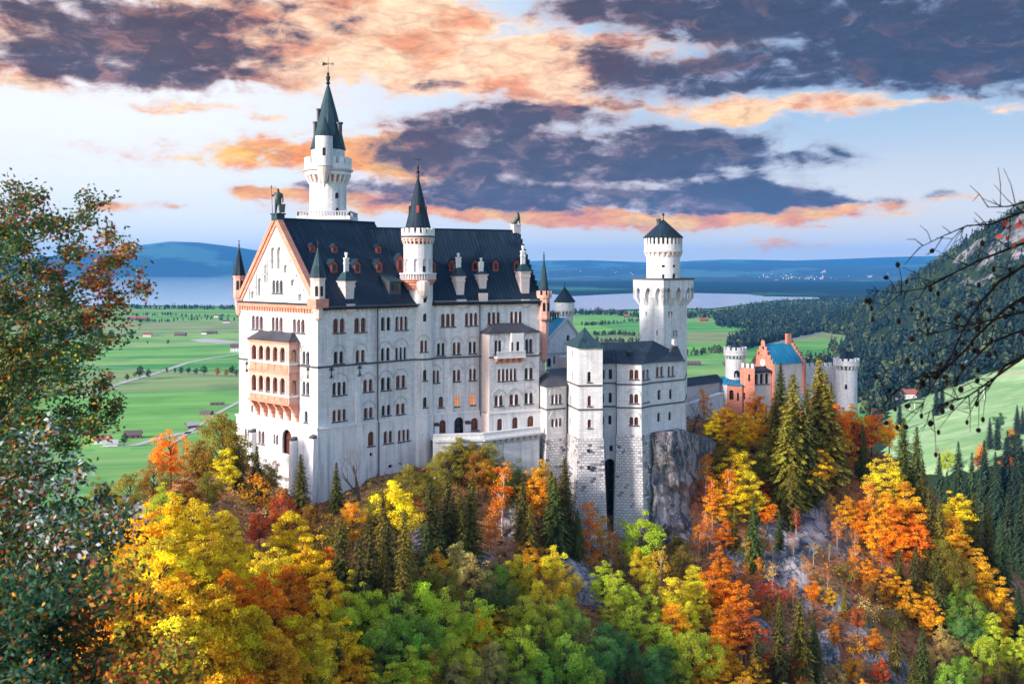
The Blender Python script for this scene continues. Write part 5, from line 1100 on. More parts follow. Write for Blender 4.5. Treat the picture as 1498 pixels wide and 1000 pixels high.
fm3 = fr2(plan(1048, 262), plan(1064, 258)); walls(gate, fm3, rect(0, fm3.len, z(605), z(560)), [(1053,1057,573,583,s1)], 'stone_white', 0, 'wing_wall', .3); fm4 = fr2(plan(1063.5, 257.8), plan(1086, 256)); walls(gate, fm4, rect(0, fm4.len, z(605), z(561)), [(1067.5,1072.5,570.5,584,W(sill=False,mat='dark',depth=.5)), (1078,1081,574,586,s1)], 'brick_red', 0, 'wing_wall', .3)
mb = MB(); mb.hexa([(*plan(1046, 262.5), z(560)), (*plan(1064, 257.3), z(560)), (*plan(1086.5, 255.5), z(560)), (*plan(1086.5, 262), z(560))], [(*plan(1046, 263), z(551)), (*plan(1064, 262), z(550)), (*plan(1084, 261), z(550)), (*plan(1084, 263), z(550))]); mb.build('wing_roof', MAT['roof_teal'], gate)
fm5 = fr2(plan(1150, 262), plan(1225, 266)); mb = MB(); wallface(mb, fm5, rect(0, fm5.len, z(640), z(539)), []); mb.box(fm5, 0, fm5.len, z(539), z(537.5), -.6, .15)
for k in range(11): s = fm5.len*(k+.3)/11; mb.box(fm5, s, s+.75, z(537.5), z(532), -.55, .0)
mb.build('curtain_wall', MAT['stone_white'], gate)
def gtower(px, d, r, ytop, ypar, ycor, ybot, label, cone_px, rot=0.):
    c = plan(px, d); z = lambda py: Zp(py, d); t = thing('gate_tower', label, 'tower', (*c, z(ybot)))
    mb = MB(); mb.lathe(c, [(r*1.02, z(ybot+30)), (r, z(ycor)-.0), ], 26); mb.build('shaft', MAT['stone_white'], t); corbels(t, c, r, r*1.2, z(ycor), z(ypar), 18, cap=.4)
    mb = MB(); mb.lathe(c, [(r*1.15, z(ypar)), (r*1.2, z(ypar)), (r*1.2, z(ypar)+.5), (r*1.1, z(ypar)+.5)], 26); mb.build('parapet', MAT['stone_white'], t); merlons(t, c, r*1.2, z(ypar)+.4, z(ytop), 13); cc = plan(cone_px[0], d); cone(t, cc, cone_px[1], z(ytop)-.6, z(cone_px[2]), 'roof_slate', 14, name='conical_roof')
    return t, c
gt, c = gtower(1075.5, 262, 2.45, 507, 517, 524, 600, 'round white gate tower with battlements and small dark cone beside the red gable', (1076, 1.6, 496.5))
f = Cyl(c, 2.47); window(f, gt, 1074.5, 1080.5, 542, 551.5, 1, sill=False, depth=-.03); 
gt2, c = gtower(1238, 262, 2.7, 523.5, 532, 540, 660, 'round white gate tower with battlements standing alone above the orange trees', (1236, 1.7, 510))
mb = MB(); mb.cube((c[0]+1.0, c[1], Zp(525, 262)), 1.3, 1.3, 2.0, .2); mb.build('chimney', MAT['roof_slate'], gt2)
f = Cyl(c, 2.73); window(f, gt2, 1236, 1239, 562, 569, 1, sill=False, depth=-.03); window(f, gt2, 1230, 1235, 636, 650, 1, sill=False, depth=-.05)
mb = MB(); mb.lathe(c, [(3.2, Zp(690, 262)), (3.1, Zp(628, 262)), (2.75, Zp(626, 262))], 22); mb.build('brick_base', MAT['brick_red'], gt2)
# outer court wall and its low buildings
court = thing('court_wall', 'white upper court wall between the square tower and the gatehouse', 'wall', (*plan(1030, 240), H-34))
mb = MB(); f = fr2(plan(1000, 226), plan(1058, 250)); mb.box(f, 0, f.len, H-45, Zp(585, 238), -1, 0); mb.box(f, 0, f.len, Zp(585, 238), Zp(583, 238), -1.2, .2); mb.build('wall', MAT['stone_white'], court)
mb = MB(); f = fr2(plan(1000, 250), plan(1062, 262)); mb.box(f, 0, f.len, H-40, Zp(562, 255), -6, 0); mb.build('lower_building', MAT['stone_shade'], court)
mb = MB(); mb.hexa([f.pt(-.3, Zp(562, 255), .5), f.pt(f.len, Zp(562, 255), .5), f.pt(f.len, Zp(562, 255), -6.5), f.pt(-.3, Zp(562, 255), -6.5)], [f.pt(-.3, Zp(551, 258), -2.8), f.pt(f.len, Zp(551, 258), -2.8), f.pt(f.len, Zp(551, 258), -3.2), f.pt(-.3, Zp(551, 258), -3.2)]); mb.build('lower_roof', MAT['roof_slate'], court)

# the grey crag the wing stands on
def crag():
    a = [plan(953, 192.6), plan(985, 194), plan(1003, 198), plan(1027, 206), plan(1046, 214)]; nx, nz = 44, 52; V = []; f = []
    r = np.random.RandomState(3)
    for j in range(nz+1):
        q = j/nz
        for i in range(nx+1):
            t = i/nx*(len(a)-1); k = min(int(t), len(a)-2); w = t-k; x = a[k][0]*(1-w)+a[k+1][0]*w; y = a[k][1]*(1-w)+a[k+1][1]*w
            top = Zp(629, 196) if i/nx < .46 else Zp(629, 196)-(i/nx-.46)*11; z = top-q*30
            V.append([x, y, z, q])
    V = np.array(V); out = V[:, 3]**1.2*3.2
    nz_ = bump2(V[:, 0]+V[:, 2]*.35, V[:, 2]*.6, 9, 41, 5)*1.1+bump2(V[:, 0]*1.5, V[:, 2]*.35+V[:, 1], 3.2, 42, 3)*.35
    lg_ = (np.abs(((V[:, 2]-H)/7.5) % 1-.5) < .12)*.8
    V[:, 1] -= out+nz_*np.clip(V[:, 3]*5, .1, 1)+lg_*np.clip(V[:, 3]*4, 0, 1); V[:, 0] += bump2(V[:, 2], V[:, 1], 5, 43, 3)*.4
    fs = [[j*(nx+1)+i, (j+1)*(nx+1)+i, (j+1)*(nx+1)+i+1, j*(nx+1)+i+1] for j in range(nz) for i in range(nx)]
    k = len(V); top = [[*plan(955, 203), Zp(628, 196)], [*plan(1046, 222), Zp(650, 214)]]
    V3 = [list(p) for p in V[:, :3]]+top; fs += [[i, i+1, k] for i in range(nx//2)]+[[i, i+1, k+1] for i in range(nx//2, nx)]+[[nx//2, k+1, k]]
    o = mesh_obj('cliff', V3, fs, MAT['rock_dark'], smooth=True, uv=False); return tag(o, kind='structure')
crag()
# ---------------------------------------------------------------- houses in the valley
def house(name, label, px, py, L, Wd, hw, hr, wall, roof, ang=0., group=None, d=None, z0=0., win=True):
    if d is None: L, Wd, hw, hr = L*.8, Wd*.8, hw*.75, hr*.75
    x, y = plan_z(px, py, z0) if d is None else plan(px, d)
    t = thing(name, label, 'house' if 'barn' not in name and 'chapel' not in name else name.split('_')[-1], (x, y, z0), group)
    ca, sa = math.cos(ang), math.sin(ang); q = lambda a, b, z: (x+a*ca-b*sa, y+a*sa+b*ca, z0+z)
    mb = MB(); mb.add([q(-L/2, -Wd/2, -1), q(L/2, -Wd/2, -1), q(L/2, Wd/2, -1), q(-L/2, Wd/2, -1), q(-L/2, -Wd/2, hw), q(L/2, -Wd/2, hw), q(L/2, Wd/2, hw), q(-L/2, Wd/2, hw), q(-L/2, 0, hw+hr), q(L/2, 0, hw+hr)], [[0, 1, 5, 4], [1, 2, 6, 9, 5], [2, 3, 7, 6], [3, 0, 4, 8, 7]]); mb.build('wall', MAT[wall], t)
    mb = MB(); e = .08*Wd; k = hr/(Wd/2)
    mb.add([q(-L/2-e, -Wd/2-e, hw-e*k+.2), q(L/2+e, -Wd/2-e, hw-e*k+.2), q(L/2+e, 0, hw+hr+.2), q(-L/2-e, 0, hw+hr+.2), q(-L/2-e, Wd/2+e, hw-e*k+.2), q(L/2+e, Wd/2+e, hw-e*k+.2)], [[0, 1, 2, 3], [3, 2, 5, 4]]); mb.build('roof', MAT[roof], t)
    if win and L > 11:
        n = max(2, int(L/4))
        for i in range(n):
            a = -L/2+L*(i+.5)/n
            for zz in ([hw*.25] if hw < 5 else [hw*.15, hw*.6]): mb = MB(); mb.add([q(a-.6, -Wd/2-.03, zz), q(a+.6, -Wd/2-.03, zz), q(a+.6, -Wd/2-.03, zz+1.3), q(a-.6, -Wd/2-.03, zz+1.3)], [[0, 1, 2, 3]]); mb.build('window', MAT['pane_dark'], t)
    return t
ch = house('village_chapel', 'white chapel with dark roof just left of the castle gable', 346, 514, 22, 13, 9, 7, 'house_white', 'house_brown', R(12))
c = Vector(ch.location); mb = MB(); mb.cube((c.x+9, c.y+3, 0), 5, 5, 17); mb.build('bell_tower', MAT['house_white'], ch); mb = MB(); mb.lathe((c.x+9, c.y+3), [(3.8, 17), (1.2, 21), (.05, 26)], 4, R(45)); mb.build('steeple', MAT['house_brown'], ch)
house('farm_house', 'red roofed farmhouse with white wall in the left fields', 216, 492, 18, 12, 5, 5, 'house_white', 'house_red', R(5))
house('farm_barn', 'dark brown barn in the middle of the left fields', 264, 491, 26, 12, 4, 5, 'house_brown', 'house_brown', R(-4)); house('farm_barn', 'long dark barn at the right of the left fields', 310, 488, 24, 11, 4, 4, 'house_brown', 'house_brown', R(3))
house('farm_barn', 'pale shed beside the long dark barn', 299, 488.6, 12, 8, 4, 3, 'house_white', 'house_brown', 0)
house('farm_barn', 'very long red roofed farm building near the lake hedges', 201, 468, 62, 16, 6, 6, 'house_brown', 'house_red', R(2)); house('farm_barn', 'dark barn at the left edge of the fields behind branches', 143, 500, 20, 11, 4, 5, 'house_brown', 'house_brown', 0)
house('farm_house', 'white house among the hedges left of the castle gable', 331, 472, 20, 11, 5, 4, 'house_white', 'house_brown', R(10)); house('farm_house', 'small brown house among the orchards at left', 316, 464, 18, 11, 5, 4, 'house_white', 'house_red', R(-6))
house('hay_barn', 'brown hay barn by the field track, nearest the autumn trees', 195, 640, 15, 9, 3.5, 4, 'barn_wood', 'house_brown', R(15)); house('hay_barn', 'grey hay barn beside the white field road', 281, 625, 12, 8, 3, 3, 'barn_wood', 'gravel_road', R(40)); house('hay_barn', 'dark low shed in the field above the white road', 302, 606, 13, 7, 2.5, 2.5, 'barn_wood', 'barn_wood', R(-10)); house('hay_barn', 'dark shed highest in the near left field', 318, 592, 16, 5, 2, 1.5, 'barn_wood', 'barn_wood', R(12))
house('village_house', 'low pale house half hidden behind the left tree', 150, 648, 14, 9, 4, 4, 'house_white', 'house_red', R(20)); house('village_house', 'grey roofed shed by the road at lower left', 162, 652, 12, 8, 3, 3, 'house_white', 'gravel_road', R(20))
house('farm_house', 'brown farm by the fields right of the square tower', 1014, 534, 24, 10, 3.5, 4, 'house_brown', 'house_brown', R(5)); house('farm_house', 'reddish house in the trees right of the square tower', 1029, 470, 26, 14, 6, 6, 'house_red', 'house_red', R(10)); house('farm_house', 'small house left of the square tower among hedges', 917, 464, 20, 12, 5, 5, 'house_brown', 'house_red', R(0))
house('farm_house', 'red roofed farm on the pale road by the wooded spur', 1237, 487, 44, 16, 6, 6, 'house_white', 'house_red', R(-8)); house('farm_house', 'dark hut in the field left of the gate tower', 1062, 534, 10, 7, 3, 3, 'house_brown', 'house_brown', R(0))
q = hit(1331, 582, sg, 600, 1500); house('inn_house', 'long white inn with bright red roof at the head of the meadow', 1331, 580, 17, 9, 4.5, 4, 'house_white', 'house_red', R(-6), d=q.y, z0=q.z)
def slope_road(name, pts, w):
    L, Q = [], [hit(a, b, sg, 500, 2200) for a, b in pts]; Q = [p for p in Q if p]; mb = MB()
    for i, p in enumerate(Q):
        t = (Q[min(i+1, len(Q)-1)]-Q[max(i-1, 0)]); t.z = 0; t.normalize(); s = Vector((-t.y, t.x, 0))*w/2; L.append((p-s+Vector((0, 0, .5)), p+s+Vector((0, 0, .5))))
    for a, b in zip(L, L[1:]): mb.poly([a[0], b[0], b[1], a[1]])
    tag(mb.build(name, MAT['gravel_road']), kind='structure')
slope_road('meadow_road', [(1306,586),(1318,581),(1330,579),(1344,574)], 9); slope_road('meadow_road', [(1395,533),(1420,528),(1450,523),(1480,519)], 9)
for k, (px, py) in enumerate([(1331,601),(1338,600),(1434,577),(1439,576),(1440,585)]):
    q = hit(px, py, sg, 400, 1500)
    if q: t = thing('goal_post', ['first pale post at the left of the meadow', 'second pale post at the left of the meadow', 'leftmost pale post in the upper meadow', 'middle pale post in the upper meadow', 'lowest pale post in the upper meadow'][k], 'post', tuple(q)); mb = MB(); mb.tube([tuple(q), (q.x, q.y, q.z+6)], .25, 5); mb.build('post', MAT['house_white'], t)
# the little town across the lake
dg_ = bpy.context.evaluated_depsgraph_get(); rt = random.Random(8); far_names = ('valley_ground', 'lake_shore_woods', 'far_hills')
def far_hit(px, py):
    o = Vector((0, 0, H)); dr = (P(px, py, 1.)-o).normalized(); s = o.copy()
    for _ in range(30):
        ok, loc, n, i, ob, m = scene.ray_cast(dg_, s, dr, distance=60000)
        if not ok: return None
        if ob.name.split('.')[0] in far_names: return loc
        s = loc+dr*2
    return None
spots = [(rt.gauss(1140, 16), rt.gauss(403, 2.2)) for _ in range(26)]+[(rt.gauss(1180, 22), rt.gauss(406.5, 1.6)) for _ in range(20)]+[(rt.uniform(1090, 1340), rt.uniform(398, 410)) for _ in range(24)]+[(rt.uniform(800, 935), rt.uniform(393, 402)) for _ in range(10)]
for (px, py) in spots:
    p = far_hit(px, py)
    if p is None or p.y > 22000: continue
    s = p.y/F; house('town_house', 'tiny white house in the town across the lake', px, py, s*rt.uniform(.7, 1.4), s*rt.uniform(.6, .9), s*rt.uniform(.35, .6), s*.35, 'house_white', rt.choice(['house_red', 'house_brown', 'house_white']), rt.uniform(-.6, .6), 'houses of the town across the lake', p.y, p.z, False)
for (px, py, h, lab) in ((1201.5, 408, 10, 'white church with tower in the town across the lake'), (1205, 398, 6, 'small white chapel on the hill above the far town'), (1273, 405, 4, 'lone white building in the pastures right of the far town')):
    p = far_hit(px, py)
    if p is not None:
        s = p.y/F; t = house('church', lab, px, py, s*3.6, s*1.6, s*1.3, s*1.0, 'house_white', 'house_red', .2, None, p.y, p.z, False); t['category'] = 'church'
        mb = MB(); mb.cube((p.x+s*2, p.y, p.z), s*.8, s*.8, s*h*.5); mb.build('bell_tower', MAT['house_white'], t); mb = MB(); mb.lathe((p.x+s*2, p.y), [(s*.55, p.z+s*h*.5), (.1, p.z+s*h*.85)], 6); mb.build('steeple', MAT['house_red'], t)
# ---------------------------------------------------------------- vegetation
nr = np.random.RandomState(7)
def unit(v): return v/np.maximum(np.linalg.norm(v, axis=1, keepdims=True), 1e-9)
def cards(cent, nrm, ln, wd, axis=None, r=nr):
    """one small leaf-shaped face per point"""
    n = len(cent); nrm = unit(nrm); t = axis if axis is not None else r.normal(size=(n, 3))
    t = unit(t-(t*nrm).sum(1, keepdims=True)*nrm); b = np.cross(nrm, t); ln = np.asarray(ln).reshape(-1, 1); wd = np.asarray(wd).reshape(-1, 1)
    V = np.stack([cent-t*ln*.5, cent+b*wd*.5-t*ln*.05+nrm*wd*.12, cent+t*ln*.5, cent-b*wd*.5-t*ln*.05+nrm*wd*.12], 1).reshape(-1, 3)
    return V
def card_mesh(name, V, m, tint=None):
    me = bpy.data.meshes.new(name); n = len(V)//4
    me.vertices.add(len(V)); me.vertices.foreach_set('co', V.ravel()); me.loops.add(len(V)); me.loops.foreach_set('vertex_index', np.arange(len(V)))
    me.polygons.add(n); me.polygons.foreach_set('loop_start', np.arange(n)*4); me.polygons.foreach_set('loop_total', np.full(n, 4)); me.update(); me.materials.append(m)
    if tint is not None:
        at = me.attributes.new('tint', 'FLOAT_COLOR', 'POINT'); at.data.foreach_set('color', np.concatenate([np.repeat(tint, 4, axis=0), np.ones((len(V), 1))], 1).ravel())
    return me
def broad(seed, h=12., rx=3.7, rz=4.6, nc=30, per=230, flat=.75, leaf=.40, rc=(1.0, 1.8), bark='bark', shell=.45, zc=None, bare=0.):
    r = np.random.RandomState(seed); zc = zc or h-rz-.2; cl = []; k = 0
    while len(cl) < nc and k < 4000:
        k += 1; d = r.normal(size=3); d /= np.linalg.norm(d); q = r.uniform(shell, 1.)**.7*(r.uniform(1.05, 1.3) if r.rand() < .22 else 1.); p = np.array([d[0]*rx*q, d[1]*rx*q, zc+d[2]*rz*q])
        w = 1-.35*max(0, (p[2]-zc)/rz); p[:2] *= w*(1+.25*math.sin(3*math.atan2(d[1], d[0])+seed))
        if all(np.linalg.norm((p-c)*(1, 1, 1.25)) > rc[0]*.8 for c, _ in cl): cl.append((p, r.uniform(*rc)*(1-.25*max(0, (p[2]-zc)/rz))))
    Vs = []
    for p, c in cl:
        n = int(per*(c/1.4)**2*r.uniform(.7, 1.2)); d = unit(r.normal(size=(n, 3))+(0, 0, .35)); q = r.uniform(.25, 1., (n, 1))**.5
        lump = 1+.28*np.sin(d[:, :1]*5+p[0])*np.sin(d[:, 1:2]*5+p[1])
        pos = p+d*q*c*lump*(1, 1, flat); Vs.append(cards(pos, d*.55+r.normal(size=(n, 3))*.55+(0, 0, .35), leaf*r.uniform(.6, 1.25, n), leaf*.62*r.uniform(.7, 1.2, n), r=r))
    mb = MB(); top = zc+rz*.55; pts = [(0, 0, -2.5)]; x = y = 0.
    for i in range(1, 7): x += r.uniform(-.14, .14); y += r.uniform(-.14, .14); pts.append((x, y, -2.5+(top+2.5)*i/6))
    mb.tube(pts, [.02*h*(1-.13*i) for i in range(7)], 7)
    for p, c in cl[:int(nc*.8)]:
        zz = min(max(zc-rz*.75, p[2]-r.uniform(1., 2.6)-abs(p[0])*.3), top); i = (zz+2.5)/(top+2.5)*6; j = int(i); a = np.array(pts[j])+(np.array(pts[min(j+1, 6)])-np.array(pts[j]))*(i-j)
        m = (a+p)/2+r.uniform(-.25, .25, 3)+(0, 0, .15); mb.tube([tuple(a), tuple(m), tuple(p)], [.0065*h, .0045*h, .002*h], 5)
    tm = bpy.data.meshes.new('trunk'); tm.from_pydata(mb.V, [], mb.F); tm.materials.append(MAT[bark])
    return card_mesh('crown', np.concatenate(Vs), MAT['leaf']), tm, h
def spruce(seed, h=16., R0=3.3, dens=1., droop=.42, power=.80, m='needle', gapz=.46, leaf=1.):
    r = np.random.RandomState(seed); C_, N_, A_, L_ = [], [], [], []; z = .8; mb = MB()
    mb.tube([(0, 0, -2.5), (r.uniform(-.1, .1), r.uniform(-.1, .1), h*.5), (0, 0, h*.985)], [.014*h, .009*h, .02], 6)
    while z < h-.1:
        f = 1-z/h; L = (R0*f**power+.14)*min(1, .55+z/h*3.2); n = max(5, int(5+5*f)); a0 = r.uniform(0, 6.28)
        for i in range(n):
            a = a0+6.283*i/n+r.uniform(-.3, .3); Lb = L*r.uniform(.58, 1.15); up = .25*(1-f)+.02; k = max(2, int(Lb/.21*dens)); dx = np.array([math.cos(a), math.sin(a)]); sx = np.array([-dx[1], dx[0]])
            for t in np.linspace(.15, 1, k):
                rr = Lb*t; zz = z+up*rr*1.2-droop*rr*t+r.uniform(-.08, .08)+(.14*t**3)
                for s_ in (-1, 1):
                    w = .36*Lb*(1.12-t)*r.uniform(.4, 1.)+.05; C_.append((dx[0]*rr+sx[0]*s_*w*.5, dx[1]*rr+sx[1]*s_*w*.5, zz-.12*w-r.uniform(0, .16))); A_.append((dx[0]*.9+sx[0]*s_*.8, dx[1]*.9+sx[1]*s_*.8, -.45+r.uniform(-.4, .2))); N_.append((dx[0]*.55+r.uniform(-.6, .6), dx[1]*.55+r.uniform(-.6, .6), .75)); L_.append((w*.8+.36)*leaf)
            if f > .1: mb.tube([(0, 0, z), (dx[0]*Lb*.55, dx[1]*Lb*.55, z+up*Lb*.6-droop*Lb*.3)], [.012+.004*Lb, .008], 3, False)
        z += gapz*(.5+.7*f)*r.uniform(.8, 1.2)
    L_ = np.array(L_); V = cards(np.array(C_), np.array(N_), L_, np.clip(L_*.55, .20*leaf, .42*leaf), np.array(A_), r)
    tm = bpy.data.meshes.new('trunk'); tm.from_pydata(mb.V, [], mb.F); tm.materials.append(MAT['bark']); return card_mesh('crown', V, MAT[m]), tm, h
PROTO = {
 'b': [broad(s, 12, 3.3, 4.7, 64, 330, .7, .30, (.55, 1.2), 'bark', .30) for s in (1, 2, 3, 4, 5)],
 'f': [broad(s, 12, 3.5, 4.9, 74, 330, .42, .29, (.6, 1.3), 'bark', .25) for s in (11, 12, 13, 14, 15)],
 'n': [broad(s, 13, 1.9, 5.6, 30, 130, .6, .34, (.6, 1.15), 'bark_pale', .2) for s in (21, 22, 23)],
 'g': [broad(s, 12, 3.7, 4.7, 80, 420, .8, .24, (.55, 1.2), 'bark', .40) for s in (31, 32, 33, 34)],
 't': [broad(s, 9, 2.0, 3.2, 18, 80, .5, .28, (.45, .95), 'bark_pale', .2) for s in (41, 42)],
 'u': [broad(s, 4, 2.3, 1.9, 20, 170, .7, .30, (.55, 1.0), 'bark', .4, 1.9) for s in (51, 52)],
 's': [spruce(s, 16, 3.1+.4*(s % 2), .9) for s in (61, 62, 63)],
 'l': [spruce(s, 16, 3.2, .8, .30, .62, 'needle', .56, .95) for s in (71, 72)],
 'c': [spruce(s, 24, 4.4, .8, .45, .8, 'needle', .62, 1.25) for s in (81, 82)],
}
COL = {'Y': (.98, .70, .02), 'y': (.90, .72, .04), 'L': (.70, .74, .06), 'O': (.95, .33, .014), 'o': (.94, .52, .025), 'R': (.62, .13, .03), 'G': (.40, .58, .07), 'V': (.36, .29, .035), 'P': (.68, .50, .17), 'D': (.15, .20, .04), 'S': (.19, .17, .03), 'K': (.06, .11, .035), 'B': (.42, .19, .03), 'T': (.20, .38, .10)}
CN = {'Y': 'golden yellow', 'y': 'yellow', 'L': 'yellow green', 'O': 'bright orange', 'o': 'amber', 'R': 'rust red', 'G': 'green', 'V': 'olive', 'P': 'pale tan', 'D': 'dark green', 'S': 'olive green', 'K': 'deep green', 'B': 'russet', 'T': 'blue green'}
KN = {'b': ('autumn_tree', 'tree', 'broadleaf tree'), 'f': ('beech_tree', 'tree', 'beech'), 'n': ('birch_tree', 'tree', 'slender birch'), 'g': ('maple_tree', 'tree', 'dense round maple'), 't': ('young_tree', 'tree', 'thin young tree'), 'u': ('bush', 'bush', 'bush'), 's': ('spruce_tree', 'tree', 'spruce'), 'l': ('larch_tree', 'tree', 'feathery larch'), 'c': ('tall_spruce', 'tree', 'tall spruce')}
TREES = []
def plant(kind, loc, h, col, wide=1., group='trees on the castle hill', place=None):
    cm, tm, h0 = PROTO[kind][len(TREES) % len(PROTO[kind])]; sc = h/h0
    root = bpy.data.objects.new(KN[kind][0], None); C.objects.link(root); root.location = loc; root.rotation_euler = (0, 0, rng.uniform(0, 6.28)); root.scale = (sc*wide, sc*wide, sc); root.empty_display_size = .5
    c = COL[col] if isinstance(col, str) else col; c = tuple(q*((.8 if wide > 1.3 else .55) if kind in 'slc' and isinstance(col, str) else 1.) for q in c); j = rng.uniform(.85, 1.15)
    for nm, me in (('crown', cm), ('trunk', tm)):
        o = bpy.data.objects.new(nm, me); C.objects.link(o); o.parent = root
        if nm == 'crown': o.color = (c[0]*j*rng.uniform(.92, 1.08), c[1]*j*rng.uniform(.90, 1.10), c[2]*j, 1)
    root['category'] = KN[kind][1]; root['group'] = group
    px, py = PX((loc[0], loc[1], loc[2]+h*.6)); TREES.append(dict(o=root, k=kind, c=col, h=h, px=px, py=py, place=place)); return root
def top_at(px, py, h, f=None, d0=34, d1=330):
    """where a tree of height h must stand on the hill for its tip to be seen in this direction"""
    f = f or hg; d = d0
    while d < d1:
        p = P(px, py, d)
        if p.z-h <= f(p.x, p.y): return (p.x, p.y, f(p.x, p.y))
        d += 1.
    return None
used_px = []
def tree(px, py, h, kind, col, wide=1.):
    if kind in 'bfg': h *= .90
    q = top_at(px, py, h)
    if q is None: return
    plant(kind, q, h, col, wide); used_px.append((px, py, h/q[1]*F))
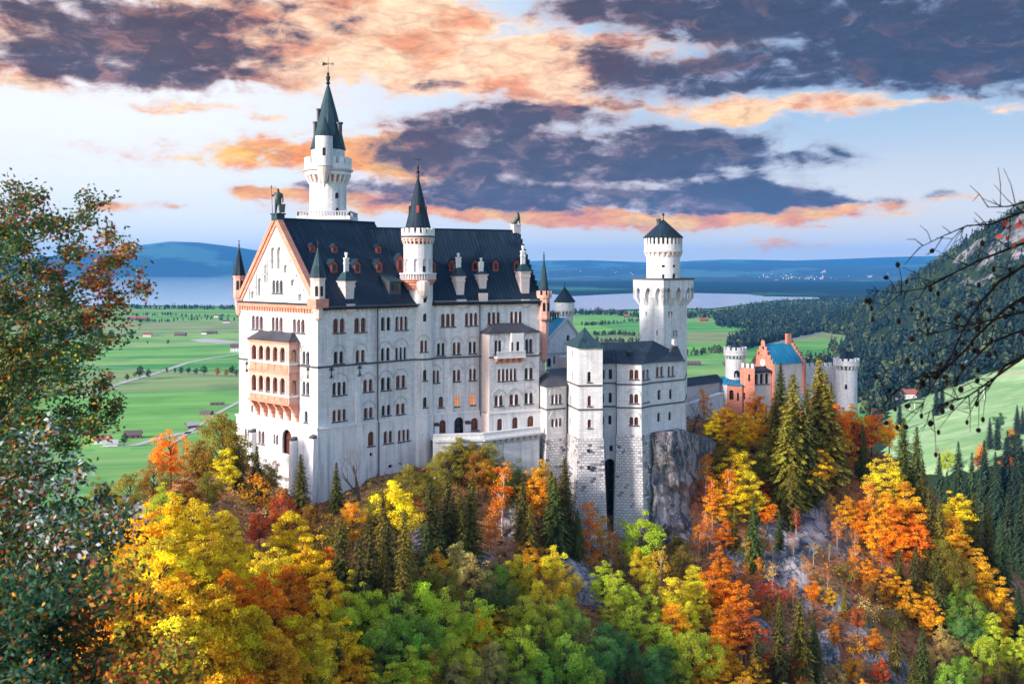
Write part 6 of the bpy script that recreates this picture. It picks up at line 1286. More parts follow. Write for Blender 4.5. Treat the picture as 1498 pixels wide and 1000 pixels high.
M_ = [(1050,720,9,'f','o'),(1075,700,11,'f','Y'),(1035,735,9,'n','O'),(1060,760,8,'f','O'),(1120,720,9,'f','O'),(1095,770,8,'n','o'),(1110,805,7,'n','O'),(1140,745,8,'s','D'),(1165,735,7,'n','R'),(1240,720,10,'f','o'),(1265,735,11,'f','O'),(1225,745,8,'n','O'),(1285,740,12,'f','o'),(1250,790,8,'n','O'),(1270,815,8,'f','O'),(1300,830,9,'f','o'),(1275,845,7,'b','B'),(1190,850,6,'b','O'),(1215,865,5,'b','o'),(1160,840,6,'n','O'),(1180,815,6,'t','O'),(1235,860,6,'l','V'),(1140,870,8,'l','V'),(1255,890,6,'b','R'),(1280,915,6,'f','O'),(1220,915,5,'b','O'),(1190,905,7,'s','D'),(1310,920,8,'l','V'),(1250,960,6,'b','o'),(1290,965,6,'b','R'),(1225,975,6,'b','P'),(655,652,9,'g','V',1.2),(675,640,9,'b','V',1.2),(712,648,9,'g','V',1.2),(700,662,9,'g','B',1.1),(628,690,9,'g','V'),(748,672,10,'g','D'),(765,700,11,'s','S',1.2),(792,672,12,'f','o'),(812,700,13,'s','D',1.2),(1150,610,20,'c','V',1.5),(1180,572,24,'c','S'),(1208,550,24,'c','V',1.45),(1135,575,18,'c','S'),(1120,588,14,'f','o'),(1150,592,13,'f','o',1.1),(1200,580,15,'b','O'),(1226,592,14,'b','O'),(1244,590,13,'f','o'),(1092,600,12,'f','o'),(1066,606,11,'f','o'),(1172,600,13,'f','O'),(1258,612,12,'f','R'),(1060,640,13,'f','V'),(1120,640,14,'f','V'),(1085,660,13,'f','y'),(1225,620,13,'f','o'),(1195,650,14,'f','o'),(1240,600,10,'b','R'),(1165,640,16,'l','V'),(1350,690,13,'s','S'),(1375,740,14,'l','V'),(1340,760,12,'f','O'),(1300,720,12,'f','o'), # tip seen at (px, py), height in metres, kind, colour
 (250,627,11,'g','O',1.1),(207,652,9,'b','o'),(322,604,14,'g','V',1.1),(345,622,12,'b','V'),(172,655,9,'b','Y'),(290,642,10,'b','B'),(226,668,9,'g','B'),(190,690,9,'b','V'),(330,655,9,'f','y'),(270,690,9,'f','B'),(305,690,8,'b','V'),(240,705,9,'f','L'),
 (349,648,9,'s','S'),(376,654,9,'s','S',1.2),(395,672,7,'g','V'),(440,666,10.5,'s','S'),(492,676,8,'s','S'),(412,722,9,'b','R'),(372,692,6,'u','o'),(455,738,8,'g','B'),(340,716,6,'u','P'),
 (250,720,12,'f','Y'),(285,722,11,'f','Y'),(330,745,10,'f','y'),(215,735,11,'f','Y'),(300,770,12,'f','Y'),(255,775,12,'f','Y'),(350,800,11,'f','Y'),(420,748,11,'f','Y',1.1),(445,785,11,'f','Y',1.1),(395,790,11,'f','y'),(480,825,11,'f','Y'),(385,830,11,'f','O',.9),(330,832,10,'f','O',.8),(400,870,11,'f','O'),(300,850,12,'f','Y'),(345,890,12,'f','Y'),(270,830,11,'f','O'),(430,900,11,'f','Y'),(500,905,10,'f','Y'),(455,940,10,'f','y'),(390,950,11,'f','o'),(310,940,12,'f','Y'),(250,900,12,'f','y'),(230,860,11,'f','o'),(540,860,10,'g','L'),(510,965,9,'f','o'),(350,975,11,'f','O'),(280,985,11,'f','Y'),
 (548,712,10,'g','V'),(580,700,14,'b','Y'),(516,735,8,'g','o'),(600,680,9,'g','V'),(560,715,13,'l','V'),(630,705,14,'l','S'),(500,760,13,'l','S'),(540,770,14,'l','S'),(590,800,13,'l','V'),(470,745,7,'u','V'),(640,800,8,'b','o'),
 (690,647,8,'g','V',1.15),(660,664,6,'u','V',1.2),(655,690,15,'l','S'),(690,700,15,'l','V'),(640,740,11,'l','D'),(735,664,13,'n','O'),(710,672,8,'b','o'),(725,720,10,'n','O'),(755,690,9,'g','D'),(675,750,11,'s','V'),
 (782,682,12,'f','o'),(806,690,13,'s','S'),(826,672,15,'s','S'),(775,740,12,'l','V'),(862,724,11,'n','O'),(858,792,4,'u','O'),(895,765,10,'n','B'),(880,745,9,'n','o'),(845,745,9,'s','D'),
 (940,744,14,'b','L',1.1),(935,800,9,'b','y'),(905,835,10,'f','L'),(965,790,11,'n','o'),(985,845,11,'f','y'),(1000,800,9,'b','V'),
 (1033,652,12,'n','O'),(1042,690,11,'n','O'),(1072,652,14,'f','Y'),(1095,690,12,'f','y'),(1060,590,11,'b','o'),(1030,556,10,'n','O'),(1045,604,9,'f','Y'),(1085,612,10,'f','Y'),(1105,577,11,'b','O'),(1128,560,10,'b','o'),(1142,530,15,'s','D'),(1160,548,26,'c','V',1.55),(1198,526,26,'c','V',1.45),(1180,546,14,'b','O'),(1216,560,14,'c','V'),(1222,580,10,'b','O'),(1130,600,16,'l','V'),
 (1275,598,12,'b','O'),(1300,610,10,'b','o'),(1262,625,12,'s','D'),(1248,640,9,'n','R'),(1322,614,17,'s','D'),(1341,624,17,'s','D'),(1388,680,9,'b','O'),(1296,664,15,'f','y'),(1272,692,13,'n','o'),(1322,702,14,'f','o',1.1),(1305,735,12,'f','O'),(1360,712,14,'s','S'),(1400,716,14,'f','Y'),(1390,750,13,'f','o'),(1424,722,15,'s','S'),(1445,738,15,'s','S'),(1465,775,15,'s','K'),(1428,800,13,'f','o'),(1400,810,12,'g','V'),
 (1110,698,7,'b','R'),(1102,735,13,'s','D'),(1075,740,9,'s','V'),(1130,780,6,'t','O'),(1160,775,6,'t','O'),(1190,790,5,'t','o'),(1230,690,7,'b','P'),(1215,715,6,'n','o'),(1250,770,6,'t','O'),(1210,830,5,'t','R'),(1240,820,4,'u','V'),(1130,815,8,'t','o'),(1255,745,8,'n','O'),(1290,790,9,'n','R'),
 (1045,826,11,'f','O'),(1080,845,11,'f','O'),(1020,850,10,'f','y'),(1090,885,11,'f','R'),(1055,900,10,'f','O'),(1170,872,15,'l','V'),(1140,905,12,'l','S'),(1195,930,10,'s','D'),(1010,925,11,'g','L'),(1045,950,9,'f','o'),(960,900,10,'f','L'),(925,880,9,'f','L'),(985,885,10,'f','o'),(1340,800,12,'l','S'),(1372,830,14,'l','S'),(1330,850,10,'f','o'),(1290,850,4,'u','K'),(1310,870,4,'u','V'),(1265,870,5,'u','P'),(1250,930,4,'u','o'),(1300,945,4,'u','P'),(1230,890,4,'u','B'),(1350,920,11,'s','D'),(1370,945,7,'b','P'),(1335,960,9,'l','S'),
 (1420,870,10,'g','G'),(1450,890,10,'f','L'),(1470,870,10,'b','o'),(1440,935,10,'g','L'),(1480,930,10,'f','L'),(1405,900,9,'g','T'),(1490,860,12,'s','K'),(1410,960,9,'g','G'),(1460,960,9,'l','S'),
 (690,808,11,'b','P'),(650,825,10,'g','V'),(615,850,11,'g','L'),(580,868,11,'g','G'),(645,868,11,'g','L'),(690,870,11,'g','L'),(700,895,10,'f','Y',.8),(620,905,10,'g','G'),(560,910,10,'g','G'),(740,850,11,'g','D'),(760,812,9,'b','y'),(765,868,11,'g','L'),(800,880,11,'g','L'),(840,895,11,'g','G'),(790,850,9,'g','y'),(830,930,11,'g','G'),(880,930,10,'g','T'),(760,920,11,'g','L'),(720,945,9,'b','P'),(600,950,10,'f','L'),(660,935,10,'g','L'),(660,965,9,'b','P'),(790,960,9,'g','G'),(860,965,10,'g','G'),(730,820,8,'g','G'),(560,930,9,'g','D'),(905,960,9,'s','K'),(950,950,9,'g','T'),(700,960,9,'b','P'),(545,985,9,'f','y'),(620,990,9,'f','o'),
]
for m in M_: tree(*m)
# the gaps are filled with trees like their nearest neighbours
ymin = [(140,690),(230,705),(340,715),(400,745),(470,765),(520,735),(600,715),(650,700),(700,690),(730,720),(780,745),(850,800),(900,805),(960,815),(1010,755),(1040,700),(1070,650),(1130,650),(1250,665),(1300,690),(1360,730),(1430,770),(1498,850)]
def open_rock(px, py): return 1115 < px < 1330 and 750 < py < 985 and not (1260 < px and py < 830)
for gy_ in range(650, 1070, 29):
    for gx_ in range(150, 1530, 31):
        px, py = gx_+rng.uniform(-16, 16), gy_+rng.uniform(-12, 12)
        if py < np.interp(px, [a for a, _ in ymin], [b for _, b in ymin]): continue
        if min(math.hypot(px-a, (py-b)*1.1) for a, b, _ in used_px) < (23.5 if px < 960 else 20): continue
        if any(abs(px-a) < r*6 and -5 < b-py < 60 for a, b, r in rocks[:9]) and rng.random() < .7: continue
        nb = min(M_, key=lambda m: math.hypot(px-m[0], py-m[1]))
        k, c, h = nb[3], nb[4], nb[2]*rng.uniform(.75, 1.0)
        if rng.random() < .16 and k in 'bfg' and px > 470: k, c = rng.choice([('s', 'S'), ('l', 'V'), ('l', 'S'), ('n', 'O'), ('n', 'o')])
        elif rng.random() < .2 and k in 'bf': c = rng.choice(['O', 'o', 'y', 'V', 'B'])
        if open_rock(px, py):
            if rng.random() < .05: continue
            k, c, h = rng.choice(['t', 'n', 'u', 'u', 'f', 'b', 'l']), rng.choice(['O', 'R', 'o', 'B', 'V', 'O', 'P']), rng.uniform(3., 6.5)
        if k == 'c': k, h = 's', 11
        tree(px, py, min(h, 13), k, c)
print('hill trees', len(TREES), 'manual', len(M_))
# the big spruces across the gorge, below the meadow, and the trees standing in the meadow
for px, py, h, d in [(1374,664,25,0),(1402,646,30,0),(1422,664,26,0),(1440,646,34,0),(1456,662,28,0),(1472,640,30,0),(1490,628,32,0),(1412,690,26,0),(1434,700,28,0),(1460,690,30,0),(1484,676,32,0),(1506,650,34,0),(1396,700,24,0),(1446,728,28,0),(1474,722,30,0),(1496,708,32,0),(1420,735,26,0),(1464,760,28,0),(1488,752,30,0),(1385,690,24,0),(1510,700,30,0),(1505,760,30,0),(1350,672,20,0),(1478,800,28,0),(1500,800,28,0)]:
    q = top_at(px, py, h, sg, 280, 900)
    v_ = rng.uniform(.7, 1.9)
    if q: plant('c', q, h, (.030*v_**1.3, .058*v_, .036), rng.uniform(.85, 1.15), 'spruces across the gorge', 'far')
for px, py, h, k, c in [(1448,610,17,'s',(.03,.06,.045)),(1459,613,16,'s',(.03,.06,.045)),(1474,630,18,'s',(.03,.065,.045)),(1483,634,15,'g',(.03,.07,.045)),(1487,619,17,'s',(.03,.06,.045)),(1488,592,16,'s',(.03,.06,.05)),(1496,595,16,'s',(.03,.06,.05)),(1479,625,9,'b','O'),(1436,648,11,'b','O'),(1430,664,8,'b','R'),(1386,655,14,'b','L'),(1462,602,14,'b',(.10,.24,.12)),(1372,648,12,'t',(.35,.30,.30)),(1404,655,9,'t',(.30,.36,.16)),(1370,560,26,'c',(.025,.05,.05)),(1316,584,24,'c',(.025,.05,.05)),(1378,556,24,'c',(.025,.05,.05)),(1474,662,10,'b','O')]:
    q = top_at(px, py, h, sg, 330, 1400)
    if q: plant(k, q, h, c, 1., 'trees in the sloping meadow', 'meadow')
for px, py, h, w, c in [(205,534,17,1.1,'K'),(217,539,12,1.1,'K'),(161,539,18,.9,'B'),(186,546,9,1.,'K'),(197,543,8,1.1,'V'),(244,537,8,.9,'K'),(256,537,8,.9,'K'),(265,535,11,1.1,'K'),(276,536,10,1.1,'K'),(287,537,10,1.1,'K'),(299,534,13,1.2,'K'),(318,536,12,1.1,'B'),(331,538,11,.9,'B'),(339,533,14,1.1,'K'),(346,539,10,1.1,'K'),(246,496,10,1.,'K'),(170,498,9,1.,'K'),(158,499,10,1.,'K'),(186,498,8,1.,'K'),(216,498,6,1.,'K'),(163,482,22,1.1,'K'),(192,483,18,1.1,'K'),(183,487,12,1.,'K'),(173,487,12,1.,'K'),(155,488,12,1.,'K'),(182,632,11,.8,'K')]:
    d = (H-h)*F/(py-HZ); x, y = plan(px, d); q = (x, y, 0); plant('b', q, h, c, w, 'field trees in the valley', 'valley')
# dead tree and bare ash
def bare_tree(name, label, px, py, h, m, seed, spread=.5):
    q = top_at(px, py, h); t = thing(name, label, 'tree', q); r = random.Random(seed); mb = MB(); bm = MB()
    def grow(p, d, L, rad, lev, m_):
        pts = [Vector(p)]; d = Vector(d).normalized(); n = 5
        for i in range(n): d = (d+Vector((r.uniform(-.16, .16), r.uniform(-.16, .16), r.uniform(-.02, .14)))).normalized(); pts.append(pts[-1]+d*L/n)
        m_.tube(pts, [rad*(1-.14*i) for i in range(n+1)], 5)
        if lev < 4:
            for i in range((2, 4, 3, 3)[lev]+r.randint(0, 1)):
                k = r.randint(2, n); a = r.uniform(0, 6.28); s = Vector((math.cos(a), math.sin(a)*.8, r.uniform(.25, .8))); grow(pts[k], d*.5+s*spread*1.5, L*r.uniform(.45, .7), rad*(1-.14*k)*.62, lev+1, bm)
    grow((q[0], q[1], q[2]-1.5), (0, 0, 1), h*.55, .027*h, 0, mb); mb.build('trunk', MAT[m], t); bm.build('branches', MAT[m], t)
bare_tree('dead_tree', 'bare leafless pale tree standing against the long shaded wall', 526, 606, 15, 'bark', 12, .55)
bare_tree('ash_tree', 'bare grey leafless tree at the foot of the square tower', 1014, 560, 11, 'bark', 9, .6)
# undergrowth over the hill
def undergrowth():
    n = 170000; x = nr.uniform(-125, 200, n); y = nr.uniform(75, 262, n); X_, Y_ = x, y
    i = np.clip(((y-hg.y0)/hg.st).astype(int), 0, len(hg.ys)-2); j = np.clip(((x-hg.x0)/hg.st).astype(int), 0, len(hg.xs)-2)
    u_, v_ = (x-hg.x0)/hg.st-j, (y-hg.y0)/hg.st-i; z = (hg.Z[i, j]*(1-u_)+hg.Z[i, j+1]*u_)*(1-v_)+(hg.Z[i+1, j]*(1-u_)+hg.Z[i+1, j+1]*u_)*v_
    rr = (rk+steep)[i, j]; clump = bump2(x, y, 7, 77, 3); keep = (rr < .25+nr.uniform(0, .5, n)) & (clump > -.35)
    # not inside the buildings
    rel = np.stack([x-P0.x, y-P0.y], 1); a = rel@np.array(u); b = rel@np.array(v); keep &= ~((a > -.5) & (a < 30) & (b > -.5) & (b < 26)); a2 = x/np.maximum(y, 1); keep &= ~((y > 187+a2*40) & (a2 > -.06) & (a2 < .17)); 
    x, y, z, clump = x[keep], y[keep], z[keep], clump[keep]; n = len(x)
    hgt = nr.uniform(0, 1, n)**1.5*np.clip(.5+clump, .2, 1.6)*1.3; cen = np.stack([x, y, z+hgt+.1], 1)
    pal = np.array([(.55, .17, .03), (.65, .30, .04), (.24, .18, .04), (.12, .14, .03), (.48, .13, .05), (.34, .26, .05)]); q = bump2(x, y, 22, 78, 3)
    idx = np.clip(((q+1)*3+nr.uniform(-1.2, 1.2, n)), 0, 5).astype(int); V = cards(cen, nr.normal(size=(n, 3))*.6+(0, -.3, 1), nr.uniform(.3, .8, n), nr.uniform(.2, .5, n))
    o = bpy.data.objects.new('undergrowth', card_mesh('undergrowth', V, MAT['leaf_near'], pal[idx])); C.objects.link(o); tag(o, 'low russet and olive undergrowth covering the castle hill', 'undergrowth', kind='stuff')
undergrowth()
# distant woods that read as one mass
def wood(name, label, spots, hgt, pal, k=26, conif=.8):
    Vs, T = [], []
    spots = np.array(spots); r = np.random.RandomState(len(spots)); n = len(spots); hh = hgt*r.uniform(.65, 1.2, n)
    for i in range(n):
        h = hh[i]; con = r.rand() < conif; t = r.uniform(0, 1, k)**(1.3 if con else 1.); a = r.uniform(0, 6.283, k)
        if con: rad = (.20*h*(1-t)+.015*h)*r.uniform(.5, 1., k); z = t*h; ln = (.22*h*(1.15-t)+.05*h)*(.8 if k == 26 else 1.)
        else: rad = .30*h*np.sin(np.pi*np.clip(t*.9+.08, 0, 1))*r.uniform(.5, 1., k); z = h*(.12+.85*t)*.85; ln = np.full(k, .26*h*(.8 if k == 26 else 1.))
        c = np.stack([spots[i, 0]+rad*np.cos(a), spots[i, 1]+rad*np.sin(a), spots[i, 2]+z], 1); nn = np.stack([np.cos(a), np.sin(a), np.full(k, .55 if con else .8)], 1)+r.normal(size=(k, 3))*.25
        ax = np.stack([np.cos(a)*.35, np.sin(a)*.35, np.full(k, -1. if con else .2)], 1); Vs.append(cards(c, nn, ln*1.5, ln*.95, ax if con else None, r))
        col = np.array(pal[r.randint(len(pal))] if con else pal[-1 if r.rand() < .6 else r.randint(len(pal))]); T.append(np.repeat((col*r.uniform(.7, 1.3))[None], k, 0))
    o = bpy.data.objects.new(name, card_mesh(name, np.concatenate(Vs), MAT['wood_far'], np.concatenate(T))); C.objects.link(o); return tag(o, label, 'wood', kind='stuff')
dk = [(.010, .030, .036), (.013, .036, .038), (.008, .027, .036), (.018, .042, .038), (.070, .095, .045)]  # bluish tints: haze over the distant woods is put into their colour
sp_ = []
r_ = random.Random(5); y_ = 900.
while y_ < 4600:
    st = 8.5+y_*.0028; x_ = 160.
    while x_ < min(2600, y_*.62+150):
        x = x_+r_.uniform(-.5, .5)*st; y = y_+r_.uniform(-.5, .5)*st; zz = sg(x, y)
        if zz > -1 and not in_mead(x, y) and x/y > -.05: 
            j = int(np.clip((y-ysl[0])/1, 0, 1)); 
            rkv = max([np.clip(1.3-math.hypot(x-q[0], (y-q[1])*.7)/q[2], 0, 1) for q in RK2] or [0])
            cl_ = float(bump2(x, y, 330, 31, 3))
            if r_.random() > max(rkv*.85, .75 if cl_ > .62 else 0): sp_.append((x, y, zz-1-r_.random()*5))
        x_ += st
    y_ += st*.95
print('mountain wood', len(sp_))
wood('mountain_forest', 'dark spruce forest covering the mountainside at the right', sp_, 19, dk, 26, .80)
def px_poly(poly, n, seed, z=0.):
    r = random.Random(seed); o = []; xs = [a for a, _ in poly]; ys = [b for _, b in poly]
    while len(o) < n:
        a, b = r.uniform(min(xs), max(xs)), r.uniform(min(ys), max(ys))
        if inside((a, b), poly): o.append((*plan_z(a, b, z), z))
    return o
def belt(line, n, seed, w=1.2):
    r = random.Random(seed); o = []
    for i in range(n):
        t = r.uniform(0, len(line)-1.001); k = int(t); f = t-k; o.append((*plan_z(line[k][0]+(line[k+1][0]-line[k][0])*f, line[k][1]+(line[k+1][1]-line[k][1])*f+r.uniform(-w, w)), 0))
    return o
wood('lakeside_wood', 'dark band of forest along the lake behind the gatehouse', px_poly([(1042,463),(1085,449),(1130,442.5),(1200,439),(1340,436),(1345,452),(1290,462),(1210,474),(1150,478),(1090,481),(1050,478)], 4200, 3), 17, dk, 10, .9)
wood('lakeside_wood', 'tongue of dark forest above the green fields right of the square tower', px_poly([(1062,515),(1066,502),(1090,490),(1130,484),(1200,476),(1260,466),(1262,474),(1200,486),(1140,499),(1095,509)], 1500, 4), 17, dk, 12, .95)
wood('hedgerow_trees', 'brownish hedgerow bushes in the field left of the gatehouse', belt([(1003,519),(1030,517),(1048,514),(1062,518)], 40, 5, 2.5), 10, [(.07, .07, .03), (.13, .09, .05), (.03, .06, .03)], 26, .1)
wood('lakeside_wood', 'line of dark trees on the near lake shore at the right of the square tower', belt([(1003,463),(1022,461),(1045,462),(1075,461)], 140, 6, 4), 16, dk, 18, .6)
wood('lakeside_wood', 'dark trees along the lake shore left of the square tower', belt([(800,462),(840,459),(870,458),(900,459),(935,463)], 200, 7, 2.2), 14, dk, 22, .7)
wood('hedgerow_trees', 'hedge lines between the fields left of the square tower', belt([(850,476),(890,474),(935,470)], 60, 8, .8)+belt([(868,490),(900,489),(935,492)], 60, 9, .8)+belt([(860,499),(900,501),(935,500)], 40, 10, .7), 9, [(.05, .07, .03), (.09, .08, .04), (.03, .055, .03)], 26, .2)
wood('lakeside_wood', 'long row of dark trees on the lake shore at the left', belt([(40,452),(180,450.5),(260,451.5),(345,451.8),(380,452)], 230, 11, 1.0), 15, dk, 18, .3)
wood('hedgerow_trees', 'hedges and orchards around the farms below the left lake shore', belt([(160,462),(240,461),(300,464),(350,463)], 60, 12, .9)+belt([(180,470),(240,471),(300,467),(350,469)], 50, 13, .7), 9, [(.04, .07, .03), (.03, .055, .03), (.07, .07, .04)], 20, .15)
wood('hedgerow_trees', 'dark bushes in the meadows behind the left tree', belt([(20,500),(90,496),(150,489)], 60, 14, 3.5), 15, dk, 26, .15)
# ---------------------------------------------------------------- the near boughs at both edges of the view
def near_plant(name, label, cat, base, trunk_top, tips, leaf_n, leaf_len, pal_at, seed, bark='bark', twig=.5, spread=.22, droop=.0, aspect=.55, tr=.10):
    r = random.Random(seed); rn = np.random.RandomState(seed); t = thing(name, label, cat, base); tm = MB(); bm = MB()
    b, top = Vector(base), Vector(trunk_top); pts = [b-Vector((0, 0, .6))]+[b.lerp(top, i/6)+Vector((r.uniform(-.06, .06), r.uniform(-.06, .06), 0)) for i in range(1, 7)]
    tm.tube(pts, [tr*(1-.12*i) for i in range(7)], 8); Cs, As = [], []
    for tip in tips:
        tip = Vector(tip); zz = min(max(tip.z-(tip-b).length*.18, b.z+.4), top.z); f = (zz-b.z)/max(top.z-b.z, .1); o = b.lerp(top, f); L = (tip-o).length; path = []
        bend = Vector((r.uniform(-.1, .1), r.uniform(-.1, .1), r.uniform(.02, .12)))*L
        for i in range(9): q = i/8; path.append(o.lerp(tip, q)+bend*math.sin(math.pi*q)+Vector((r.uniform(-.02, .02), r.uniform(-.02, .02), r.uniform(-.02, .02)))*L*.5)
        bm.tube(path, [max(.005, .022*(1-q/9.5)) for q in range(9)], 5)
        for i in range(2, 9):
            for s_ in range(3):
                a = r.uniform(0, 6.28); d = ((path[i]-path[i-1]).normalized()*.8+Vector((math.cos(a), math.sin(a), r.uniform(-.5, .7)-droop))*.8).normalized(); l = twig*r.uniform(.4, 1.)*(1.15-i/12); e = path[i]+d*l; m = path[i]+d*l*.5+Vector((0, 0, .03))
                bm.tube([path[i], m, e], [.006, .004, .002], 4, False)
                for q in (.35, .55, .75, .95, 1.): Cs.append(tuple(path[i]+(e-path[i])*q)); As.append(tuple(d))
    Cs = np.array(Cs); As = np.array(As); k = rn.randint(0, len(Cs), leaf_n); c = Cs[k]+rn.normal(size=(leaf_n, 3))*spread*.5; ax = As[k]+rn.normal(size=(leaf_n, 3))*.6+(0, 0, -.25)
    tint = np.array([pal_at(p, rn) for p in c])
    V = cards(c, rn.normal(size=(leaf_n, 3))*.7+(.1, -.5, .6), leaf_len*rn.uniform(.65, 1.25, leaf_n), leaf_len*aspect*rn.uniform(.75, 1.2, leaf_n), ax, rn)-np.array(base)
    tm.build('trunk', MAT[bark], t); bm.build('branches', MAT['bark'], t); o = bpy.data.objects.new('leaves', card_mesh('leaves', V, MAT['leaf_near'], tint)); C.objects.link(o); o.parent = t; return t
GN = [(.09, .17, .035), (.13, .19, .035), (.06, .13, .035)]; RD = [(.36, .07, .03), (.42, .12, .03), (.22, .05, .03)]; ORG_ = [(.85, .38, .05), (.75, .27, .03)]; WH = [(.70, .74, .74), (.82, .82, .84), (.48, .58, .54)]; DKG = [(.035, .11, .06), (.05, .14, .07), (.03, .085, .05)]; YL = [(.62, .46, .05), (.45, .42, .06)]
def pick(r, *opts):
    q = r.rand()*sum(w for w, _ in opts)
    for w, p in opts:
        q -= w
        if q <= 0: return p[r.randint(len(p))]
    return opts[-1][1][0]
def beech_pal(p, r):
    px, py = PX(p); n = math.sin(px*.045+1)+math.sin(py*.04+px*.02)
    if py < 330: return pick(r, (1.8, GN), (.7, RD), (.14, ORG_), (1.3, DKG))
    if py < 480: return pick(r, (1.7+n*.4, GN), (.45-n*.25 if n < 1 else .2, RD), (.14, ORG_), (1.5, DKG)) if px < 120 else pick(r, (1.4, RD), (.4, ORG_), (.8, GN), (.6, DKG))
    return pick(r, (1.6, GN), (.12, RD), (.14+.2*max(0, n), ORG_), (1.6, DKG), (.15, YL))
rr_ = random.Random(2)
T1 = [(18,285),(60,300),(105,325),(40,330),(128,305),(150,360),(90,370),(178,370),(165,385),(130,420),(60,400),(195,425),(170,450),(150,470),(110,460),(50,450),(20,420),(160,505),(120,520),(80,500),(30,500),(100,550),(60,560),(20,540),(150,560),(130,600),(165,605),(90,610),(50,620),(15,600),(110,640),(140,630),(20,370),(75,340)]
near_plant('beech_tree', 'near beech with rust, orange and green leaves reaching in from the left edge', 'tree', (-8.2, 12.0, hg(-8.2, 12.0)), (-7.6, 12.0, H+1.6), [tuple(P(a+rr_.uniform(-8, 8), b, 12+rr_.uniform(-1.6, 1.6))) for a, b in T1], 46000, .057, beech_pal, 3, twig=.62, spread=.12)
def white_pal(p, r):
    px, py = PX(p); return pick(r, (.9 if 40 < px and py < 830 else .25, WH), (1.5, DKG), (1.0, GN), (.28, RD), (.2, ORG_))
T2 = [(10,640),(40,660),(70,640),(95,680),(120,700),(60,710),(20,720),(140,735),(165,760),(110,760),(80,770),(180,790),(40,780),(140,800),(10,790),(90,820),(60,840),(25,850),(115,840),(150,830)]
near_plant('whitebeam_shrub', 'near shrub showing pale silvery leaf undersides at the left edge', 'shrub', (-6.6, 10.0, hg(-6.6, 10.0)), (-6.0, 10., H-2.4), [tuple(P(a+rr_.uniform(-8, 8), b, 10+rr_.uniform(-1., 1.))) for a, b in T2], 17000, .062, white_pal, 4, twig=.45, spread=.11)
def dark_pal(p, r):
    px, py = PX(p)
    if px > 165: return pick(r, (1., ORG_), (.9, YL), (1.0, GN), (.55, RD))
    if px > 100: return pick(r, (.5, ORG_), (.5, RD), (1.5, DKG), (.8, GN))
    return pick(r, (2.6, DKG), (.5, GN), (.15, RD), (.1, ORG_))
T3 = [(20,880),(60,870),(100,880),(140,870),(30,930),(80,920),(120,930),(165,890),(190,840),(210,880),(180,930),(220,940),(250,960),(150,960),(100,970),(50,980),(15,980),(200,985),(130,1000),(245,1000),(270,990),(60,1010),(175,850),(10,850)]
near_plant('dark_shrub', 'near dark green shrub with orange sprays in the bottom left corner', 'shrub', (-5.6, 9.0, hg(-5.6, 9.0)), (-5.2, 9.0, H-3.6), [tuple(P(a+rr_.uniform(-8, 8), b, 9.3+rr_.uniform(-1., 1.))) for a, b in T3], 24000, .062, dark_pal, 5, twig=.5, spread=.13, droop=.2)
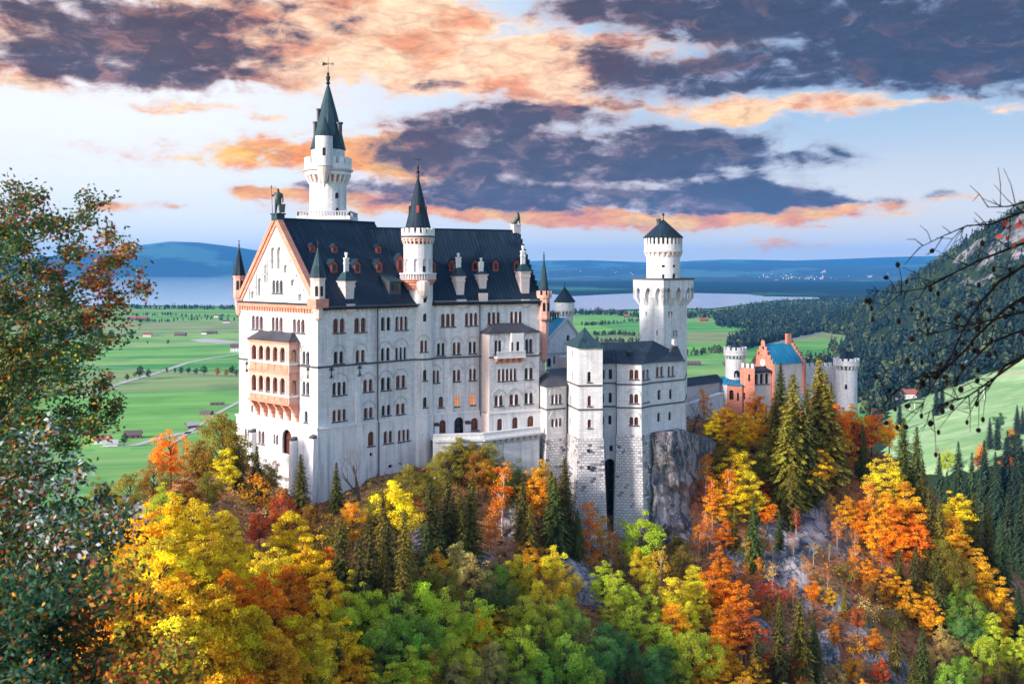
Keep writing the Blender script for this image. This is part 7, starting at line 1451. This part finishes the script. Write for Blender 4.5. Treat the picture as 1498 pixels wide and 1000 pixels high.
# bare boughs with seed husks at the right
def husk_tree():
    base = (8.3, 7.6, hg(8.3, 7.6)); t = thing('beech_bough', 'bare dark beech boughs with dry round husks hanging in from the right edge', 'tree', base); r = random.Random(6); tm = MB(); bm = MB(); hm = MB()
    tm.tube([(8.3, 7.6, base[2]-1), (8.2, 7.6, H-2), (8.0, 7.5, H+1), (7.7, 7.5, H+4), (7.8, 7.6, H+7), (8.0, 7.5, H+10)], [.2, .17, .14, .10, .06, .015], 9)
    um = MB()
    for _ in range(26):
        z = H+r.uniform(3.6, 9); a = r.uniform(0, 6.28); L = r.uniform(1.2, 2.6)*(1.2-(z-H)/11); q = Vector((7.8, 7.55, z)); p1 = q+Vector((math.cos(a)*L*.5, math.sin(a)*L*.5, L*.35)); p2_ = q+Vector((math.cos(a)*L, math.sin(a)*L, L*.55)); um.tube([q, p1, p2_], [.03, .018, .004], 5)
        for _k in range(5): s = p1.lerp(p2_, r.random()); um.tube([s, s+Vector((r.uniform(-.5, .5), r.uniform(-.5, .5), r.uniform(-.1, .5)))], [.007, .002], 4, False)
    lines = [[(1620,330),(1545,365),(1498,388),(1462,412),(1436,440),(1410,480),(1392,520),(1372,552),(1352,585),(1346,602)],[(1640,300),(1540,340),(1480,362),(1430,382),(1390,402),(1350,422),(1312,428),(1268,424)],[(1640,250),(1540,300),(1490,312),(1450,328),(1415,330),(1380,345),(1345,362)],
      [(1660,480),(1560,505),(1500,520),(1465,545),(1436,566),(1415,580),(1385,588),(1352,606)],[(1600,380),(1520,420),(1470,452),(1430,490),(1405,520),(1380,540),(1340,552),(1310,572),(1290,594)],[(1600,270),(1520,290),(1475,302),(1445,303)],[(1560,470),(1490,485),(1450,500),(1410,540),(1395,560)],[(1498,520),(1470,535),(1450,560),(1425,583)],[(1560,440),(1500,455),(1440,470),(1395,480),(1350,492)]]
    for ln in lines:
        d = 7.4+r.uniform(-.5, .5); pts = [P(a, b, d+r.uniform(-.06, .06)) for a, b in ln]; o = Vector((8.1, 7.55, H+(HZ-ln[0][1])/F*8*.6)); pts = [o, (o+pts[0])/2+Vector((0, 0, .1))]+pts; n = len(pts)
        bm.tube(pts, [max(.003, .017*(1-i/(n+.6))**1.1) for i in range(n)], 6)
        for i in range(4, n):
            for _ in range(4):
                b0 = pts[i-1].lerp(pts[i], r.random()); L = r.uniform(.08, .30); dr = (pts[i]-pts[i-1]).normalized()*.5+Vector((r.uniform(-.6, .5), r.uniform(-.4, .4), r.uniform(-1., 1.))); dr.normalize(); m = b0+dr*L*.5+Vector((0, 0, r.uniform(-.03, .03))); e = m+(dr+Vector((-.1, 0, r.uniform(-.5, .3)))).normalized()*L*.5
                bm.tube([b0, m, e], [.0042, .003, .0016], 4, False)
                if r.random() < .5: e2 = m+Vector((-.6, r.uniform(-.3, .3), r.uniform(-.8, .6))).normalized()*L*.4; bm.tube([m, e2], [.003, .0015], 4, False)
                if b0.z < H+.05 and r.random() < .6: c = e+Vector((0, 0, -.02)); hm.ball((c.x, c.y, c.z), .017*r.uniform(.7, 1.25), .020*r.uniform(.8, 1.2), 7, 5)
    tm.build('trunk', MAT['bark'], t); um.build('crown', MAT['bark'], t); bm.build('branches', MAT['bark_black'], t); h = hm.build('husks', MAT['husk'], t); h['kind'] = 'stuff'
    rn = np.random.RandomState(4); c = np.array([tuple(P(a, b, 7.2)) for a, b in [(1470,327),(1476,332),(1490,331),(1462,346),(1474,347),(1496,352),(1483,358),(1492,326),(1467,324)]]); V = cards(c, rn.normal(size=(9, 3))*.5+(0, -1, .2), np.full(9, .06), np.full(9, .035), None, rn)-np.array(base)
    o = bpy.data.objects.new('leaves', card_mesh('leaves', V, MAT['leaf_near'], np.tile(np.array([(.36, .04, .03)]), (9, 1)))); C.objects.link(o); o.parent = t
husk_tree()
# ---------------------------------------------------------------- words for every tree
ZONES = [(200,640,'left of the castle gable'),(290,650,'just left of the gable wall'),(390,690,'at the foot of the white gable'),(270,760,'on the bank below the gable'),(420,790,'on the slope below the hall corner'),(300,900,'in the yellow wood at lower left'),(420,930,'right of the lower left yellow wood'),(520,740,'under the shaded long wall'),(540,880,'downhill of the long wall'),(620,720,'below the round stair tower'),(620,860,'well below the stair tower'),(600,970,'at the bottom edge under the stair tower'),(710,690,'below the terrace wall'),(720,850,'downhill of the terrace'),(750,960,'at the bottom edge under the terrace'),(820,720,'before the rough stone piers'),(840,870,'well below the stone piers'),(880,960,'at the bottom edge under the piers'),(930,800,'under the polygonal stone pier'),(980,920,'below the grey crag foot'),(1040,700,'beside the grey crag'),(1060,600,'beside the upper court wall'),(1140,600,'in front of the red gatehouse'),(1210,600,'before the lone gate tower'),(1090,780,'between crag and bare rocks'),(1060,890,'left of the bare rocks'),(1180,770,'at the top of the bare rocks'),(1230,860,'among the bare rocks'),(1170,950,'at the foot of the bare rocks'),(1290,650,'right of the lone gate tower'),(1310,750,'on the upper right ridge'),(1390,740,'on the far right ridge'),(1340,880,'on the flank of the right ridge'),(1300,970,'at the bottom edge below the right ridge'),(1430,830,'on the right ridge end'),(1440,940,'in the bottom right corner')]
ORD = ['first', 'second', 'third', 'fourth', 'fifth', 'sixth', 'seventh', 'eighth', 'ninth', 'tenth', 'eleventh', 'twelfth', 'thirteenth', 'fourteenth', 'fifteenth', 'sixteenth', 'seventeenth', 'eighteenth', 'nineteenth', 'twentieth']+['twenty '+q for q in ['first', 'second', 'third', 'fourth', 'fifth', 'sixth', 'seventh', 'eighth', 'ninth']]
def name_trees():
    groups = {}
    for t in TREES:
        if t['place'] == 'far': zn, cn = 'across the gorge below the meadow', 'dark'
        elif t['place'] == 'meadow': zn, cn = 'in the sloping meadow', 'dark green' if not isinstance(t['c'], str) else CN[t['c']]
        elif t['place'] == 'valley': zn, cn = ('along the far field road' if t['py'] < 515 else 'along the near field road'), ('brown' if t['c'] == 'B' else 'dark green')
        else: zn = min(ZONES, key=lambda z: math.hypot(t['px']-z[0], t['py']-z[1]))[2]; cn = CN[t['c']]
        groups.setdefault((cn, KN[t['k']][2], zn), []).append(t)
    for (cn, kn, zn), L in groups.items():
        L.sort(key=lambda t: t['px'])
        for i, t in enumerate(L):
            base = f'{cn} {kn} {zn}'
            if len(L) == 1: lab = base
            elif len(L) == 2: lab = f'{base}, {("left", "right")[i]} of the two'
            else: lab = f'{base}, {ORD[i]} from left' if i < len(ORD) else base
            w = lab.split()
            if len(w) > 16: lab = lab.replace('dense round ', '').replace('thin young ', 'young ').replace('the bottom', 'bottom')
            t['o']['label'] = lab
name_trees()
# ---------------------------------------------------------------- the air
def haze():
    mb = MB(); fr = Fr((0, 0), (1, 0)); mb.box(fr, -20000, 20000, -64, 600, -24500, 4500)
    m = bpy.data.materials.new('haze'); m.use_nodes = True; n = m.node_tree; n.nodes.clear(); v = n.nodes.new('ShaderNodeVolumePrincipled'); o = n.nodes.new('ShaderNodeOutputMaterial')
    v.inputs['Color'].default_value = (.06, .42, 1.0, 1); v.inputs['Density'].default_value = HAZE_D; v.inputs['Anisotropy'].default_value = .0; n.links.new(v.outputs[0], o.inputs['Volume'])
    b = mesh_obj('haze', mb.V, mb.F, m, uv=False); tag(b, 'blue evening haze lying over the valley and the far hills', 'haze', kind='stuff')
HAZE_D = 4.0e-5
haze()
